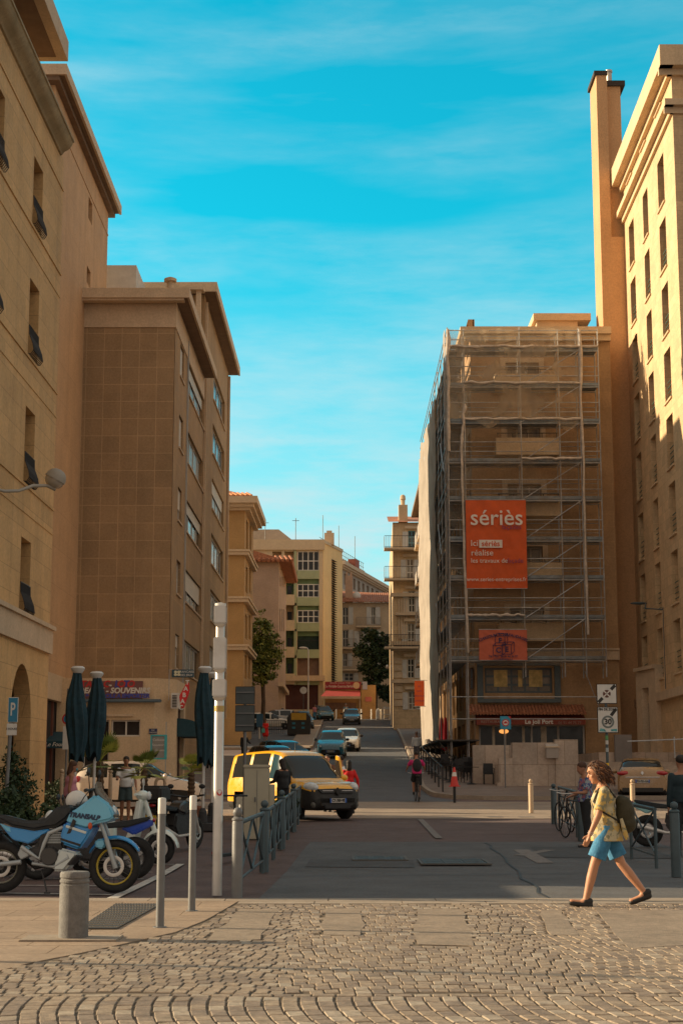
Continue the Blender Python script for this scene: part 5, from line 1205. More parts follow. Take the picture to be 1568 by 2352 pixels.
# parking sign, left edge
d = 30; t = thing('parking_sign', 'blue parking sign on a leaning grey pole at the left edge', 'road sign', at(12, d)); g = gz(d)
mb = MB(); zt = WZ(1602, d) - g; zb = WZ(1660, d) - g; X0 = WX(24, d) - WX(12, d)
mb.tube([(0, 0, 0), (X0 - .02, .03, zt)], .035, 10); mb.build('pole', m_gpost, t, smooth=50)
mb = MB(); mb.box(X0 - .085, -.02, zb, X0 + .105, 0, zt); pl = mb.build('plate', m_wpaint, t, bev=.006)
mb = MB(); mb.box(X0 - .075, -.026, zb + .012, X0 + .095, -.0205, zt - .012); mb.build('blue_field', m_bluep, pl).matrix_parent_inverse = Matrix.Identity(4)
text_obj('letter', 'P', m_wpaint, .34, (X0 + .005, -.03, (zt + zb) / 2), parent=pl, bold=.006, sx=.55)
mb = MB(); mb.box(X0 - .1, -.02, zb - .24, X0 + .09, 0, zb - .02); p2_ = mb.build('plate', m_wpaint, t, bev=.006)
text_obj('lettering', '2 ROUES', mat('letter_black', (.02, .02, .02), .6), .055, (X0 - .005, -.024, zb - .12), parent=p2_)
# right road signs: end of parking ban / end of zone 30
m_lk = mat('letter_black'); d = 55.0; t = thing('road_sign', 'pair of stacked white square signs, end of zone 30 below, on a sticker-covered post', 'road sign', at(1396, d)); g = gz(d)
P_ = lambda px, py: (WX(px, d, py) - WX(1396, d), WZ(py, d) - g)
mb = MB(); mb.tube([(0, .05, 0), (0, .05, P_(1396, 1575)[1])], .05, 10); mb.build('pole', m_blue, t, smooth=50)
for k, (x0, y0, x1, y1) in enumerate(((1370, 1571, 1415, 1617), (1372, 1624, 1418, 1684))):
    a, b = P_(x0, y1), P_(x1, y0); cx, cz = (a[0] + b[0]) / 2, (a[1] + b[1]) / 2; w, h = b[0] - a[0], b[1] - a[1]
    mb = MB(); mb.box(a[0], -.03, a[1], b[0], 0, b[1]); pl = mb.build('plate', m_lk, t, bev=.015)
    mb = MB(); mb.box(a[0] + .025, -.036, a[1] + .025, b[0] - .025, -.0305, b[1] - .025); mb.build('white_face', mat('sign_white', (.60, .60, .58), .5, .05, 4, 0, stain=((.35, .4, .4), 3, .3)), pl).matrix_parent_inverse = Matrix.Identity(4)
    mb = MB(); q = .04
    def bar(s0, s1, wd=.055):
        A = Vector((lerp(a[0] + q, b[0] - q, s0), lerp(a[1] + q, b[1] - q, s0))); B = Vector((lerp(a[0] + q, b[0] - q, s1), lerp(a[1] + q, b[1] - q, s1))); n_ = Vector((-(B - A).y, (B - A).x)).normalized() * wd
        mb.add([(p[0], -.0375, p[1]) for p in (A - n_, B - n_, B + n_, A + n_)], [(0, 1, 2, 3)])
    if k == 0:
        bar(.02, .26); bar(.74, .98); mb.build('black_bar', m_lk, pl)
        mb = MB(); mb.lathe([(.135, -.042), (.135, -.038)], (cx, 0, cz), 24, 'y'); mb.build('disc', mat('dim_disc', (.12, .05, .04), .6), pl)
        mb = MB()
        for s_ in (-1, 1): mb.add([(cx + a_ * .1 + c_ * .014, -.0435, cz + s_ * a_ * .1 - s_ * c_ * .014) for a_, c_ in ((-1, -1), (1, -1), (1, 1), (-1, 1))], [(0, 1, 2, 3)])
        mb.build('cross', m_wpaint, pl)
    else:
        bar(.68, .96); mb.build('black_bar', m_lk, pl)
        mb = MB(); mb.torus((cx + .0, -.04, cz - .07), .185, .032, 'y', 28, 6, .003); mb.build('ring', mat('ring_grey', (.14, .17, .17), .6), pl)
        text_obj('lettering', '30', m_lk, .26, (cx, -.042, cz - .07), parent=pl, bold=.008)
        text_obj('lettering', 'FIN DE ZONE', m_lk, .115, (cx, -.042, b[1] - .09), parent=pl, bold=.004, sx=.92)
        mb = MB(); mb.extr([(a[0] + .05, -.038, a[1] + .06), (a[0] + .3, -.038, a[1] + .04), (a[0] + .24, -.038, a[1] + .13), (a[0] + .1, -.038, a[1] + .16)], (0, -.002, 0)); mb.extr([(b[0] - .26, -.038, a[1] + .06), (b[0] - .05, -.038, a[1] + .05), (b[0] - .05, -.038, a[1] + .14), (b[0] - .26, -.038, a[1] + .13)], (0, -.002, 0)); mb.build('sticker', mat('teal_sticker', (.10, .34, .38), .6, .5, 12), pl)
for k, (c, py) in enumerate((((.5, .5, .48), 1705), ((.1, .3, .12), 1694), ((.35, .4, .42), 1722), ((.75, .45, .03), 1757))):
    z = P_(1396, py)[1]; mb = MB(); mb.lathe([(.053, z - .08), (.053, z + .06)], (0, .05, 0), 10); mb.build('sticker', mat('post_sticker_%s' % 'abcd'[k], c, .6), t)
# small blue zone sign
d = 64.5; t = thing('zone_sign', 'small blue square sign with a red ringed no-entry car symbol before the restaurant', 'road sign', at(1160, d)); g = gz(d); P_ = lambda px, py: (WX(px, d, py) - WX(1160, d), WZ(py, d) - g)
a, b = P_(1148, 1676), P_(1173, 1645)
mb = MB(); mb.tube([(0, .04, 0), (0, .04, b[1])], .028, 8); mb.build('pole', m_gpost, t, smooth=50)
mb = MB(); mb.box(a[0], -.02, a[1], b[0], 0, b[1]); pl = mb.build('plate', mat('zone_blue', (.03, .27, .42), .5), t, bev=.02)
cx, cz = (a[0] + b[0]) / 2, (a[1] + b[1]) / 2
mb = MB(); mb.lathe([(.145, -.028), (.145, -.022)], (cx, 0, cz), 24, 'y'); mb.build('red_disc', m_redp, pl)
mb = MB(); mb.lathe([(.105, -.034), (.105, -.0285)], (cx, 0, cz), 24, 'y'); mb.build('white_disc', m_wpaint, pl)
mb = MB(); mb.box(cx - .075, -.04, cz - .03, cx + .075, -.0345, cz + .02); mb.box(cx - .04, -.041, cz + .02, cx + .045, -.0355, cz + .055); mb.build('car_symbol', m_redp, pl)
mb = MB(); mb.extr([(b[0] - .13, -.024, b[1] - .01), (b[0] - .01, -.024, b[1] - .01), (b[0] - .01, -.024, b[1] - .13)], (0, -.003, 0)); mb.build('red_corner', m_redp, pl)
# traffic cone on a short post
p = at(1043, 56.3); t = thing('traffic_cone', 'orange-red traffic cone with a white band capping a short dark post', 'traffic cone', p); g = p[2]
zt = WZ(1763, 56.3) - g; zb = WZ(1806, 56.3) - g
mb = MB(); mb.lathe([(.05, 0), (.05, zb + .1)], n=10); mb.build('post', m_black, t, smooth=40)
mb = MB(); mb.box(-.19, -.19, zb - .02, .19, .19, zb + .015); mb.lathe([(.15, zb + .01), (.03, zt), (.005, zt + .01)], n=18); mb.build('cone', mat('cone_red', (.62, .05, .04), .6), t, smooth=40)
mb = MB(); h = zt - zb; mb.lathe([(.15 - .12 * .52 + .004, zb + h * .52), (.15 - .12 * .74 + .004, zb + h * .74)], n=18); mb.build('white_band', m_wpaint, t, smooth=40)
# barrier loop with red bands
p = at(368, 43.0); t = thing('hoop_barrier', 'white hoop barrier with two red bands on one leg, behind the near slim post', 'barrier', p); z1 = WZ(1788, 43) - p[2]
mb = MB(); mb.tube([(-.12, 0, 0), (-.12, 0, z1 - .12), (-.09, 0, z1 - .03), (-.03, 0, z1), (.05, 0, z1), (.11, 0, z1 - .03), (.13, 0, z1 - .12), (.13, 0, 0)], .045, 10); mb.build('hoop', m_trim, t, smooth=50)
for z in (z1 - .38, z1 - .62): mb = MB(); mb.lathe([(.047, z), (.047, z + .12)], (-.12, 0, 0), 12); mb.build('red_band', m_redp, t, smooth=50)
# wall lamp on block A
q = W(127, 1100, 39.5); t = thing('wall_lamp', 'grey globe street lamp on a curved arm fixed to the arcade block', 'lamp', q); t['world_space'] = 1
ax_ = AX(37.2); s0 = W(20, 1118, 37.2)
mb = MB(); mb.tube([(ax_, 37.2, s0.z), (q.x - .95, 37.9, s0.z + .02), (q.x - .7, 38.4, s0.z + .12), (q.x - .45, 38.9, s0.z + .34), (q.x - .18, 39.3, s0.z + .42), (q.x, 39.5, s0.z + .36)], [.035, .04, .04, .045, .04, .05], 8); mb.build('arm', mat('lamp_grey', (.34, .31, .26), .6, .1), t, smooth=50)
Mt = Matrix.Rotation(R(28), 3, 'Y')
mb = MB(); rings = []
for r_, z in ((.02, .27), (.12, .25), (.2, .19), (.26, .09), (.28, -.02), (.26, -.02)): rings.append([Mt @ Vector((r_ * math.cos(a), r_ * math.sin(a), z)) + q for a in [2 * math.pi * k / 20 for k in range(20)]])
mb.ring(rings); mb.build('hood', mat('lamp_grey'), t, smooth=50)
mb = MB(); rings = []
for r_, z in ((.25, -.02), (.25, -.08), (.2, -.17), (.12, -.23), (.01, -.25)): rings.append([Mt @ Vector((r_ * math.cos(a), r_ * math.sin(a), z)) + q for a in [2 * math.pi * k / 20 for k in range(20)]])
mb.ring(rings); mb.build('glass_bowl', mat('lamp_bowl', (.42, .38, .32), .15, .1, 3, 0, spec=.8), t, smooth=50)
mb = MB(); mb.tube([(AX(37) + .03, 37.0, s0.z), (AX(36.6) + .03, 36.6, zb1)], .015, 5); mb.build('cable', m_black, t)
# arm lamp on right block
q = W(1455, 1387, 77.0); t = thing('wall_lamp', 'thin dark street lamp arm reaching out from the right block', 'lamp', q); t['world_space'] = 1
w_ = W(1525, 1400, 74.5)
mb = MB(); mb.tube([(xR, 74.5, w_.z), (w_.x - .7, 75.5, w_.z + .15), (q.x + .5, 76.6, q.z)], .035, 6); mb.tube([(xR + .02, 74.5, w_.z + .1), (xR + .02, 74.5, 5.6)], .02, 5); mb.build('arm', m_blue, t)
mb = MB(); mb.ell((q.x + .2, 76.8, q.z), (.42, .14, .07)); mb.build('lamp_head', m_blue, t, smooth=60)
# street lamp up the hill, camera pole, small signs
d = 158; t = thing('street_lamp', 'tall slim pale street lamp in front of the modern flats', 'street lamp', at(707, d)); z1 = WZ(1489, d) - gz(d)
mb = MB(); mb.tube([(0, 0, 0), (0, 0, z1 - .2), (-.1, 0, z1), (-.35, 0, z1 + .05)], [.09, .06, .05, .04], 8); mb.build('pole', m_wpaint, t, smooth=50)
mb = MB(); mb.ell((-.55, 0, z1 + .03), (.42, .2, .12)); mb.build('lamp_head', m_wpaint, t, smooth=60)
d = 150; t = thing('camera_pole', 'pale pole with twin cameras and a blue panel at the hilltop right kerb', 'pole', at(899, d)); z1 = WZ(1530, d) - gz(d)
mb = MB(); mb.tube([(0, 0, 0), (0, 0, z1)], .08, 8); mb.build('pole', m_wpaint, t, smooth=50)
for s_ in (-1, 1): mb = MB(); mb.ell((s_ * .25 - .1, -.1, z1 - .1), (.17, .17, .22)); mb.build('camera', m_alu, t, smooth=60)
mb = MB(); mb.box(.12, -.1, WZ(1600, d) - gz(d), .75, .1, WZ(1582, d) - gz(d)); mb.build('blue_panel', mat('panel_blue', (.02, .08, .16), .5), t)
d = 140; t = thing('slim_sign_pole', 'dark slim pole with small plates beside the hilltop pavement corner', 'pole', at(912, d)); z1 = WZ(1565, d) - gz(d)
mb = MB(); mb.tube([(0, 0, 0), (0, 0, z1)], .05, 8); mb.build('pole', m_blue, t, smooth=50)
mb = MB(); mb.box(-.2, -.05, z1 - 1.6, .25, 0, z1 - .9); mb.box(-.3, -.051, z1 - 2.6, .3, -.001, z1 - 2.2); mb.build('plate', mat('dull_plate', (.3, .3, .3), .6), t)
t = thing('folding_board', 'white A-frame pavement board at the hilltop corner', 'board', at(888, 164)); mb = MB()
for s_ in (-1, 1): mb.extr([(-.4, s_ * .3, 0), (-.32, s_ * .3, 0), (-.26, s_ * .05, 1.35), (-.34, s_ * .05, 1.35)], (0, .05, 0)); mb.extr([(.4, s_ * .3, 0), (.32, s_ * .3, 0), (.26, s_ * .05, 1.35), (.34, s_ * .05, 1.35)], (0, .05, 0))
mb.box(-.3, -.06, 1.1, .3, .1, 1.35); mb.box(-.35, -.2, .5, .35, -.15, .6); mb.build('frame', m_wpaint, t)
t = thing('round_sign', 'round sign back on a thin pole left of the hilltop street lamp', 'road sign', at(696, 160)); mb = MB(); mb.tube([(0, .04, 0), (0, .04, 3.4)], .04, 6); mb.build('pole', m_gpost, t)
mb = MB(); mb.lathe([(.36, -.015), (.36, .015)], (0, 0, 3.1), 18, 'y'); mb.build('disc', m_alu, t)
# off-frame lamp post whose shadow crosses the setts
t = thing('street_lamp', 'tall street lamp on the open square to the left, outside the picture', 'street lamp', (-13, 15.3, 0)); mb = MB(); mb.tube([(0, 0, 0), (0, 0, 7.6)], [.07, .05], 8); mb.build('pole', m_gpost, t)
t = thing('shadow_block', 'low unseen block by the arcade block, added to shade the carriageway', 'shadow block', (-10.5, 24.0, 0)); mb = MB(); mb.box(-1.6, -1.7, 0, 1.2, 1.7, 3.6); mb.build('wall', m_trim, t); mb = MB(); mb.box(-1.8, -1.85, 3.603, 1.4, 1.75, 3.95); mb.build('roof', m_eave, t)  # unseen block added to shape the shade on the carriageway
# ---------------------------------------------------------------- hilltop restaurant pavilion
d = 169.6; t = thing('restaurant_pavilion', 'low ochre restaurant with maroon sign board and red awning at the hilltop', 'restaurant', at(800, d)); g = gz(d); cx0 = WX(800, d)
P_ = lambda x, y: (WX(MX(x), d, 1600) - cx0, WZ(MY(y), d) - g)
a, b = P_(800, 1765), P_(1190, 1500); a1 = P_(1078, 1490)
mb = MB(); mb.box(a[0], 0, -.3, a1[0], 2.2, a1[1]); mb.box(a1[0] + .003, -.4, -.3, b[0], 3, b[1] - .2); mb.build('wall', m_ocre, t)
c, e = P_(806, 1545), P_(1078, 1488); mb = MB(); mb.box(c[0], -.25, c[1], e[0], -.02, e[1]); sb = mb.build('sign_board', mat('sign_maroon', (.28, .02, .035), .6), t)
text_obj('lettering', 'Le Véritable Couscous Berbère', m_bw, .40, ((c[0] + e[0]) / 2 - .35, -.27, (c[1] + e[1]) / 2 - .1), parent=sb, sx=.60, bold=.004)
text_obj('lettering', 'SPECIALITES - COUSCOUS - TAJINES', m_bw, .15, ((c[0] + e[0]) / 2 - .35, -.27, e[1] - .15), parent=sb, sx=.9)
mb = MB(); mb.lathe([(.36, -.27), (.36, -.26)], (e[0] - .5, 0, (c[1] + e[1]) / 2), 20, 'y'); mb.build('round_emblem', m_cream, sb)
c, e = P_(770, 1618), P_(1070, 1556); mb = MB(); mb.add([(c[0], -2.2, c[1] + .15), (e[0], -2.2, c[1] + .15), (e[0] - .0, -.26, e[1]), (c[0] + .55, -.26, e[1])], [(0, 1, 2, 3)]); mb.add([(c[0], -2.19, c[1] + .12), (e[0], -2.19, c[1] + .12), (e[0], -.25, e[1] - .03), (c[0] + .55, -.25, e[1] - .03)], [(3, 2, 1, 0)]); mb.build('awning', mat('red_canvas', (.34, .045, .04), .85), t)
mb = MB(); mb.box(c[0] - .05, -2.28, c[1] - .1, e[0] + .05, -2.202, c[1] + .16); 
for x in (c[0], e[0] - .1): mb.box(x, -2.27, 0, x + .09, -2.2, c[1] - .1)
mb.build('awning_frame', m_trim, t)
c, e = P_(805, 1700), P_(1040, 1640); mb = MB(); mb.box(c[0], -.05, c[1], e[0], -.003, e[1] - .1); mb.build('window', m_shut, t)
c, e = P_(1110, 1640), P_(1158, 1605); mb = MB(); mb.box(c[0], -.47, c[1], e[0], -.41, e[1]); o = mb.build('small_sign', mat('pale_red', (.5, .14, .12), .6), t)
mb = MB(); c, e = P_(1088, 1548), P_(1125, 1488); mb.box(c[0], -.47, c[1], e[0], -.41, e[1]); mb.build('lilac_panel', mat('lilac_panel', (.36, .38, .5), .6), t)
# ---------------------------------------------------------------- shop details on the left
t = thing('tobacco_sign', 'red diamond-shaped projecting sign with white vertical letters', 'sign', (sx1 + .35, 63.3, 4)); t['world_space'] = 1
d = 61.6; q = [W(px, py, d) for px, py in ((429, 1567), (434, 1567), (434.5, 1590), (421, 1628), (416, 1628), (411, 1600))]
mb = MB(); mb.extr(q, (0, .18, 0)); o = mb.build('panel', mat('tabac_red', (.62, .02, .025), .5), t, bev=.03)
cc = W(423, 1597, d - .03); up = (W(430, 1570, d) - W(416, 1625, d)).normalized(); 
for k, ch in enumerate('TABAC'): hang(text_obj('letter', ch, m_wpaint, .24, tuple(cc + up * (.50 - k * .25) + Vector((0, -.0, 0))), (1, 0, 0), (0, 0, 1), bold=.006), o)
mb = MB(); qq = W(434, 1590, d); mb.tube([(qq.x, d + .1, qq.z), (sx1 + .02, 64.4, qq.z)], .03, 6); mb.build('bracket', m_steel, t)
t = thing('lottery_sign', 'dark blue projecting shop sign with a pale clover flower above the tobacco diamond', 'sign', (-6, 63, 5)); t['world_space'] = 1
a, b = W(394, 1556, 62.0), W(445, 1538, 62.0); mb = MB(); mb.box(a.x, 62, a.z, b.x, 62.15, b.z); o = mb.build('panel', mat('navy_panel', (.015, .06, .09), .5), t, bev=.02)
mb = MB()
for k in range(4): an = math.pi / 4 + k * math.pi / 2; mb.ell((a.x + .22 + .09 * math.cos(an), 61.98, (a.z + b.z) / 2 + .075 * math.sin(an)), (.065, .01, .055), 10, 6)
mb.build('clover_emblem', mat('pale_clover', (.6, .58, .4), .5), o).matrix_parent_inverse = Matrix.Translation(-Vector((0, 0, 0)))
for k, s_ in enumerate(('FRANCAISE', 'DES JEUX')): hang(text_obj('lettering', s_, m_wpaint, .12, (a.x + .58, 61.99, (a.z + b.z) / 2 + .06 - k * .13)), o)
mb = MB(); mb.tube([(a.x - .1, 62.07, a.z - .9), (a.x - .1, 62.07, b.z), (a.x, 62.07, b.z)], .015, 5); mb.build('bracket', m_steel, t)
t = thing('air_conditioner', 'white air conditioner with a slatted grille beside the red diamond sign', 'air conditioner', (sx1, 63, 3.6)); t['world_space'] = 1
a, b = W(392, 1628, 62.7), W(411, 1592, 62.7); mb = MB(); mb.box(a.x, 62.7, a.z, b.x, 63.1, b.z); o = mb.build('casing', m_wpaint, t, bev=.02)
mb = MB(); 
for k in range(8): z = lerp(a.z + .06, b.z - .06, k / 8); mb.box(a.x + .05, 62.67, z, b.x - .08, 62.698, z + .03)
mb.build('grille', m_black, o)
m_dkc = mat('navy_canvas', (.015, .055, .075), .85, .15, 2)
t = thing('shop_awning', 'curved dark blue awning on the shop side, under the red diamond sign', 'awning', (sx1 + .4, 64.5, 2.5)); t['world_space'] = 1
z1, z0 = W(400, 1650, 63.5).z, W(400, 1692, 63.5).z; mb = MB()
prf = [(sx1 + 1.05 * math.sin(q_), z0 + .25 + (z1 - z0 - .25) * math.cos(q_)) for q_ in [math.pi / 2 * k / 8 for k in range(9)]] + [(sx1 + 1.05, z0), (sx1 + .003, z0)]
mb.extr([(x, 63.6, z) for x, z in prf], (0, 3.1, 0)); mb.build('canopy', m_dkc, t, smooth=35)
t = thing('bakery_awning', 'blue sloping awning with white script lettering left of the parasols', 'awning', (-11, 60, 3)); t['world_space'] = 1
a, b = W(103, 1719, 60.5), W(158, 1690, 60.5); mb = MB(); mb.add([(a.x, 60.5, a.z), (b.x, 60.5, a.z), (b.x, 60.5, a.z + .28), (a.x, 60.5, a.z + .28), (b.x, 62.3, b.z + .2), (a.x, 62.3, b.z + .2)], [(0, 1, 2, 3), (3, 2, 4, 5)]); o = mb.build('canvas', m_dkc, t)
hang(text_obj('lettering', 'Le Fournil', m_wpaint, .22, ((a.x + b.x) / 2 + .0, 60.48, a.z + .14), shear=.3), o)
t = thing('menu_board', 'tall turquoise-framed menu board leaning by the shop wall', 'board', (sx1 - 1.5, 62, gz(62))); t['world_space'] = 1
a, b = W(345, 1745, 61.9), W(384, 1688, 61.9); mb = MB(); 
for r_ in ((a.x, a.z, b.x, a.z + .06), (a.x, b.z - .06, b.x, b.z), (a.x, a.z + .06, a.x + .06, b.z - .06), (b.x - .1, a.z + .06, b.x, b.z - .06)): mb.box(r_[0], 61.85, r_[1], r_[2], 61.93, r_[3])
mb.build('frame', mat('turquoise', (.05, .38, .42), .5), t); mb = MB(); mb.box(a.x + .06, 61.88, a.z + .06, b.x - .1, 61.92, b.z - .06); o = mb.build('panel', mat('menu_panel', (.25, .24, .22), .6), t)
for k, s_ in enumerate(('Cadeaux', 'Souvenirs', 'Boissons')): hang(text_obj('lettering', s_, m_wpaint, .13, ((a.x + b.x) / 2, 61.87, b.z - .2 - k * .2)), o)
mb = MB(); mb.tube([(b.x - .05, 61.95, gz(62)), (b.x - .05, 61.95, b.z + .5)], .02, 5); mb.build('post', m_steel, t)
t = thing('street_plaque', 'small navy enamel street name plaque on the cream shop wall', 'plaque', (sx1 - 2, 62.4, 3)); t['world_space'] = 1
a, b = W(342, 1686, 62.45), W(361, 1674, 62.45); mb = MB(); mb.box(a.x, 62.44, a.z, b.x, 62.48, b.z); o = mb.build('plate', mat('plaque_navy', (.015, .03, .10), .4), t)
for k, s_ in enumerate(('RUE', 'CAISSERIE')): hang(text_obj('lettering', s_, m_wpaint, .07, ((a.x + b.x) / 2, 62.435, (a.z + b.z) / 2 + .04 - k * .09)), o)
t = thing('no_parking_sign', 'round blue and red sign above a white panel, half hidden by the tallest parasol', 'road sign', at(150, 44)); mb = MB(); mb.tube([(0, .04, 0), (0, .04, 3.6)], .03, 6); mb.build('pole', m_gpost, t)
zc = WZ(1652, 44) - gz(44); mb = MB(); mb.lathe([(.16, -.01), (.16, .01)], (.02, 0, zc), 18, 'y'); o = mb.build('disc', m_redp, t); mb = MB(); mb.lathe([(.115, -.018), (.115, -.011)], (.02, 0, zc), 18, 'y'); mb.build('disc_face', m_bluep, o)
mb = MB(); z0 = WZ(1722, 44) - gz(44); mb.box(-.1, -.015, z0, .12, .0, zc - .2); o = mb.build('plate', m_wpaint, t)
# terrace chairs and tables before the scaffolded block
m_ch = mat('black_rattan', (.012, .012, .014), .6, .3, 20, .3, 40)
def chair(label):
    t = thing('cafe_chair', label, 'chair', (0, 0, 0), 0, 'black cafe chairs on the terrace')
    mb = MB(); mb.box(-.22, -.22, .42, .22, .22, .46); mb.build('seat', m_ch, t, bev=.01)
    mb = MB(); mb.extr([(-.22, .2, .46), (.22, .2, .46), (.2, .26, .88), (-.2, .26, .88)], (0, .03, 0)); mb.build('backrest', m_ch, t)
    for x in (-.2, .2):
        for y in (-.2, .2): mb = MB(); mb.tube([(x, y, 0), (x, y, .42)], .018, 5); mb.build('leg', m_ch, t)
        mb = MB(); mb.tube([(x * 1.1, -.2, .46), (x * 1.1, -.2, .66), (x * 1.1, .22, .68)], .016, 5); mb.build('armrest', m_ch, t)
    return t
ch0 = chair('black cafe chair on the terrace beside the scaffold, in the packed block'); used = 0
cpos = []
for r_ in range(8):
    for c_ in range(3):
        y = 67.2 + r_ * 1.55 + c_ * .1; x = lerp(WX(1141, 67.2), WX(1062, 80), r_ / 7) - .35 - c_ * .72
        if x > 3.9 and not (c_ == 2 and r_ < 1): cpos.append((x, y, random.choice((0, math.pi, math.pi / 2, -math.pi / 2)) + random.uniform(-.3, .3)))
ts = None
for i, (x, y, a) in enumerate(cpos):
    if i % 3 == 1 and ts is None:
        ts = thing('cafe_table', 'small black cafe table among the packed terrace chairs', 'table', (x, y, gz(y) + .11), 0, 'black cafe tables on the terrace')
        mb = MB(); mb.box(-.3, -.3, .70, .3, .3, .73); mb.build('tabletop', m_ch, ts, bev=.008); mb = MB(); mb.lathe([(.22, 0), (.2, .03), (.03, .06), (.03, .70)], n=10); mb.build('pedestal', m_ch, ts)
    elif i % 3 == 1: dup(ts, (x, y, gz(y) + .11), a * .2)
    else:
        dup(ch0, (x, y, gz(y) + .11), a) if used else ch0.__setattr__('location', (x, y, gz(y) + .11)); used = 1
# railing running up beside the terrace, red folded parasols
t = thing('terrace_railing', 'dark railing climbing the kerb between the cyclist and the terrace', 'railing', (4.3, 70, gz(70))); t['world_space'] = 1
pts = [(3.9 + .25 * k / 4, 61.5 + 3.6 * k) for k in range(9)]
mb = MB()
for z in (.95, .5): mb.tube([(x, y, gz(y) + .1 + z) for x, y in pts], .028, 6)
mb.build('rail', m_black, t)
for x, y in pts: mb = MB(); mb.tube([(x, y, gz(y) + .1), (x, y, gz(y) + 1.08)], .035, 6); mb.build('upright', m_black, t)
for k, (px, d, lab) in enumerate(((1015, 97, 'left of two folded crimson parasols below the netting'), (1024, 95.5, 'right of two folded crimson parasols below the netting'))):
    t = thing('red_parasol', lab, 'parasol', at(px, d, .11), 0, 'folded crimson parasols'); mb = MB(); mb.lathe([(.03, 0), (.03, .4)], n=8); mb.build('pole', m_steel, t)
    mb = MB(); mb.lathe([(.12, .35), (.17, .8), (.15, 1.6), (.08, 2.25), (.02, 2.35)], n=12); mb.build('canopy', mat('crimson_canvas', (.42, .01, .03), .8), t, smooth=50)
# ================================================================ VEHICLES
m_tyre = mat('tyre_rubber', (.018, .018, .018), .85, .2, 8, .2, 60); m_rim = mat('alloy_rim', (.42, .42, .42), .35, .1, 4, 0, 60, metal=.5)
m_carglass = mat('car_glass', (.012, .018, .02), .07, .2, 1.2, 0, 40, spec=.45); m_blk = mat('black_plastic', (.022, .021, .02), .6, .15, 5, .1, 60)
m_lamp = mat('headlamp', (.62, .66, .68), .15, .2, 12, 0, 60, spec=.9); m_tail = mat('tail_lamp', (.38, .008, .015), .2, .2, 8, 0, 60, spec=.8)
m_plate = mat('number_plate', (.62, .60, .55), .5, .05, 4); m_pblue = mat('plate_blue', (.03, .12, .45), .5); m_chrome = mat('chrome', (.6, .6, .6), .15, .1, 4, 0, 60, metal=.9)
def paint(name, c, rough=.28): return mat(name, c, rough, .05, 2, 0, 60, spec=.6, coat=.6)
def wheel(t, x, y, r, w, side, name='wheel'):
    mb = MB(); mb.lathe([(r * .62, -w / 2), (r * .93, -w / 2), (r, -w * .36), (r, w * .36), (r * .93, w / 2), (r * .62, w / 2)], (x, y, r), 26, 'y'); tw_ = mb.build(name, m_tyre, t, smooth=40)
    mb = MB(); s_ = side; f_ = y + s_ * w * .42
    mb.lathe([(r * .62, -w * .3), (r * .62, w * .3)], (x, y, r), 24, 'y')
    for k in range(5):
        a = 2 * math.pi * k / 5 + .3; ca, sa = math.cos(a), math.sin(a); n_ = Vector((-sa, 0, ca)) * r * .1; c0 = Vector((x, f_, r)); p = c0 + Vector((ca, 0, sa)) * r * .58
        mb.extr([c0 - n_, c0 + n_, p + n_ * 1.2, p - n_ * 1.2], (0, -s_ * .03, 0))
    mb.lathe([(r * .15, -.02), (r * .15, .02)], (x, f_, r), 10, 'y'); mb.build('rim', m_rim, tw_)
    mb = MB(); mb.lathe([(r * .6, -.005), (r * .6, .005)], (x, y + s_ * w * .1, r), 20, 'y'); mb.build('brake_disc', m_blk, tw_)
    return tw_
def pch(xs_, ys_, x): return float(np.interp(x, xs_, ys_))
def smooth_interp(pts, x):
    xs_ = [p[0] for p in pts]
    if x <= xs_[0]: return pts[0][1]
    if x >= xs_[-1]: return pts[-1][1]
    i = max(k for k in range(len(xs_)) if xs_[k] <= x); i = min(i, len(xs_) - 2); a, b = pts[i], pts[i + 1]
    def sl(k):
        if k <= 0 or k >= len(pts) - 1: return 0
        d0 = (pts[k][1] - pts[k - 1][1]) / (pts[k][0] - pts[k - 1][0]); d1 = (pts[k + 1][1] - pts[k][1]) / (pts[k + 1][0] - pts[k][0])
        return 0 if d0 * d1 <= 0 else 2 * d0 * d1 / (d0 + d1)
    h = b[0] - a[0]; t = (x - a[0]) / h; m0, m1 = sl(i) * h, sl(i + 1) * h
    return (2 * t**3 - 3 * t**2 + 1) * a[1] + (t**3 - 2 * t**2 + t) * m0 + (-2 * t**3 + 3 * t**2) * b[1] + (t**3 - t**2) * m1
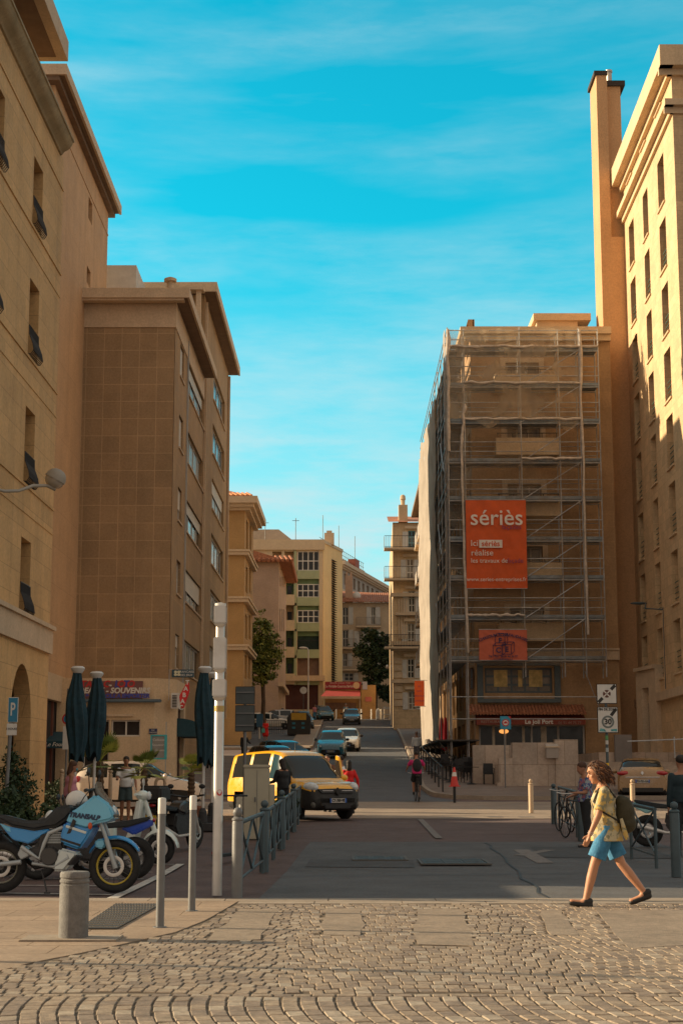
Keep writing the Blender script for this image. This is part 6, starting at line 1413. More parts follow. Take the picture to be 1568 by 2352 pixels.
def car(name, label, cat, L, Wd, top, belt, halfw, glass_x, pillars, wheels, rw, body_m, group=None, lower_m=None, roof_w=.74, zlow=.2, nst=96, plate=None, tail=None, head=None, wind=None, rear=None, lowz=None, mirror=True, topglass=True):
    """x forward, centre at origin. top/belt/halfw: [(x, value)...] rear to front."""
    t = thing(name, label, cat, (0, 0, 0), 0, group); x0, x1 = -L / 2, L / 2
    xs_ = [x0 + (x1 - x0) * i / nst for i in range(nst + 1)]; ns = 26; V = []
    for x in xs_:
        zt, zb, hw = smooth_interp(top, x), smooth_interp(belt, x), smooth_interp(halfw, x); zb = min(zb, zt - .015)
        cab = max(0, min(1, (zt - zb - .1) / .3)); rwid = hw * lerp(.86, roof_w, cab); ring = []
        e = min(1, min(x - x0, x1 - x) / .25); zl = zlow + .12 * (1 - e) ** 2
        prof_ = [(0, zl), (hw * .55, zl), (hw * .9, zl + .01), (hw * .975, zl + .08), (hw, zl + .2), (hw * 1.0, lerp(zl, zb, .55)), (hw * .985, lerp(zl, zb, .85)), (hw * .95, zb)]
        n_up = 6
        for k in range(1, n_up + 1): f_ = k / n_up; prof_.append((lerp(hw * .95, rwid, f_ ** 1.15), lerp(zb, zt - .07 * cab - .012, f_)))
        prof_ += [(rwid * .93, zt - .025 * cab - .004), (rwid * .75, zt - .008), (rwid * .4, zt), (0, zt + .004)]
        V.append(prof_)
    np_ = len(V[0]); vs = []; 
    for i, pr_ in enumerate(V):
        full = [(-a, b) for a, b in pr_[::-1]][:-1] + [(a, b) for a, b in pr_][0:] if False else [(a, b) for a, b in pr_] + [(-a, b) for a, b in pr_[::-1][1:-1]]
        vs.append([(xs_[i], a, b) for a, b in full])
    n = len(vs[0]); flat = [p for r_ in vs for p in r_]; groups = {'body': [], 'side': [], 'wind': [], 'rear': [], 'low': []}
    for i in range(nst):
        for k in range(n):
            q = (i * n + k, i * n + (k + 1) % n, (i + 1) * n + (k + 1) % n, (i + 1) * n + k); c = [sum(flat[j][a] for j in q) / 4 for a in range(3)]
            zt, zb = smooth_interp(top, c[0]), smooth_interp(belt, c[0]); hw = smooth_interp(halfw, c[0])
            if any((c[0] - wx) ** 2 + (c[2] - rw) ** 2 < (rw + .055) ** 2 and abs(c[1]) > hw * .5 for wx in wheels): continue
            kk = k if k < np_ - 1 else n - 1 - k; g = 'body'
            if zt - zb > .22 and 7 <= kk <= 12 and glass_x[0] < c[0] - (c[2] - zb) * glass_x[2] and c[0] + (c[2] - zb) * glass_x[3] < glass_x[1] and c[2] > zb + .03 and c[2] < zt - .10:
                if not any(a_ < c[0] < b_ for a_, b_ in pillars): g = 'side'
            if wind and wind[0] < c[0] < wind[1] and kk >= 13 - (0 if not topglass else 0) and c[2] > wind[2]: g = 'wind'
            if wind and wind[0] < c[0] < wind[1] and kk == 12 and c[2] > wind[2]: g = 'wind'
            if rear and rear[0] < c[0] < rear[1] and kk >= 13 and c[2] > rear[2]: g = 'rear'
            if lowz and g == 'body' and (c[2] < lowz[0] or (c[0] > lowz[1] and c[2] < lowz[2]) or (c[0] < lowz[3] and c[2] < lowz[2])): g = 'low'
            groups[g].append(q)
    def sub(fs): 
        used_ = sorted(set(j for q in fs for j in q)); mp_ = {j: i for i, j in enumerate(used_)}; m_ = MB(); m_.add([flat[j] for j in used_], [tuple(mp_[j] for j in q) for q in fs]); return m_
    m_ = sub(groups['body']); o = len(m_.v)
    for ri in (0, nst): (m_ if not lowz else m_).add(vs[ri], [tuple(range(n))])
    capf = lowz is not None
    b_ = m_.build('body', body_m, t, smooth=38, weld=True)
    for g, nm, mm in (('side', 'side_window', m_carglass), ('wind', 'windscreen', m_carglass), ('rear', 'rear_window', m_carglass), ('low', 'lower_trim', lower_m or m_blk)):
        if groups[g]: sub(groups[g]).build(nm, mm, t, smooth=38)
    mb = MB(); mb.box(x0 + .25, -Wd / 2 * .78, zlow + .03, x1 - .25, Wd / 2 * .78, smooth_interp(belt, 0) - .15); mb.build('underbody', m_blk, t)
    for wx in wheels:
        for s_ in (-1, 1): wheel(t, wx, s_ * (smooth_interp(halfw, wx) - .12), rw, .2, s_)
    def plate_(x, z, txt, s_):
        mb = MB(); mb.box(x - .006, -.26, z - .055, x + .006, .26, z + .055); p_ = mb.build('number_plate', m_plate, t)
        mb = MB(); mb.box(x - .009, -.26, z - .056, x + .009, -.215, z + .056); mb.box(x - .009, .215, z - .056, x + .009, .26, z + .056); mb.build('blue_band', m_pblue, p_)
        text_obj('lettering', txt, mat('letter_black'), .105, (x + s_ * .012, 0, z), (0, s_, 0), (0, 0, 1), p_, bold=.004, sx=.85)
    if lowz: mb = MB(); q_ = [(p[0] + .004, p[1], p[2]) for p in vs[nst]]; mb.add(q_, [tuple(range(n))]); q_ = [(p[0] - .004, p[1], p[2]) for p in vs[0] if p[2] < lowz[2] + .2]; mb.build('bumper_face', lower_m or m_blk, t)
    if plate:
        for x, z, txt, s_ in plate: plate_(x, z, txt, s_)
    if head:
        for s_ in (-1, 1):
            mb = MB(); x, y, z, rx, ry, rz_ = head; mb.ell((x, s_ * y, z), (rx, ry, rz_), 14, 9, Matrix.Rotation(-s_ * .45, 3, 'Z')); mb.build('headlight', m_lamp, t, smooth=60)
    if tail:
        for s_ in (-1, 1):
            mb = MB(); x, y, z, rx, ry, rz_ = tail; mb.ell((x, s_ * y, z), (rx, ry, rz_), 14, 9, Matrix.Rotation(s_ * .3, 3, 'Z')); mb.build('tail_light', m_tail, t, smooth=60)
    if mirror:
        for s_ in (-1, 1):
            mx = mirror if not isinstance(mirror, bool) else L * .17; mb = MB(); zb = smooth_interp(belt, mx); hw = smooth_interp(halfw, mx); mb.ell((mx, s_ * (hw + .1), zb + .10), (.07, .12, .085)); mb.tube([(mx, s_ * hw * .93, zb + .03), (mx, s_ * (hw + .05), zb + .08)], .02, 5); mb.build('wing_mirror', m_blk if lower_m is None and mirror is True else body_m, t, smooth=60)
    return t
# --- the yellow van
m_yel = paint('van_yellow', (.88, .43, .006), .3)
van = car('delivery_van', 'bright yellow delivery van with black front bumper, leading the street scene at the corner', 'van', 4.28, 1.83,
    [(-2.14, 1.15), (-2.09, 1.62), (-1.98, 1.74), (-1.3, 1.80), (-.2, 1.83), (.35, 1.78), (.62, 1.66), (.95, 1.36), (1.22, 1.10), (1.36, 1.02), (1.7, .98), (1.98, .88), (2.09, .74), (2.14, .55)],
    [(-2.14, 1.05), (-1.5, 1.10), (0, 1.08), (1.1, .98), (1.4, .96), (2.0, .82), (2.14, .5)],
    [(-2.14, .80), (-2.0, .87), (-1.2, .905), (1.2, .905), (1.75, .88), (1.98, .78), (2.09, .66), (2.14, .55)],
    (-1.85, 1.12, .12, .62), [(-1.0, -.86), (.0, .13)], (-1.33, 1.35), .315, m_yel, roof_w=.78, zlow=.24, lowz=(.40, 1.55, .77, -2.0), wind=(.56, 1.24, 1.08), rear=None,
    plate=[(2.165, .50, 'CY-769-VS', 1)], head=(1.86, .68, .84, .24, .15, .135), mirror=1.0)
mb = MB(); mb.box(2.09, -.42, .29, 2.16, .42, .41); mb.build('lower_grille', m_black, van, bev=.02)
mb = MB(); mb.extr([(2.09, -.5, .70), (2.09, .5, .70), (2.06, .58, .78), (2.06, -.58, .78)], (.05, 0, 0)); mb.build('grille', m_black, van)
for s_ in (-1, 1): mb = MB(); mb.box(2.11, s_ * .14 if s_ > 0 else -.48, .745, 2.14, .48 if s_ > 0 else -.14, .765); mb.build('chrome_strip', m_chrome, van)
mb = MB(); mb.extr([(2.10, 0, .84), (2.10, -.09, .73), (2.10, 0, .62), (2.10, .09, .73)], (.07, 0, 0)); mb.build('diamond_badge', m_blk, van, bev=.01)
for s_ in (-1, 1): mb = MB(); mb.ell((2.0, s_ * .66, .40), (.08, .1, .10)); mb.build('fog_lamp_pod', mat('pod_grey', (.12, .12, .11), .5), van, smooth=60)
mb = MB(); mb.box(-.95, -.93, .55, 1.0, -.905, .62); mb.box(-.95, .905, .55, 1.0, .93, .62); mb.build('side_strip', m_blk, van)
mb = MB(); mb.lathe([(.012, 0), (.006, .22)], (.1, 0, 1.82), 6); mb.build('antenna', m_black, van)
# open driver door on the far side
mb = MB(); dpts = [(0, .35), (0, 1.08), (-.55, 1.66), (-.95, 1.70), (-1.0, 1.05), (-.98, .35)]
Md = Matrix.Rotation(R(-24), 3, 'Z'); pv = Vector((1.02, .92, 0))
mb.extr([pv + Md @ Vector((x, 0, z)) for x, z in dpts], Md @ Vector((0, .06, 0))); dr = mb.build('door', m_yel, van, bev=.015)
mb = MB(); mb.extr([pv + Md @ Vector((x, -.008, z)) for x, z in ((-.12, 1.1), (-.55, 1.56), (-.9, 1.58), (-.92, 1.1))], Md @ Vector((0, .076, 0))); mb.build('door_window', m_carglass, dr)
vx, vy = WX(676, 45.0), 45.0
van.location = (WX(672, 45.1), 45.4, gz(45)); van.rotation_euler = (0, 0, R(-90 + 35)); van.scale = (1.04, 1.04, 1.04)
# --- hatchback family shared by the smaller cars
def hatch(label, col, L=4.1, group='cars on the hill', H=1.48, **k):
    s = L / 4.1; h = H / 1.48
    return car('parked_car' if 'parked' in label else 'car', label, 'car', L, 1.76,
        [(-2.05 * s, .95 * h), (-2.0 * s, 1.12 * h), (-1.72 * s, 1.36 * h), (-1.2 * s, 1.46 * h), (-.3 * s, 1.48 * h), (.25 * s, 1.40 * h), (.65 * s, 1.18 * h), (1.05 * s, .97 * h), (1.3 * s, .92 * h), (1.75 * s, .82 * h), (1.98 * s, .68 * h), (2.05 * s, .5 * h)],
        [(-2.05 * s, .85 * h), (-1.6 * s, .96 * h), (.0, .93 * h), (1.0 * s, .90 * h), (1.3 * s, .88 * h), (1.9 * s, .70 * h), (2.05 * s, .45 * h)],
        [(-2.05 * s, .74), (-1.85 * s, .82), (-1.2 * s, .87), (1.2 * s, .87), (1.7 * s, .82), (1.95 * s, .70), (2.05 * s, .58)],
        (-1.75 * s, 1.05 * s, .25, .95), [(-1.02 * s, -.93 * s), (.0, .08 * s)], (-1.28 * s, 1.30 * s), .31, col, group, roof_w=.72, zlow=.18,
        wind=(.22 * s, 1.08 * s, .99 * h), rear=(-2.02 * s, -1.35 * s, 1.0 * h), lowz=(.26, 1.98 * s, .40, -1.99 * s), head=(1.80 * s, .64, .66 * h, .20, .11, .085), tail=(-1.96 * s, .70, .90 * h, .10, .12, .11), nst=80, **k)
m_white = paint('car_white', (.62, .57, .50)); m_dkblue = paint('car_petrol', (.015, .07, .11)); m_dkgrey = paint('car_dark', (.03, .045, .055)); m_sil = paint('car_silver', (.34, .36, .40), .3)
def place(t, px, d, ang, dz=0, slope=True):
    x = WX(px, d); t.location = (x, d, gz(d) + dz)
    q = Matrix.Rotation(ang, 4, 'Z'); pit = math.atan((gz(d + 1.5) - gz(d - 1.5)) / 3.0)
    if slope: q = Matrix.Rotation(pit, 4, 'X') @ q
    t.rotation_euler = q.to_euler()
PL = lambda txt: [(2.06, .45, txt, 1), (-2.06, .62, txt, -1)]
c1_ = hatch('dark petrol small car coming down the crest of the hill', m_dkgrey, 3.95, plate=[(1.99, .45, 'BW-482-LM', 1)]); place(c1_, 807, 152, R(-90))
c2_ = hatch('white car coming downhill beside the teal car with a lit roof', m_white, 4.4, H=1.46, plate=[(2.21, .45, 'EK-306-TD', 1)]); place(c2_, 797, 106, R(-92))
mb = MB(); mb.ell((2.12, 0, .52), (.12, .5, .14)); mb.build('grille', m_blk, c2_)
c3_ = hatch('teal people carrier in front of the white car on the hill', paint('car_teal', (.01, .13, .20)), 4.1, H=1.62, plate=[(2.06, .45, 'DA-915-GN', 1)]); place(c3_, 762, 97, R(-92))
c4_ = hatch('teal parked hatchback behind the yellow van roof, seen from behind', paint('car_teal', (.01, .13, .20)), 4.0, plate=[(-2.01, .6, 'AQ-204-PF', -1)]); place(c4_, 657, 84, R(-55), .0)
c5_ = hatch('dark small parked car lowest in the row just over the van roof', m_dkgrey, 3.7); place(c5_, 634, 76, R(-60))
c6_ = hatch('cream white parked hatchback left of the road sign back, side on', m_white, 4.3); place(c6_, 618, 140, R(4))
c7_ = hatch('silver-blue parked saloon behind the cream hatchback', m_sil, 4.4); place(c7_, 664, 149, R(10))
c8_ = hatch('dark grey parked car nose to the hill road beside the wall stub', m_dkgrey, 4.2, H=1.6); place(c8_, 694, 140, R(-82))
c9_ = hatch('teal parked car partly hidden at the hilltop corner', paint('car_teal', (.01, .13, .20)), 4.2); place(c9_, 742, 163, R(-80))
c9b = hatch('pale blue parked car roof just visible behind the silver saloon', paint('car_pale', (.2, .42, .46)), 4.0); place(c9b, 640, 158, R(5))
# --- white car on the left, behind the people
cl_ = hatch('white parked hatchback on the left, behind the man in white shirt', paint('car_cream', (.60, .52, .43)), 4.15, 'parked cars by the square', H=1.5, mirror=.85); place(cl_, 325, 52.5, R(2), slope=False)
# --- gold car, rear view
gc = car('parked_car', 'metallic gold-brown parked car seen from behind on the right', 'car', 4.45, 1.84,
    [(-2.22, .92), (-2.17, 1.06), (-1.95, 1.22), (-1.60, 1.46), (-1.0, 1.55), (-.2, 1.56), (.4, 1.45), (1.1, 1.05), (1.4, 1.0), (1.95, .88), (2.2, .6), (2.22, .5)],
    [(-2.22, .88), (-1.9, 1.02), (0, .98), (1.2, .95), (2.0, .75), (2.22, .45)], [(-2.22, .84), (-2.0, .91), (-1.2, .92), (1.2, .91), (1.8, .85), (2.22, .6)],
    (-1.75, 1.1, .35, .9), [(-1.0, -.9), (.1, .18)], (-1.35, 1.35), .34, paint('car_gold', (.34, .20, .085), .3), 'parked cars by the square', roof_w=.74, zlow=.22,
    wind=(.35, 1.15, 1.08), rear=(-2.0, -1.50, 1.22), lowz=(.34, 2.1, .42, -2.12), plate=[(-2.25, .70, 'FG-921-XA', -1)], tail=(-2.17, .68, .99, .09, .27, .085), head=(2.0, .66, .72, .15, .12, .08), mirror=.75)
mb = MB(); mb.extr([(-2.24, 0, 1.08), (-2.24, -.06, 1.0), (-2.24, 0, .92), (-2.24, .06, 1.0)], (-.012, 0, 0)); mb.build('diamond_badge', m_chrome, gc)
mb = MB(); mb.box(-2.25, -.62, .84, -2.21, .62, .862); mb.build('crease_trim', m_chrome, gc); mb = MB(); mb.box(-2.27, -.75, .30, -2.18, .75, .46); mb.build('rear_bumper', m_blk, gc, bev=.02)
place(gc, 1472, 61.2, R(80.5), slope=False); gc.location.z = gz(57.5)
# recycling bins / dark skip-like bins mid left
t = thing('recycling_bin', 'large dark rounded recycling bin with yellow and blue slots by the kerb stub', 'bin', at(686, 128)); mb = MB()
mb.ring([[(x, -.9, z) for x, z in q_] for q_ in ([(-.9, 0), (.9, 0), (.95, 1.4), (.6, 1.8), (-.6, 1.8), (-.95, 1.4)],)] + [[(x, .9, z) for x, z in [(-.9, 0), (.9, 0), (.95, 1.4), (.6, 1.8), (-.6, 1.8), (-.95, 1.4)]]]); mb.build('body', mat('bin_dark', (.03, .03, .03), .7), t, bev=.04)
mb = MB(); mb.box(-.6, -.93, 1.2, .6, -.9, 1.75); mb.build('yellow_lid', mat('bin_yellow', (.5, .3, .03), .6), t)
mb = MB()
for x in (-.4, .35):
    for z in (.5, .85): mb.box(x - .13, -.94, z, x + .13, -.901, z + .16)
mb.build('slots', mat('bin_blue', (.03, .2, .3), .6), t)
t = thing('parking_meter', 'blue ticket machine on the left pavement beside the woman in red', 'parking meter', at(595, 122)); mb = MB(); mb.box(-.25, -.2, .9, .25, .2, 1.9); mb.build('box', mat('meter_blue', (.02, .10, .2), .5), t, bev=.03); mb = MB(); mb.tube([(0, 0, 0), (0, 0, .9)], .06, 8); mb.build('post', m_wpaint, t)
t = thing('dark_railing', 'black railing panel on the slope left of the old pinkish house', 'railing', at(609, 130)); mb = MB()
for k in range(22): mb.tube([(-1.6 + k * .15, 0, .0), (-1.6 + k * .15, 0, 1.1)], .018, 4)
mb.tube([(-1.65, 0, 1.1), (1.65, 0, 1.1)], .03, 5); mb.build('bars', m_black, t)
# ================================================================ TWO-WHEELERS (x forward, side profile in xz)
def spoke_wheel(t, x, r, tw_, rimm, spokes=True, disc=True, name='wheel', ts=1.0):
    mb = MB(); mb.torus((x, 0, r), r - tw_, tw_, 'y', 40, 10, tw_ * ts); o = mb.build(name, m_tyre, t, smooth=60)
    mb = MB(); mb.torus((x, 0, r), r - tw_ * 2.0, .016, 'y', 40, 8, tw_ * .55); mb.build('rim', rimm, o, smooth=60)
    mb = MB(); mb.lathe([(.045, -.06), (.045, .06)], (x, 0, r), 12, 'y')
    if spokes:
        for k in range(18): a = 2 * math.pi * k / 18; s_ = .03 if k % 2 else -.03; mb.tube([(x + .04 * math.cos(a), s_, r + .04 * math.sin(a)), (x + (r - tw_ * 2) * math.cos(a + .15), 0, r + (r - tw_ * 2) * math.sin(a + .15))], .004, 4)
    else:
        for k in range(5):
            a = 2 * math.pi * k / 5; n_ = Vector((-math.sin(a), 0, math.cos(a))) * .025; c0 = Vector((x, -.03, r)); p_ = c0 + Vector((math.cos(a), 0, math.sin(a))) * (r - tw_ * 1.9); mb.extr([c0 - n_, c0 + n_, p_ + n_, p_ - n_], (0, .06, 0))
    mb.build('spokes', mat('dark_metal', (.10, .10, .10), .4, metal=.5) if spokes else m_rim, o)
    if disc: mb = MB(); mb.torus((x, -.075, r), .115, .022, 'y', 24, 6, .003); mb.build('brake_disc', m_alu, o, smooth=60)
    return o
# main touring bike: front to +x
mk = thing('motorcycle', 'big sky-blue touring motorcycle with a yellow front rim behind the thick bollard', 'motorcycle', (0, 0, 0))
m_sky = paint('fairing_light_blue', (.13, .46, .70), .35); m_mid = paint('fairing_blue', (.02, .25, .62), .35); m_wht = paint('fairing_white', (.55, .62, .62), .4)
m_seat = mat('seat_vinyl', (.018, .022, .026), .6, .2, 6, .2, 40)
# photo grid -> local metres : 176 px per metre at 21 m; wheel hub front (268,1979) ground 2050
K = 169.0
def m2(px, py): return ((px - 268) / K, (2051 - py) / K)
def mpoly(pts, w, m, nm, bev=.02, parent=None, yc=0): mb = MB(); mb.prof([m2(*p) for p in pts], yc - w / 2, yc + w / 2); return mb.build(nm, m, parent or mk, bev=bev, seg=3, smooth=45)
fw = spoke_wheel(mk, 0.0, .345, .055, mat('yellow_rim', (.55, .42, .06), .5)); rwh = spoke_wheel(mk, -1.50, .335, .062, mat('pale_rim', (.25, .25, .2), .5))
zpt = lambda zx, zy: (zx / 3.034, 1492.8 + zy / 3.034)        # enlarged-view pixels -> photo grid
Zp = lambda *l: [zpt(*p) for p in l]
mpoly(Zp((560, 1140), (690, 1040), (790, 1110), (822, 1190), (800, 1215), (690, 1240), (640, 1275), (490, 1235), (520, 1160)), .44, m_sky, 'upper_fairing', .05)
mpoly(Zp((485, 1225), (640, 1275), (690, 1250), (640, 1340), (590, 1410), (470, 1370), (458, 1330)), .46, m_mid, 'side_fairing', .04)
mpoly(Zp((545, 1205), (566, 1222), (530, 1300), (505, 1305)), .475, m_black, 'air_intake', .004)
mpoly(Zp((455, 1395), (575, 1425), (570, 1450), (490, 1550), (410, 1550), (415, 1480)), .36, m_wht, 'belly_pan', .03)
mpoly(Zp((690, 950), (700, 1010), (790, 1110), (822, 1190), (808, 1200), (760, 1110), (690, 1040), (672, 990)), .34, mat('smoke_screen', (.12, .13, .12), .1, spec=.8), 'windscreen', .02)
mpoly(Zp((0, 1175), (60, 1180), (200, 1215), (330, 1215), (420, 1120), (520, 1110), (540, 1150), (490, 1210), (420, 1260), (350, 1270), (270, 1285), (120, 1260), (30, 1215)), .30, m_seat, 'seat', .05)
mpoly(Zp((30, 1235), (120, 1262), (270, 1287), (370, 1272), (380, 1280), (240, 1370), (130, 1345), (90, 1305)), .26, m_mid, 'tail_panel', .03)
mpoly(Zp((30, 1235), (110, 1262), (120, 1300), (85, 1290)), .27, m_sky, 'tail_flash', .01)
mpoly(Zp((300, 1300), (440, 1260), (480, 1400), (430, 1500), (330, 1500), (260, 1450), (200, 1420), (290, 1380)), .24, mat('engine_black', (.03, .03, .032), .55, .3, 8, .4, 30), 'engine', .03)
mb = MB(); q = m2(*zpt(385, 1452)); mb.lathe([(.105, -.2), (.12, -.17), (.12, .17), (.105, .2)], (q[0], 0, q[1]), 20, 'y'); mb.build('clutch_cover', mat('cover_dark', (.055, .055, .055), .4, metal=.3), mk, smooth=40)
m_fr = mat('frame_silver', (.36, .40, .42), .4, metal=.3)
for y_ in (-.15, .15):
    mb = MB(); pts = [m2(*zpt(*p)) for p in ((470, 1262), (375, 1300), (345, 1370), (318, 1470), (250, 1430), (190, 1390))]; mb.tube([(x, y_, z) for x, z in pts], .028, 8); mb.build('frame', m_fr, mk, smooth=60)
    mb = MB(); a, b = m2(*zpt(190, 1490)), m2(*zpt(20, 1510)); mb.tube([(a[0], y_ * .8, a[1]), (b[0], y_ * .8, b[1])], .032, 8); mb.build('swingarm', m_fr, mk, smooth=60)
    mb = MB(); a, b, c = m2(*zpt(700, 1180)), m2(*zpt(762, 1340)), m2(*zpt(830, 1530)); mb.tube([(a[0], y_ * .75, a[1]), (b[0], y_ * .75, b[1])], .026, 8); mb.tube([(b[0], y_ * .75, b[1]), (c[0], y_ * .75, c[1])], .033, 8); mb.build('fork_leg', m_fr, mk, smooth=60)
mpoly(Zp((165, 1440), (190, 1385), (255, 1425), (240, 1450), (190, 1475)), .3, m_fr, 'footrest_plate', .01)
mb = MB(); rings = []
for k in range(13):
    a = R(35 + k * 9.5); rr = .385; rings.append([(rr * math.cos(a) * 1.0, w_ * .075, .345 + rr * math.sin(a) + dz_) for w_, dz_ in ((-1, -.02), (-.6, .01), (.6, .01), (1, -.02), (.9, -.035), (-.9, -.035))])
mb.ring(rings); mb.build('front_mudguard', m_mid, mk, smooth=50)
mpoly(Zp((690, 1340), (740, 1335), (760, 1370), (740, 1405), (700, 1400), (675, 1375)), .2, m_sky, 'mudguard_side', .02)
mb = MB(); a = m2(*zpt(640, 1010)); mb.tube([(a[0], -.4, a[1] - .02), (a[0] + .06, -.15, a[1]), (a[0] + .06, .15, a[1]), (a[0], .4, a[1] - .02)], .016, 8); mb.build('handlebar', m_black, mk, smooth=60)
for s_ in (-1, 1): mb = MB(); mb.tube([(a[0], s_ * .40, a[1] - .02), (a[0] - .01, s_ * .28, a[1] - .012)], .024, 8); mb.build('grip', m_black, mk); mb = MB(); mb.ell((a[0] + .02, s_ * .36, a[1] + .22), (.025, .07, .055)); mb.tube([(a[0] + .03, s_ * .28, a[1]), (a[0] + .02, s_ * .34, a[1] + .2)], .007, 5); mb.build('mirror', m_black, mk, smooth=60)
mb = MB(); b = m2(*zpt(790, 1150)); mb.ell((b[0], 0, b[1] - .02), (.05, .13, .09)); mb.build('headlight', m_lamp, mk, smooth=60)
for s_ in (-1, 1): mb = MB(); b = m2(*zpt(662, 1252)); mb.ell((b[0], s_ * .235, b[1]), (.03, .02, .045)); mb.build('indicator', mat('indicator_orange', (.5, .08, .02), .4), mk, smooth=60)
mb = MB(); b = m2(*zpt(330, 1540)); c = m2(*zpt(385, 1678)); mb.tube([(b[0], -.1, b[1]), (c[0], -.24, c[1])], .013, 6); mb.tube([(c[0] - .03, -.24, .01), (c[0] + .05, -.24, .01)], .012, 6); mb.build('side_stand', m_black, mk)
mb = MB(); b0, b1, b2 = m2(*zpt(430, 1440)), m2(*zpt(260, 1530)), m2(*zpt(60, 1330)); mb.tube([(b0[0], .1, b0[1] - .1), (b1[0], .12, b1[1]), (b2[0] - .1, .2, b2[1]), (b2[0] - .45, .2, b2[1] + .06)], [.025, .03, .05, .06], 10); mb.build('exhaust', m_blk, mk, smooth=60)
mpoly(Zp((-140, 1250), (-20, 1240), (40, 1290), (20, 1330), (-60, 1330), (-130, 1420), (-150, 1400)), .16, m_blk, 'rear_mudguard', .02)
b = m2(*zpt(618, 1190)); text_obj('lettering', 'TRANSALP', mat('letter_navy', (.01, .03, .08), .5), .085, (b[0], -.226, b[1]), (1, 0, -.12), (.12, 0, 1), mk, bold=.005, sx=1.0, shear=.2)
mk.location = (WX(268, 21.1), 21.1, 0); mk.rotation_euler = (R(-2), 0, R(-3))
for k in range(7): mb = MB(); q = m2(*zpt(410, 1300 + k * 11)); mb.box(q[0] - .09, -.13, q[1], q[0] + .09, .13, q[1] + .012); mb.build('cooling_fin', m_fr, mk)
for y_, c_ in ((-.1, ((650, 1000), (600, 1060), (560, 1130))), (-.06, ((660, 1010), (690, 1090), (720, 1200))), (.1, ((640, 1010), (620, 1090), (600, 1140)))):
    mb = MB(); mb.tube([(m2(*zpt(*p))[0], y_, m2(*zpt(*p))[1]) for p in c_], .007, 5); mb.build('cable', m_black, mk, smooth=60)
mb = MB(); q = m2(*zpt(500, 1420)); r_ = m2(*zpt(420, 1500)); mb.tube([(q[0], -.15, q[1]), (q[0] + .03, -.17, q[1] - .08), (r_[0], -.16, r_[1] - .04), (r_[0] - .3, -.12, r_[1])], .022, 8); mb.build('exhaust_header', m_fr, mk, smooth=60)
mpoly(Zp((500, 1245), (640, 1290), (632, 1305), (497, 1262)), .475, m_wht, 'fairing_stripe', .003)
mpoly(Zp((465, 1330), (600, 1372), (596, 1386), (464, 1345)), .475, m_black, 'fairing_vent', .003)
mpoly(Zp((510, 1500), (570, 1440), (574, 1452), (522, 1512)), .375, m_black, 'pan_slot', .003)
# helmet on the seat
hx = thing('helmet', 'white open-face helmet resting on the big blue motorcycle behind the windscreen', 'helmet', (WX(175, 21.5), 21.6, (2051 - 1855) / K)); mb = MB(); mb.ell((0, 0, .02), (.15, .13, .14), 20, 14); mb.build('shell', m_wpaint, hx, smooth=60)
mb = MB(); mb.ell((.05, 0, -.02), (.11, .136, .06), 16, 10); mb.build('visor', mat('visor_grey', (.12, .13, .13), .1, spec=.8), hx, smooth=60); mb = MB(); mb.torus((0, 0, -.05), .135, .012, 'z', 24, 6); mb.build('rim_trim', m_black, hx, smooth=60)
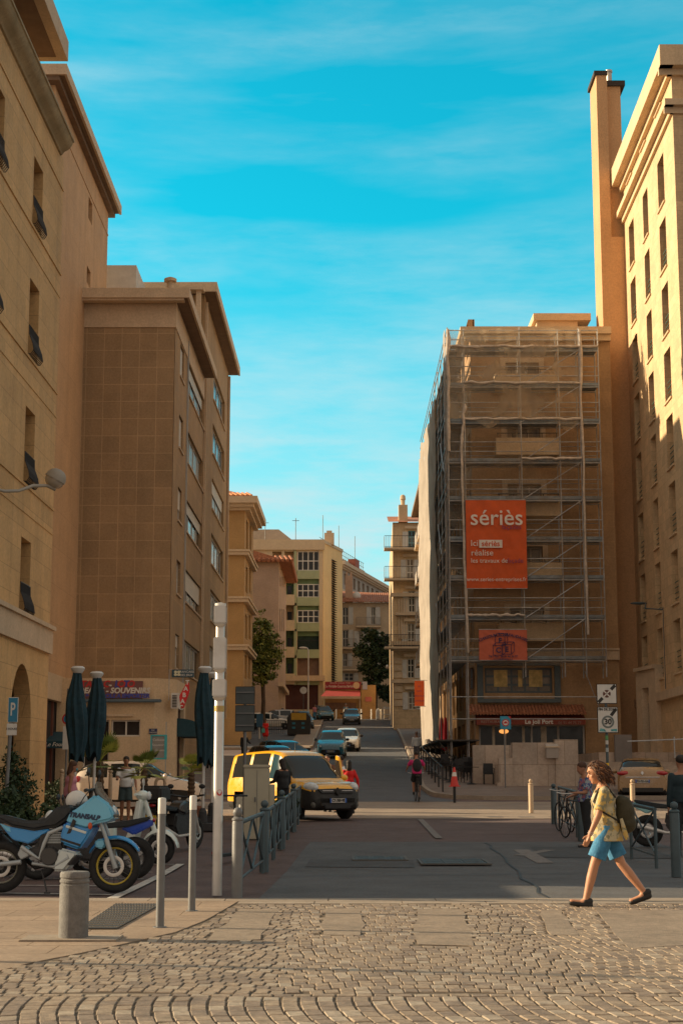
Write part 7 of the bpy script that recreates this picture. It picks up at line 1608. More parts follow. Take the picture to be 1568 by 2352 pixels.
# scooter pattern (classic step-through)
def scooter(label, body, loc, rz, name='scooter', K_=1.0, group='scooters and bikes in the bay', seatc=m_seat):
    t = thing(name, label, 'scooter', loc, rz, group)
    spoke_wheel(t, .62, .235, .055, m_rim, spokes=False, ts=1.1); spoke_wheel(t, -.62, .235, .055, m_rim, spokes=False, ts=1.1)
    mb = MB(); mb.prof([(.36, .98), (.27, .98), (.20, .62), (.07, .35), (-.08, .28), (-.3, .27), (-.3, .2), (0, .17), (.14, .2), (.22, .30), (.31, .62)], -.19, .19); mb.build('leg_shield', body, t, bev=.03, seg=3, smooth=45)
    mb = MB(); rings = []
    for x, h0, h1, w in ((-.98, .52, .66, .08), (-.92, .42, .72, .15), (-.7, .36, .76, .20), (-.4, .30, .76, .20), (-.2, .27, .72, .17), (-.12, .27, .62, .12)):
        rings.append([(x, -w, lerp(h0, h1, .3)), (x, -w * .95, lerp(h0, h1, .75)), (x, -w * .5, h1), (x, w * .5, h1), (x, w * .95, lerp(h0, h1, .75)), (x, w, lerp(h0, h1, .3)), (x, w * .6, h0), (x, -w * .6, h0)])
    mb.ring(rings); mb.build('rear_body', body, t, smooth=50)
    mb = MB(); mb.prof([(-.85, .74), (-.2, .72), (-.12, .78), (-.3, .83), (-.8, .84), (-.9, .80)], -.14, .14); mb.build('seat', seatc, t, bev=.03, seg=3, smooth=45)
    mb = MB(); rings = []
    for k in range(9): a = R(15 + k * 17); rr = .30; rings.append([(.62 + rr * math.cos(a), w_ * .09, .235 + rr * math.sin(a) + dz_) for w_, dz_ in ((-1, -.05), (-.6, .0), (.6, .0), (1, -.05), (.9, -.06), (-.9, -.06))])
    mb.ring(rings); mb.build('front_mudguard', body, t, smooth=50)
    mb = MB(); mb.tube([(.60, 0, .30), (.34, 0, .98)], .04, 8); mb.build('steering_column', body, t, smooth=60)
    mb = MB(); mb.ell((.32, 0, 1.03), (.11, .12, .08)); mb.tube([(.28, -.33, 1.05), (.32, -.1, 1.03), (.32, .1, 1.03), (.28, .33, 1.05)], .022, 8); mb.build('handlebar', body, t, smooth=60)
    mb = MB(); mb.ell((.42, 0, 1.03), (.035, .075, .065)); mb.build('headlight', m_lamp, t, smooth=60)
    for s_ in (-1, 1): mb = MB(); mb.lathe([(.01, -.012), (.06, -.008), (.06, .008), (.01, .012)], (.24, s_ * .32, 1.23), 12, 'x'); mb.tube([(.27, s_ * .2, 1.06), (.24, s_ * .31, 1.21)], .006, 5); mb.build('mirror', m_alu, t, smooth=50)
    mb = MB(); mb.ell((-.98, 0, .58), (.03, .08, .05)); mb.build('tail_light', m_tail, t, smooth=60)
    mb = MB(); mb.box(-1.0, -.09, .36, -.985, .09, .5); mb.build('number_plate', m_plate, t)
    return t
ws = scooter('white classic scooter with silver spoked-look wheel, parked beyond the blue motorcycle', paint('scooter_white', (.64, .70, .66), .4), (0, 0, 0), 0)
ws.location = (WX(388, 27.2) - .80, 27.4, .03); ws.rotation_euler = (0, 0, R(-8)); ws.scale = (1.08, 1.08, 1.12)
# dark motorbikes
def roadbike(label, col, loc, rz, top_box=False, plate_y=False, group='scooters and bikes in the bay', tailc=None):
    t = thing('motorcycle', label, 'motorcycle', loc, rz, group)
    spoke_wheel(t, .72, .31, .06, mat('rim_dark', (.05, .05, .05), .5), spokes=False); spoke_wheel(t, -.70, .31, .075, mat('rim_dark'), spokes=False)
    mb = MB(); mb.prof([(.1, .95), (.42, .88), (.40, .72), (.1, .66), (-.2, .72), (-.12, .86)], -.15, .15); mb.build('tank', col, t, bev=.04, seg=3, smooth=45)
    mb = MB(); mb.prof([(-.15, .82), (-.25, .74), (-.6, .76), (-.92, .86), (-.95, .92), (-.6, .86), (-.3, .82)], -.12, .12); mb.build('seat', m_seat, t, bev=.02)
    mb = MB(); mb.prof([(.35, .7), (.3, .3), (-.2, .25), (-.35, .45), (-.3, .7)], -.14, .14); mb.build('engine', mat('engine_black'), t, bev=.04)
    mb = MB(); mb.prof([(-.5, .74), (-.95, .88), (-1.0, .8), (-.7, .64)], -.1, .1); mb.build('tail_panel', tailc or col, t, bev=.02)
    for s_ in (-1, 1): mb = MB(); mb.tube([(.44, s_ * .1, .92), (.72, s_ * .1, .31)], .026, 8); mb.build('fork_leg', m_alu, t, smooth=60)
    mb = MB(); mb.tube([(.34, -.38, 1.04), (.42, -.12, 1.0), (.42, .12, 1.0), (.34, .38, 1.04)], .018, 8); mb.build('handlebar', m_black, t, smooth=60)
    mb = MB(); mb.ell((.54, 0, .9), (.09, .11, .11)); mb.build('headlight', m_lamp, t, smooth=60)
    for s_ in (-1, 1): mb = MB(); mb.ell((.34, s_ * .34, 1.2), (.02, .07, .045)); mb.tube([(.36, s_ * .28, 1.04), (.34, s_ * .33, 1.18)], .007, 5); mb.build('mirror', m_black, t, smooth=60)
    mb = MB(); mb.tube([(.25, -.16, .3), (-.3, -.18, .28), (-.85, -.2, .42)], [.025, .03, .06], 8); mb.build('exhaust', m_alu, t, smooth=60)
    mb = MB(); mb.ell((-.99, 0, .86), (.025, .07, .03)); mb.build('tail_light', m_tail, t, smooth=60)
    mb = MB(); mb.box(-1.05, -.11, .52, -1.035, .11, .68); mb.build('number_plate', mat('yellow_plate', (.55, .36, .02), .5) if plate_y else m_plate, t)
    if top_box: mb = MB(); mb.box(-1.1, -.22, .92, -.66, .22, 1.22); mb.build('top_box', m_blk, t, bev=.05, seg=3)
    return t
roadbike('black motorcycle seen from behind with a yellow number plate, left of the near slim posts', paint('bike_black', (.012, .012, .014), .3), (WX(404, 30.0), 30.4, .12), R(68), top_box=True, plate_y=True)
roadbike('dark motorcycle at the far left behind the big blue one, with upright mirrors', paint('bike_black', (.012, .012, .014), .3), (WX(105, 24.2), 24.4, 0), R(-15))
roadbike('motorcycle with a pale teal tail and red lamp at the right edge beyond the rail', paint('bike_black', (.012, .012, .014), .3), (WX(1562, 31.5), 31.4, .14), R(-22), tailc=paint('pale_teal_tail', (.25, .50, .52), .4))
roadbike('royal blue motorcycle wedged between the sky-blue one and the white scooter', paint('bike_royal', (.005, .06, .45), .3), (WX(196, 23.6), 23.9, .0), R(184))
# kick scooter
t = thing('kick_scooter', 'dark electric kick scooter standing left of the pale cabinet', 'kick scooter', at(520, 27.5)); mb = MB(); mb.box(-.42, -.07, .1, .3, .07, .15); mb.build('deck', m_blk, t, bev=.01)
mb = MB(); mb.tube([(.42, 0, .12), (.36, 0, 1.12)], .024, 8); mb.build('stem', m_blk, t, smooth=60); mb = MB(); mb.tube([(.36, -.24, 1.12), (.36, .24, 1.12)], .016, 8); mb.build('handlebar', m_black, t)
for x in (-.42, .43): mb = MB(); mb.torus((x, 0, .11), .085, .025, 'y', 20, 8); mb.build('wheel', m_tyre, t, smooth=60)
mb = MB(); mb.lathe([(.028, .75), (.026, .98)], (.382, 0, 0), 8); mb.build('white_band', m_wpaint, t); t.rotation_euler = (0, 0, R(70))
mb = MB(); mb.box(-.5, -.03, .16, -.46, .03, .2); mb.build('tail_light', m_tail, t)
def bicycle(label, loc, rz):
    t = thing('bicycle', label, 'bicycle', loc, rz, 'bicycles leaning on the rails')
    for x in (.52, -.52):
        mb = MB(); mb.torus((x, 0, .34), .325, .017, 'y', 32, 6); o = mb.build('wheel', m_tyre, t, smooth=60); mb = MB()
        for k in range(14): a = 2 * math.pi * k / 14; mb.tube([(x, 0, .34), (x + .31 * math.cos(a), 0, .34 + .31 * math.sin(a))], .002, 3)
        mb.build('spokes', m_rim, o)
    mb = MB(); 
    for a, b in (((-.52, .34), (-.14, .34)), ((-.14, .34), (-.28, .8)), ((-.28, .78), (.38, .82)), ((-.14, .34), (.40, .72)), ((-.52, .34), (-.26, .72)), ((.36, .9), (.52, .34))): mb.tube([(a[0], 0, a[1]), (b[0], 0, b[1])], .016, 6)
    mb.build('frame', m_blk, t, smooth=60); mb = MB(); mb.ell((-.3, 0, .88), (.13, .07, .03)); mb.build('saddle', m_blk, t, smooth=60)
    mb = MB(); mb.tube([(.30, -.27, .98), (.38, -.1, .95), (.38, .1, .95), (.30, .27, .98)], .013, 6); mb.build('handlebar', m_alu, t, smooth=60); return t
bicycle('bicycle leaning on the dark rail behind the walking woman, nearer one', at(1316, 34.6), R(105)); bicycle('bicycle on the dark rail nearer the road, farther one', at(1294, 37.6), R(98))
t = thing('motor_scooter', 'white and red scooter with rider waiting at the top of the hill', 'scooter', at(795, 165)); mb = MB(); mb.ell((0, 0, .55), (.3, .5, .35)); mb.ell((0, -.5, .9), (.22, .2, .3)); mb.build('body', m_wpaint, t, smooth=60)
for y in (-.6, .6): mb = MB(); mb.torus((0, y, .26), .2, .06, 'x', 16, 8); mb.build('wheel', m_tyre, t, smooth=60)
# ================================================================ PEOPLE
def remesh(mb, name, m, parent, vox, smooth_it=4):
    me = mb.mesh(name); o = bpy.data.objects.new(name, me); C.objects.link(o)
    md = o.modifiers.new('r', 'REMESH'); md.mode = 'VOXEL'; md.voxel_size = vox
    sm = o.modifiers.new('s', 'SMOOTH'); sm.iterations = smooth_it; sm.factor = .5
    new = bpy.data.meshes.new_from_object(o.evaluated_get(bpy.context.evaluated_depsgraph_get())); bpy.data.objects.remove(o)
    new.name = name; new.materials.clear(); new.materials.append(m); new.shade_smooth(); o = bpy.data.objects.new(name, new); C.objects.link(o); o.parent = parent; return o
m_skin = mat('skin', (.50, .245, .14), .55, .08, 6, .05, 60); m_skin2 = mat('skin_tan', (.36, .17, .10), .6, .08, 6, .05, 60)
m_hair = mat('brown_hair', (.075, .032, .016), .7, .3, 14, .3, 60); m_hairl = mat('copper_hair', (.20, .085, .035), .7, .3, 14, .3, 60); m_hairb = mat('dark_hair', (.02, .014, .011), .7, .3, 14, .3, 60)
def person(label, loc, rz, H=1.7, legs=((0, 0), (0, 0)), arms=((0, 10, 8), (0, 10, 8)), lean=0, head=0, vox=.022, skin=None, hair=None, hairlen=.1, top=None, sleeve=.45, bottom=None, leg_cover=1.0,
           shoes=None, skirt=False, fingers=False, group=None, seated=None, female=False, turn=0, blur=None):
    skin = skin or m_skin2; t = thing('person', label, 'person', loc, rz, group); s = H / 1.70; V3 = lambda x, y, z: Vector((x, y, z)) * s
    ang = R; hipz = .90
    def pose(a, b, y): 
        k_ = Vector((math.sin(ang(a)) * .43, 0, -math.cos(ang(a)) * .43)); c = ang(a - b); an = k_ + Vector((math.sin(c) * .41, 0, -math.cos(c) * .41)); return Vector((0, y, 0)), k_ + Vector((0, y, 0)), an + Vector((0, y, 0))
    L_ = [pose(legs[0][0], legs[0][1], .085), pose(legs[1][0], legs[1][1], -.085)]
    low = min(l[2].z - (.07 + (.0 if len(legs[i]) < 3 else .0)) for i, l in enumerate(L_)); base = Vector((0, 0, -low if seated is None else seated))
    L_ = [[(p + base) * s for p in l] for l in L_]; hip = base * s; l_ = ang(lean); up = Vector((math.sin(l_), 0, math.cos(l_))); fw_ = Vector((math.cos(l_), 0, -math.sin(l_)))
    sp = lambda h, x=0, y=0: hip + (up * h + fw_ * x + Vector((0, y, 0))) * s
    sw = .155 if female else .18
    # body
    mb = MB(); K_ = s
    mb.ell(sp(.02), (.115 * K_, .155 * K_, .12 * K_)); mb.ell(sp(.18), (.10 * K_, .13 * K_, .14 * K_)); mb.ell(sp(.34, .005), (.115 * K_, .155 * K_, .15 * K_)); mb.ell(sp(.44), (.09 * K_, .17 * K_, .08 * K_))
    if female: mb.ell(sp(.35, .085, .07), .05 * K_); mb.ell(sp(.35, .085, -.07), .05 * K_)
    hp = ang(lean + head); hu = Vector((math.sin(hp), 0, math.cos(hp))); hf = Vector((math.cos(hp), 0, -math.sin(hp))); nk = sp(.48); hc = nk + (hu * .185 + hf * .02) * s
    if turn: q = Matrix.Rotation(ang(turn), 3, 'Z'); hf = q @ hf
    hs = hu.cross(hf).normalized()
    Mh = Matrix((hf, hs, hu)).transposed()
    hpnt = lambda x, y, z: hc + (hf * x + hs * y + hu * z) * s
    mb.cap(sp(.45), nk + (hu * .12) * s, .062 * K_, .052 * K_)
    mb.ell(hpnt(-.005, 0, .03), (.098 * K_, .076 * K_, .092 * K_), 16, 10, Mh); mb.ell(hpnt(.03, 0, -.045), (.066 * K_, .056 * K_, .075 * K_), 14, 9, Mh); mb.ell(hpnt(.065, 0, -.095), (.026 * K_, .03 * K_, .022 * K_))
    mb.cap(hpnt(.085, 0, .015), hpnt(.108, 0, -.02), .010 * K_, .0135 * K_); mb.ell(hpnt(.083, 0, .04), (.02 * K_, .05 * K_, .012 * K_), 12, 7, Mh); mb.ell(hpnt(.088, 0, -.052), (.012 * K_, .024 * K_, .007 * K_)); mb.ell(hpnt(.084, 0, -.066), (.012 * K_, .021 * K_, .008 * K_))
    for y in (-1, 1): mb.ell(hpnt(-.005, y * .076, -.01), (.018 * K_, .008 * K_, .03 * K_)); mb.ell(hpnt(.06, y * .035, -.025), .022 * K_)
    for i, (h_, k_, a_) in enumerate(L_):
        mb.cap(h_, k_, .085 * K_, .055 * K_); mb.cap(k_, k_.lerp(a_, .35), .054 * K_, .056 * K_); mb.cap(k_.lerp(a_, .35), a_, .056 * K_, .036 * K_)
        foot = legs[i][2] if len(legs[i]) > 2 else 0; fa = ang(foot); toe = a_ + Vector((math.cos(fa) * .165, 0, -math.sin(fa) * .165 - .035)) * s; heel = a_ + Vector((-.045 * math.cos(fa), 0, .03 * math.sin(fa) - .035)) * s
        mb.cap(heel, toe, .034 * K_, .026 * K_); mb.cap(a_, heel.lerp(toe, .45), .036 * K_, .032 * K_)
        L_[i] = [h_, k_, a_, toe, heel]
    A_ = []
    for i, (sw_, el, ab) in enumerate(arms):
        y = 1 if i == 0 else -1; sh = sp(.435, 0, y * sw); a1 = ang(sw_) ; b1 = ang(ab); d1 = Vector((math.sin(a1) * math.cos(b1), y * math.sin(b1), -math.cos(a1) * math.cos(b1))); e_ = sh + d1 * .28 * s
        a2 = ang(sw_ + el); b2 = ang(ab * .3); d2 = Vector((math.sin(a2) * math.cos(b2), y * math.sin(b2), -math.cos(a2) * math.cos(b2))); w_ = e_ + d2 * .245 * s
        mb.cap(sh, e_, .048 * K_, .038 * K_); mb.cap(e_, e_.lerp(w_, .3), .039 * K_, .038 * K_); mb.cap(e_.lerp(w_, .3), w_, .038 * K_, .025 * K_); A_.append((sh, e_, w_))
        pn = d2.cross(Vector((0, 1, 0))).normalized(); sd_ = Vector((0, 1, 0)) if abs(d2.y) < .9 else Vector((1, 0, 0)); palm = w_ + d2 * .05 * s
        mb.ell(palm, (.014 * K_, .038 * K_, .048 * K_), 12, 8, Matrix((pn, sd_, -d2)).transposed())
        if fingers:
            fwd = -pn * (1 if pn.x < 0 else -1)
            fd = Vector((math.cos(b2) * math.sin(a2), 0, -math.cos(a2))); side_ = Vector((math.cos(a2), 0, math.sin(a2)))
            # knuckle line runs fore-aft when the arm hangs, thumb leads
            for k, (o_, ln) in enumerate(((.028, .068), (.010, .076), (-.009, .070), (-.027, .056))):
                r0 = w_ + (d2 * .082 + side_ * o_) * s; c1 = (d2 + Vector((0, -y * .25, 0))).normalized(); m1 = r0 + c1 * ln * .5 * s; c2 = (d2 + Vector((0, -y * .75, 0)) - side_ * .1).normalized(); m2_ = m1 + c2 * ln * .5 * s
                mb.cap(w_ + (d2 * .045 + side_ * o_ * .8) * s, r0, .011 * K_, .0095 * K_, 8); mb.cap(r0, m1, .0095 * K_, .0085 * K_, 8); mb.cap(m1, m2_, .0085 * K_, .007 * K_, 8)
            t0 = w_ + (d2 * .022 + side_ * .02) * s; t1 = t0 + (d2 * .7 + side_ * .75).normalized() * .038 * s; t2 = t1 + (d2 + side_ * .25).normalized() * .032 * s; mb.cap(t0, t1, .0125 * K_, .0105 * K_, 8); mb.cap(t1, t2, .0105 * K_, .0085 * K_, 8)
        else:
            for o_ in (-.02, 0, .02): mb.cap(w_ + (d2 * .06) * s, w_ + (d2 * .155 + Vector((o_, 0, 0))) * s, .013 * K_, .009 * K_, 6)
    body = remesh(mb, 'body', skin, t, vox * s, 3 if fingers else 2)
    # clothes
    if top:
        mb = MB(); g = .022; mb.ell(sp(.10), ((.125 + g) * K_, (.155 + g) * K_, .13 * K_)); mb.ell(sp(.2), ((.115 + g) * K_, (.14 + g) * K_, .15 * K_)); mb.ell(sp(.34, .0), ((.12 + g) * K_, (.155 + g) * K_, .145 * K_)); mb.ell(sp(.43), (.095 * K_, .175 * K_, .068 * K_))
        if female: mb.ell(sp(.345, .08, .07), .062 * K_); mb.ell(sp(.345, .08, -.07), .062 * K_)
        mb.lathe([((.192 if fingers else .162) * K_, 0), (.16 * K_, .2 * K_)], tuple(sp(-.13 if fingers else -.02)), 24)
        for sh, e_, w_ in A_:
            if sleeve > 0:
                if sleeve <= 1: mb.tube([sh, sh.lerp(e_, min(1, sleeve * 1.6))], [.060 * K_, .068 * K_], 16); mb.ell(sh, .062 * K_)
                if sleeve > 1: mb.cap(sh, e_, .06 * K_, .052 * K_); mb.cap(e_, e_.lerp(w_, .92), .052 * K_, .04 * K_)
        remesh(mb, 'shirt' , top, t, vox * s, 2)
    if bottom:
        mb = MB(); mb.ell(sp(.02), (.135 * K_, .172 * K_, .125 * K_))
        for l in L_:
            h_, k_, a_ = l[:3]
            if skirt: mb.cap(h_, h_.lerp(k_, leg_cover), .12 * K_, .16 * K_)
            elif leg_cover <= 1: mb.tube([h_, h_.lerp(k_, leg_cover * .5), h_.lerp(k_, leg_cover)], [.088 * K_, .10 * K_, .108 * K_], 20); mb.ell(h_, .088 * K_)
            else: mb.cap(h_, k_, .10 * K_, .07 * K_); mb.cap(k_, a_ , .07 * K_, .055 * K_)
        remesh(mb, 'skirt' if skirt else ('shorts' if leg_cover <= 1 else 'trousers'), bottom, t, vox * s, 2)
    for i, l in enumerate(L_):
        mb = MB(); toe, heel, a_ = l[3], l[4], l[2]; foot = legs[i][2] if len(legs[i]) > 2 else 0; dn = Vector((-math.sin(ang(foot)), 0, -math.cos(ang(foot)))) * .016 * s
        mb.cap(heel + dn, toe + dn, .04 * K_, .034 * K_); mb.cap(heel + Vector((0, 0, .03)) * s, a_ - Vector((0, 0, .01)) * s, .04 * K_, .042 * K_)
        remesh(mb, 'shoe', shoes or m_black, t, max(.012, vox * s), 1)
    if hair:
        mb = MB(); mb.ell(hpnt(-.018, 0, .048), (.105 * K_, .088 * K_, .088 * K_), 16, 10, Mh)
        if hairlen > .12: mb.ell(hpnt(-.05, 0, -.05), (.075 * K_, .085 * K_, .11 * K_), 14, 9, Mh)
        if hairlen > .2: mb.ell(hpnt(-.07, 0, -.14), (.06 * K_, .09 * K_, .10 * K_), 14, 9, Mh)
        remesh(mb, 'hair', hair, t, max(.016, vox * s), 1)
    return t, dict(sp=sp, h=hpnt, A=A_, L=L_, s=s, M=Mh)
m_denim = mat('blue_denim', (.045, .20, .37), .85, .25, 9, .4, 60, stain=((.12, .33, .50), 4, .7)); m_lin = mat('patchwork_shirt', (.48, .42, .27), .85, .1, 5, .25, 60, patt=(7.5, (.55, .38, .12), (.24, .23, .15)))
def pshirt(): return m_lin
wloc = (WX(1388, 18.95), 18.95, .004)
# --- main walker, heading left
wt, S_ = person('curly-haired woman in a patchwork shirt and blue knee shorts striding left across the paving', wloc, R(180 - 4), H=1.73, legs=((21, 6, -8), (-24, 14, 22)), arms=((16, 9, 7), (-20, 18, 6)), lean=3, head=13,
    vox=.0085, skin=m_skin, hair=None, top=m_lin, sleeve=.50, bottom=m_denim, leg_cover=.80, shoes=mat('sandal_black', (.02, .02, .02), .6), fingers=True, female=True)
hp_, sp_, s_h = S_['h'], S_['sp'], S_['s']
def curls(name, n, m, seed, reach, parent, r0=.0055, face=True):
    rnd = random.Random(seed); mb = MB()
    for i in range(n):
        a = rnd.uniform(-math.pi, math.pi); e = rnd.uniform(-.15, 1.0); d = Vector((math.cos(a) * math.cos(e * 1.4), math.sin(a) * math.cos(e * 1.4), math.sin(e * 1.4)))
        if d.x > .45 and d.z < .55: continue
        p = Vector((-.012 + d.x * .098, d.y * .082, .045 + d.z * .088)); L__ = rnd.uniform(.5, 1.0) * reach * (1.0 if d.x < .25 else .55); k = 9; pts = []; ph = rnd.uniform(0, 6); rr = rnd.uniform(.008, .014)
        out = Vector((d.x if d.x < .3 else .1, d.y * 1.1, 0))
        for j in range(k):
            q = j / (k - 1); b = p + out * (.045 * math.sin(min(1, q * 1.3) * 1.57)) + Vector((-.03 * q, 0, -L__ * q ** 1.15 + .03 * q * (1 - q))); pts.append(hp_(b.x + rr * math.cos(ph + q * 13), b.y + rr * math.sin(ph + q * 13), b.z + rr * .5 * math.sin(ph + q * 9)))
        mb.tube(pts, [r0 * 1.4] * (k - 2) + [r0, r0 * .4], 5)
    return mb.build(name, m, parent, smooth=60)
mb = MB(); mb.ell(hp_(-.02, 0, .052), (.098, .083, .082), 18, 12, S_['M']); mb.ell(hp_(-.055, 0, -.03), (.062, .074, .10), 16, 10, S_['M']); hb = remesh(mb, 'hair', m_hair, wt, .01, 2)
c_ = curls('hair_curls', 300, m_hair, 3, .25, wt, .0065); c2 = curls('copper_curls', 90, m_hairl, 9, .26, wt, .006)
for y in (-1, 1): mb = MB(); mb.ell(hp_(.083, y * .032, .012), (.012, .016, .006), 10, 6); mb.build('eye', mat('eye_dark', (.03, .02, .015), .3), wt, smooth=60); mb = MB(); mb.cap(hp_(.092, y * .018, .034), hp_(.082, y * .05, .036), .005, .003, 6); mb.build('eyebrow', m_hair, wt)
mb = MB(); mb.ell(hp_(.096, 0, -.052), (.008, .02, .006), 10, 6); mb.ell(hp_(.092, 0, -.065), (.008, .018, .007), 10, 6); mb.build('lips', mat('lips', (.48, .12, .09), .5), wt, smooth=60)
mb = MB(); mb.ell(hp_(-.0, .088, -.045), .007, 8, 6); mb.build('earring', m_alu, wt)
# collar, buttons band, hem
mb = MB(); mb.tube([sp_(.455, .02, .085), sp_(.475, -.04, .06), sp_(.485, -.06, 0), sp_(.475, -.04, -.06), sp_(.455, .02, -.085)], .016, 8)
for y in (-1, 1): mb.extr([sp_(.47, .05, y * .08), sp_(.44, .10, y * .075), sp_(.34, .135, y * .012), sp_(.43, .10, y * .015)], (0, 0, .012))
mb.build('collar', m_lin, wt, bev=.004)
mb = MB(); mb.tube([sp_(.34, .147, 0), sp_(.26, .138, 0), sp_(.12, .152, 0), sp_(.0, .143, 0)], .007, 6); mb.build('button_band', mat('band_cream', (.6, .5, .34), .8), wt)
w_ = S_['A'][0][2]; 
mb = MB(); e_ = S_['A'][0][1]; dd = (w_ - e_).normalized()
for k in range(2): mb.tube([w_ - dd * (.012 + k * .02) + (dd.cross(Vector((0, 1, 0))).normalized() * math.cos(a) + Vector((0, 1, 0)) * math.sin(a)) * .031 for a in [2 * math.pi * j / 14 for j in range(14)]], .0055, 6, closed=True)
mb.build('bracelet', mat('pale_bracelet', (.6, .45, .38), .4), wt, smooth=60)
# the backpack she wears on her back
bp = thing('backpack', 'dark olive rucksack slung on the back of the curly-haired woman', 'backpack', wloc, R(180 - 4)); mb = MB(); mb.ell(sp_(.17, -.235, 0), (.115, .13, .20), 18, 12); mb.ell(sp_(.06, -.24, 0), (.12, .13, .12), 18, 12); mb.ell(sp_(.30, -.20, 0), (.07, .10, .09)); remesh(mb, 'bag', mat('olive_canvas', (.045, .038, .018), .8, .25, 5, .3), bp, .014, 3)
for y in (-1, 1): mb = MB(); mb.tube([sp_(.36, -.13, y * .09), sp_(.49, -.04, y * .11), sp_(.47, .06, y * .11), sp_(.33, .13, y * .13), sp_(.2, .03, y * .17), sp_(.1, -.13, y * .12)], .013, 6); mb.build('strap', mat('strap_black', (.02, .018, .014), .7), bp, smooth=60)
mb = MB(); mb.tube([sp_(.12, -.17, .14), sp_(-.05, -.2, .15), sp_(-.12, -.22, .15)], [.018, .03, .022], 8); mb.build('loose_scarf', m_lin, bp, smooth=60)
# sandal toe strap + toes
for l in S_['L']:
    mb = MB(); toe = l[3]
    for k in range(5): mb.ell(toe + Vector((.012 - abs(k - 1.5) * .005, -.03 + k * .014, .002)), (.018, .0075, .008), 8, 6)
    mb.build('toes', m_skin, wt, smooth=60)
# --- other people
m_polo = mat('white_polo', (.74, .76, .76), .8, .06, 4, .2); m_grysh = mat('grey_teal_shorts', (.06, .10, .11), .85); m_pink = mat('pink_vest', (.55, .24, .30), .8); m_crim = mat('crimson_cloth', (.62, .015, .015), .8, .1, 5, .2); m_mag = mat('magenta_top', (.55, .02, .16), .8)
m_dkcl = mat('dark_cloth', (.02, .022, .025), .85, .2, 6, .2)
person('man in a white polo shirt and dark shorts standing on the square behind the motorcycles', at(289, 43.0), R(-80), H=1.74, legs=((4, 3), (-4, 4)), arms=((8, 30, 14), (25, 70, 10)), head=10, top=m_polo, bottom=m_grysh, leg_cover=.85, hair=m_hairb, shoes=m_blk, skin=m_skin2)
t, S2 = person('long-haired woman in a pink vest and turquoise face mask left of the palms', at(163, 35.5), R(15), H=1.66, legs=((10, 10), (-10, 12)), arms=((15, 45, 8), (-10, 20, 8)), head=10, top=m_pink, sleeve=0, bottom=mat('plum_cloth', (.16, .05, .07), .85), leg_cover=1.5, hair=m_hair, hairlen=.3, skin=m_skin2, female=True)
mb = MB(); mb.ell(S2['h'](.075, 0, -.045), (.035, .05, .042)); mb.build('face_mask', mat('turquoise_mask', (.05, .35, .45), .7), t, smooth=60)
person('woman in a red knee-length dress standing on the sunlit slope holding a turquoise bag', at(609, 118), R(-85), H=1.66, legs=((6, 4), (-3, 4)), arms=((15, 60, 8), (10, 60, 8)), head=14, vox=.03, top=m_crim, sleeve=.6, bottom=m_crim, skirt=True, leg_cover=.95, hair=m_hairb, female=True)
bg = thing('handbag', 'turquoise bag hanging at the side of the woman in the red dress', 'bag', tuple(Vector(at(603.5, 117.8)) + Vector((0, 0, .65)))); mb = MB(); mb.prof([(-.14, 0), (.14, 0), (.11, .32), (-.11, .32)], -.05, .05); mb.build('bag', mat('turquoise_bag', (.1, .42, .42), .7), bg, bev=.03); mb = MB(); mb.tube([(-.08, 0, .3), (-.04, 0, .5), (.04, 0, .5), (.08, 0, .3)], .012, 6); mb.build('handle', mat('turquoise_bag'), bg)
person('woman in a puffy red blouse and pale blue shorts walking beside the yellow van bonnet', at(801, 47.5), R(100), H=1.62, legs=((14, 6), (-14, 16)), arms=((18, 20, 16), (-16, 24, 22)), top=m_crim, sleeve=1.2, bottom=mat('pale_denim', (.20, .42, .48), .85), leg_cover=.55, hair=m_hairb, hairlen=.25, female=True)
person('person in a white T-shirt at the open van door', at(783, 49.0), R(160), H=1.72, legs=((3, 3), (-5, 5)), arms=((25, 50, 12), (10, 20, 8)), top=m_polo, bottom=mat('grey_trousers', (.16, .16, .18), .85), leg_cover=1.5, hair=m_hairb)
person('dark-haired person in brown behind the yellow van, near its open door', at(752, 49.5), R(-100), H=1.74, legs=((3, 3), (-5, 5)), top=mat('brown_top', (.10, .05, .035), .85), bottom=m_dkcl, leg_cover=1.5, hair=m_hairb)
person('person in black standing right behind the pale cabinet, before the van windscreen', at(650, 42.8), R(120), H=1.68, legs=((4, 3), (-4, 4)), arms=((20, 60, 10), (10, 40, 8)), top=m_dkcl, sleeve=1.2, bottom=m_dkcl, leg_cover=1.5, hair=m_hairb, hairlen=.25, head=15)
person('man in a white shirt and grey trousers walking uphill on the right pavement', at(957, 88, .11), R(95), H=1.76, legs=((12, 4), (-14, 12)), arms=((-12, 15, 12), (12, 18, 12)), vox=.028, top=m_polo, sleeve=1.2, bottom=mat('grey_trousers'), leg_cover=1.5, hair=mat('thin_hair', (.3, .2, .15), .7))
for px, tp, bt_, lab in ((925, m_dkcl, m_denim, 'left one of the distant walkers at the hilltop, in black over pale blue'), (935, m_dkcl, mat('wine_shorts', (.2, .02, .05), .8), 'middle one of the distant walkers at the hilltop, with wine-red shorts'), (945, mat('teal_dress', (.03, .16, .22), .8), mat('teal_dress'), 'right one of the distant walkers at the hilltop, all in teal')):
    person(lab, at(px, 140 + (px - 925) * .2, .11), R(90), H=1.72, legs=((8, 4), (-8, 8)), vox=.035, top=tp, bottom=bt_, leg_cover=.8, hair=m_hairb, group='distant walkers at the hilltop')
person('pedestrian in a pale top and light trousers near the lamp at the hilltop', at(722, 160), R(-60), H=1.7, vox=.035, top=m_pink, sleeve=.3, bottom=m_denim, leg_cover=1.5, hair=m_hair, hairlen=.3)
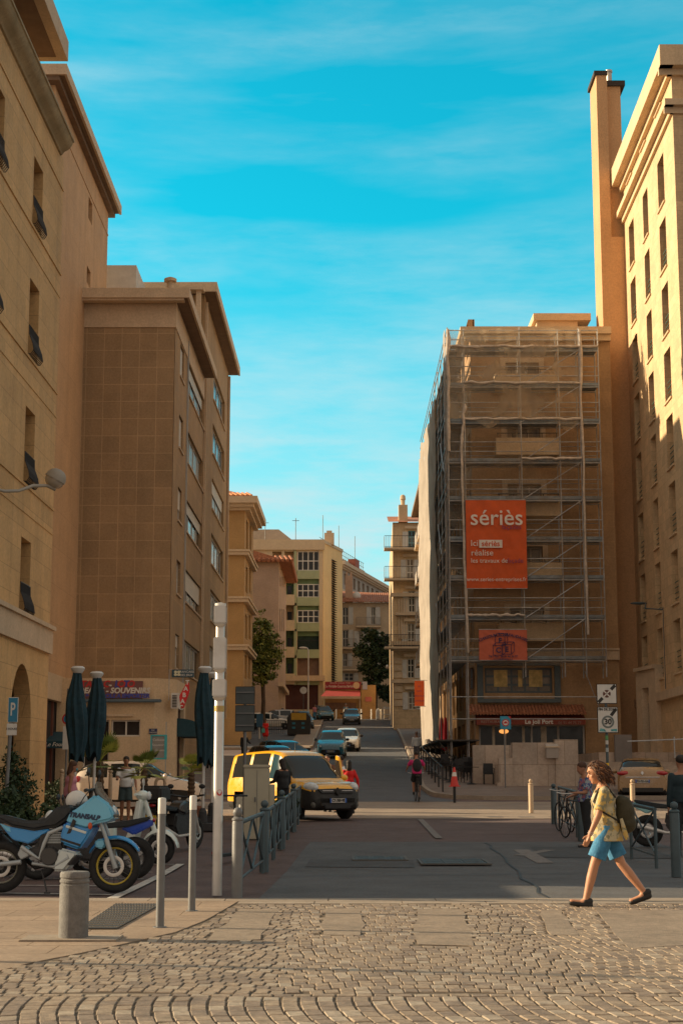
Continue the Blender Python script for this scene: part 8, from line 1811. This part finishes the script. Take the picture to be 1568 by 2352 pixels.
person('rider in grey on the white and red scooter at the hilltop', tuple(Vector(at(794, 165.2)) + Vector((0, 0, 0))), R(-90), H=1.7, vox=.035, legs=((70, 80), (70, 80)), seated=.85, arms=((50, 20, 10), (50, 20, 10)), top=mat('grey_blue_top', (.12, .2, .26), .8), sleeve=1.2, bottom=m_dkcl, leg_cover=1.5, hair=mat('grey_helmet', (.25, .3, .34), .4))
# cyclist with magenta top seen from behind, backpack, bicycle
cyx = at(957, 57.0); person('cyclist in a magenta top with a black rucksack riding uphill, seen from behind', tuple(Vector(cyx)), R(93), H=1.74, vox=.024, legs=((55, 60), (15, 20)), seated=.98, lean=14, arms=((42, 14, 24), (42, 14, 24)), top=m_mag, sleeve=.45, bottom=m_dkcl, leg_cover=.95, hair=m_hairb)
mb_ = bicycle('black city bicycle ridden by the person in magenta', tuple(Vector(cyx)), R(93)); del mb_['group']; mb_.scale = (1.05, 1.05, 1.05)
bp2 = thing('backpack', 'black rucksack on the back of the magenta cyclist', 'backpack', tuple(Vector(cyx)), R(93)); mb = MB(); mb.ell((-.12, 0, 1.28), (.13, .17, .25)); remesh(mb, 'bag', m_dkcl, bp2, .025, 2)
# person behind the walker in a blue floral shirt, and one in dark teal at the right edge
person('person in a blue floral shirt standing just behind the curly-haired woman', at(1343, 31.5), R(190), H=1.66, legs=((3, 3), (-3, 4)), arms=((15, 75, 8), (10, 60, 8)), head=14, top=mat('floral_shirt', (.04, .09, .26), .8, .1, 5, .2, patt=(9, (.35, .12, .16), (.30, .36, .40))), sleeve=.5, bottom=m_dkcl, leg_cover=1.5, hair=m_hair)
person('person in a dark teal jacket cut by the right edge of the picture', at(1564, 29.0), R(100), H=1.8, legs=((4, 3), (-4, 4)), top=mat('dark_teal_jacket', (.012, .03, .04), .85), sleeve=1.2, bottom=m_dkcl, leg_cover=1.5, hair=m_hairb)
person('seated person in a dark top on the slope left of the van roof', at(560, 92), R(-60), H=1.7, vox=.03, legs=((6, 4), (-6, 6)), arms=((30, 40, 10), (0, 10, 8)), top=m_dkcl, sleeve=1.2, bottom=m_dkcl, leg_cover=1.5, hair=m_hairb)
# ================================================================ PLANTS
m_leafd = mat('leaf_dark', (.03, .055, .02), .7, .3, 3, .1); m_leaf = mat('leaf_green', (.16, .18, .03), .65, .35, 3, .1); m_leafl = mat('leaf_light', (.27, .27, .05), .65, .3, 3, .1); m_bark = mat('bark', (.10, .065, .04), .9, .25, 6, .6, 20)
def foliage(name, blobs, n, size, mats_, t, seed=0, flat=.5):
    rnd = random.Random(seed); mb = MB(); vols = [b[1][0] * b[1][1] * b[1][2] for b in blobs]; tot = sum(vols)
    for (c, r_), v in zip(blobs, vols):
        clumps = []
        for _ in range(max(4, int(n * v / tot / 22))):
            while True:
                d = Vector((rnd.uniform(-1, 1), rnd.uniform(-1, 1), rnd.uniform(-1, 1)))
                if .25 < d.length < 1: break
            clumps.append(Vector((c[0] + d.x * r_[0], c[1] + d.y * r_[1], c[2] + d.z * r_[2])))
        for cl_ in clumps:
            cr = min(r_) * rnd.uniform(.16, .36); mi = rnd.choice(range(len(mats_)))
            for _ in range(22):
                p = cl_ + Vector((rnd.gauss(0, cr), rnd.gauss(0, cr), rnd.gauss(0, cr * .8))); a = Vector((rnd.uniform(-1, 1), rnd.uniform(-1, 1), rnd.uniform(-1, 1))).normalized(); b = a.cross(Vector((rnd.uniform(-1, 1), rnd.uniform(-1, 1), rnd.uniform(-1, 1)))).normalized(); s_ = size * rnd.uniform(.6, 1.3); mb.mi = mi
                mb.add([p - a * s_, p + b * s_ * flat, p + a * s_, p - b * s_ * flat], [(0, 1, 2, 3)])
    return mb.build(name, mats_, t)
def tree(label, loc, h, blobs, n, size, mats_, seed, group=None):
    t = thing('tree', label, 'tree', loc, 0, group); mb = MB(); rnd = random.Random(seed)
    mb.tube([(0, 0, -.2), (.1, 0, h * .25), (0, .1, h * .5), (.1, 0, h * .72)], [.22, .17, .13, .06], 8)
    for c, r_ in blobs[:7]: mb.tube([(0, 0, h * rnd.uniform(.25, .45)), (c[0] * .5, c[1] * .5, c[2] - r_[2] * .5), (c[0], c[1], c[2])], [.09, .06, .02], 6)
    mb.build('trunk', m_bark, t, smooth=60); foliage('crown', blobs, n, size, mats_, t, seed); return t
d = 133.0; g = gz(d); Zc = lambda py: WZ(py, d) - g
pxm = 3600 / d
tree('leafy yellow-green street tree between the orange-brown block and the pinkish house', at(601, d), Zc(1400),
     [((-.2, 0, Zc(1420)), (.5, .5, .9)), ((-.6, 0, Zc(1455)), (.7, .8, 1.1)), ((.35, 0, Zc(1460)), (.75, .8, 1.1)), ((-.2, 0, Zc(1495)), (1.0, 1.0, 1.3)), ((.8, .3, Zc(1500)), (.7, .7, 1.0)), ((-.5, 0, Zc(1530)), (.9, .9, 1.1)), ((.5, 0, Zc(1540)), (.8, .8, .8)), ((-.3, 0, Zc(1565)), (.7, .7, .5))], 5200, .15, [m_leaf, m_leafl, m_leaf, mat('leaf_mid', (.09, .12, .022), .7)], 4)
d = 176.5; g = gz(d)
tree('dark spreading tree before the balconied old house at the hilltop', at(862, d), Zc(1450),
     [((-.5, 0, Zc(1462)), (1.1, 1, .8)), ((.9, 0, Zc(1468)), (.9, 1, .8)), ((-1.4, 0, Zc(1500)), (1.0, 1, .9)), ((.2, 0, Zc(1495)), (1.3, 1, 1.0)), ((1.4, 0, Zc(1510)), (.8, 1, .9)), ((-.6, 0, Zc(1530)), (1.2, 1, .9)), ((.8, 0, Zc(1545)), (1.1, 1, .9)), ((-.2, 0, Zc(1570)), (1.2, 1, .7)), ((1.0, .5, Zc(1595)), (.9, 1, .9))], 5200, .22, [m_leafd, m_leafd, mat('leaf_dusk', (.055, .08, .028), .7)], 6)
# hedge and shrubs at the left edge
def shrub(label, loc, blobs, n, size, mats_, seed): t = thing('shrub', label, 'shrub', loc, 0, 'shrubs at the left edge'); mb = MB(); [mb.tube([(0, 0, 0), (b[0][0] * .4, b[0][1] * .4, b[0][2] * .5), tuple(b[0])], [.03, .02, .008], 5) for b in blobs[:5]]; mb.build('stem', m_bark, t); foliage('leaves', blobs, n, size, mats_, t, seed); return t
m_lv = mat('leaf_hedge', (.022, .05, .016), .7, .3, 3, .1)
shrub('dense dark conical shrub behind the parking sign', at(38, 33), [((0, 0, .45), (.42, .4, .45)), ((0, 0, 1.0), (.38, .36, .45)), ((-.05, 0, 1.5), (.26, .26, .36)), ((-.1, 0, 1.85), (.13, .13, .22))], 3600, .045, [m_lv, m_leafd], 11)
shrub('low spiky shrub in front of the conical one, left of the motorcycles', at(75, 28.5), [((0, 0, .4), (.5, .3, .4)), ((.3, 0, .7), (.3, .25, .25)), ((-.3, 0, .75), (.3, .25, .3))], 2400, .05, [m_lv, m_leafd, mat('leaf_grass', (.05, .08, .02), .7)], 12)
shrub('dark shrub cut off by the left edge', at(-5, 27), [((0, 0, .5), (.45, .3, .5)), ((.1, 0, 1.0), (.3, .25, .4))], 2000, .05, [m_leafd, m_lv], 13)
shrub('small dark bush at the foot of the arcade pillar', at(120, 47), [((0, 0, .4), (.5, .3, .4)), ((.25, 0, .75), (.4, .3, .3))], 1600, .05, [m_lv, m_leafd], 14)
# fan palms in terracotta tubs
m_frond = mat('palm_frond', (.42, .42, .07), .55, .3, 5, .1); m_frondd = mat('palm_frond_dark', (.17, .22, .04), .6, .3, 5, .1); m_ptr = mat('palm_trunk', (.13, .08, .045), .9, .35, 10, .7, 12); m_tub = mat('terracotta_tub', (.26, .10, .05), .85, .15, 3, .3)
def palm(label, px, d, top, crown_r, trunk_px, seed, n=15):
    t = thing('fan_palm', label, 'palm', at(px, d), 0, 'fan palms in tubs on the square'); rnd = random.Random(seed); g = gz(d); zt = WZ(top, d) - g
    mb = MB(); mb.lathe([(.22, 0), (.28, .42), (.3, .44), (.3, .5), (.26, .5), (.25, .46)], n=18); mb.build('tub', m_tub, t, smooth=40)
    mb = MB(); rings = []; k = 18
    for i in range(k): z = .44 + (zt - .44) * i / (k - 1); r_ = (.085 if i % 2 else .11) * (1 - .15 * i / k); rings.append([(r_ * math.cos(a) + .02 * math.sin(z * 2), r_ * math.sin(a), z) for a in [2 * math.pi * j / 10 for j in range(10)]])
    mb.ring(rings); mb.build('trunk', m_ptr, t)
    mb = MB()
    for i in range(n):
        a = 2 * math.pi * i / n * 2.4 + rnd.uniform(-.3, .3); el = rnd.uniform(-.35, 1.25); L__ = crown_r * rnd.uniform(.5, .75); dr = Vector((math.cos(a) * math.cos(el), math.sin(a) * math.cos(el), math.sin(el))); c = Vector((0, 0, zt)); tip = c + dr * L__ + Vector((0, 0, -.05 * (1 - el)))
        mb.mi = 0 if rnd.random() < .62 else 1; mb.tube([c, c.lerp(tip, .5) + Vector((0, 0, .03)), tip], .008, 4)
        sdv = dr.cross(Vector((0, 0, 1))).normalized(); upv = sdv.cross(dr).normalized(); fr = crown_r * rnd.uniform(.55, .8)
        for j in range(15):
            b = (j - 7) / 7 * 1.35; dv = (dr * math.cos(b) + sdv * math.sin(b) + upv * .12).normalized(); e = tip + dv * fr * (1 - .15 * abs(b)) + Vector((0, 0, -.10 * fr)); pp = dv.cross(upv).normalized() * .03
            mb.add([tip, tip.lerp(e, .5) + pp, e, tip.lerp(e, .5) - pp], [(0, 1, 2, 3)])
    mb.build('fronds', [m_frond, m_frondd], t); return t
palm('tallest fan palm with a thick scaly trunk, behind the loose-folded parasol', 229, 39.0, 1750, .62, 0, 2, 18)
palm('fan palm between the man in white and the silver mast, over the white car', 330, 40.0, 1765, .50, 0, 5, 16)
palm('smallest fan palm on a dark trunk, left of the silver mast', 438, 40.5, 1775, .42, 0, 8, 14)
shrub('green plants in the planter behind the ball-topped posts', at(640, 40), [((0, 0, .55), (.35, .2, .2)), ((.3, 0, .6), (.2, .2, .15))], 700, .05, [m_leaf, m_lv], 19)
def split_loose(names):                      # every separate piece becomes a part of its own
    for o in [o for o in bpy.data.objects if o.type == 'MESH' and o.name.split('.')[0] in names]:
        bm = bmesh.new(); bm.from_mesh(o.data); bm.verts.ensure_lookup_table(); seen = [-1] * len(bm.verts); n = 0
        for v in bm.verts:
            if seen[v.index] >= 0: continue
            st_ = [v]; seen[v.index] = n
            while st_:
                a = st_.pop()
                for e in a.link_edges:
                    b = e.other_vert(a)
                    if seen[b.index] < 0: seen[b.index] = n; st_.append(b)
            n += 1
        if n < 2: bm.free(); continue
        for k in range(n):
            b2 = bm.copy(); b2.verts.ensure_lookup_table(); bmesh.ops.delete(b2, geom=[v for v in b2.verts if seen[v.index] != k], context='VERTS')
            if k == 0: b2.to_mesh(o.data)
            else:
                me = o.data.copy(); b2.to_mesh(me); c = o.copy(); c.data = me; C.objects.link(c)
            b2.free()
        bm.free()
split_loose(('hem_rope', 'curtain_or_reflection', 'side_window', 'roof_vent', 'post_sticker', 'toes', 'stone_band', 'shop_frame'))
for o in bpy.data.objects:
    if 'world_space' in o: del o['world_space']
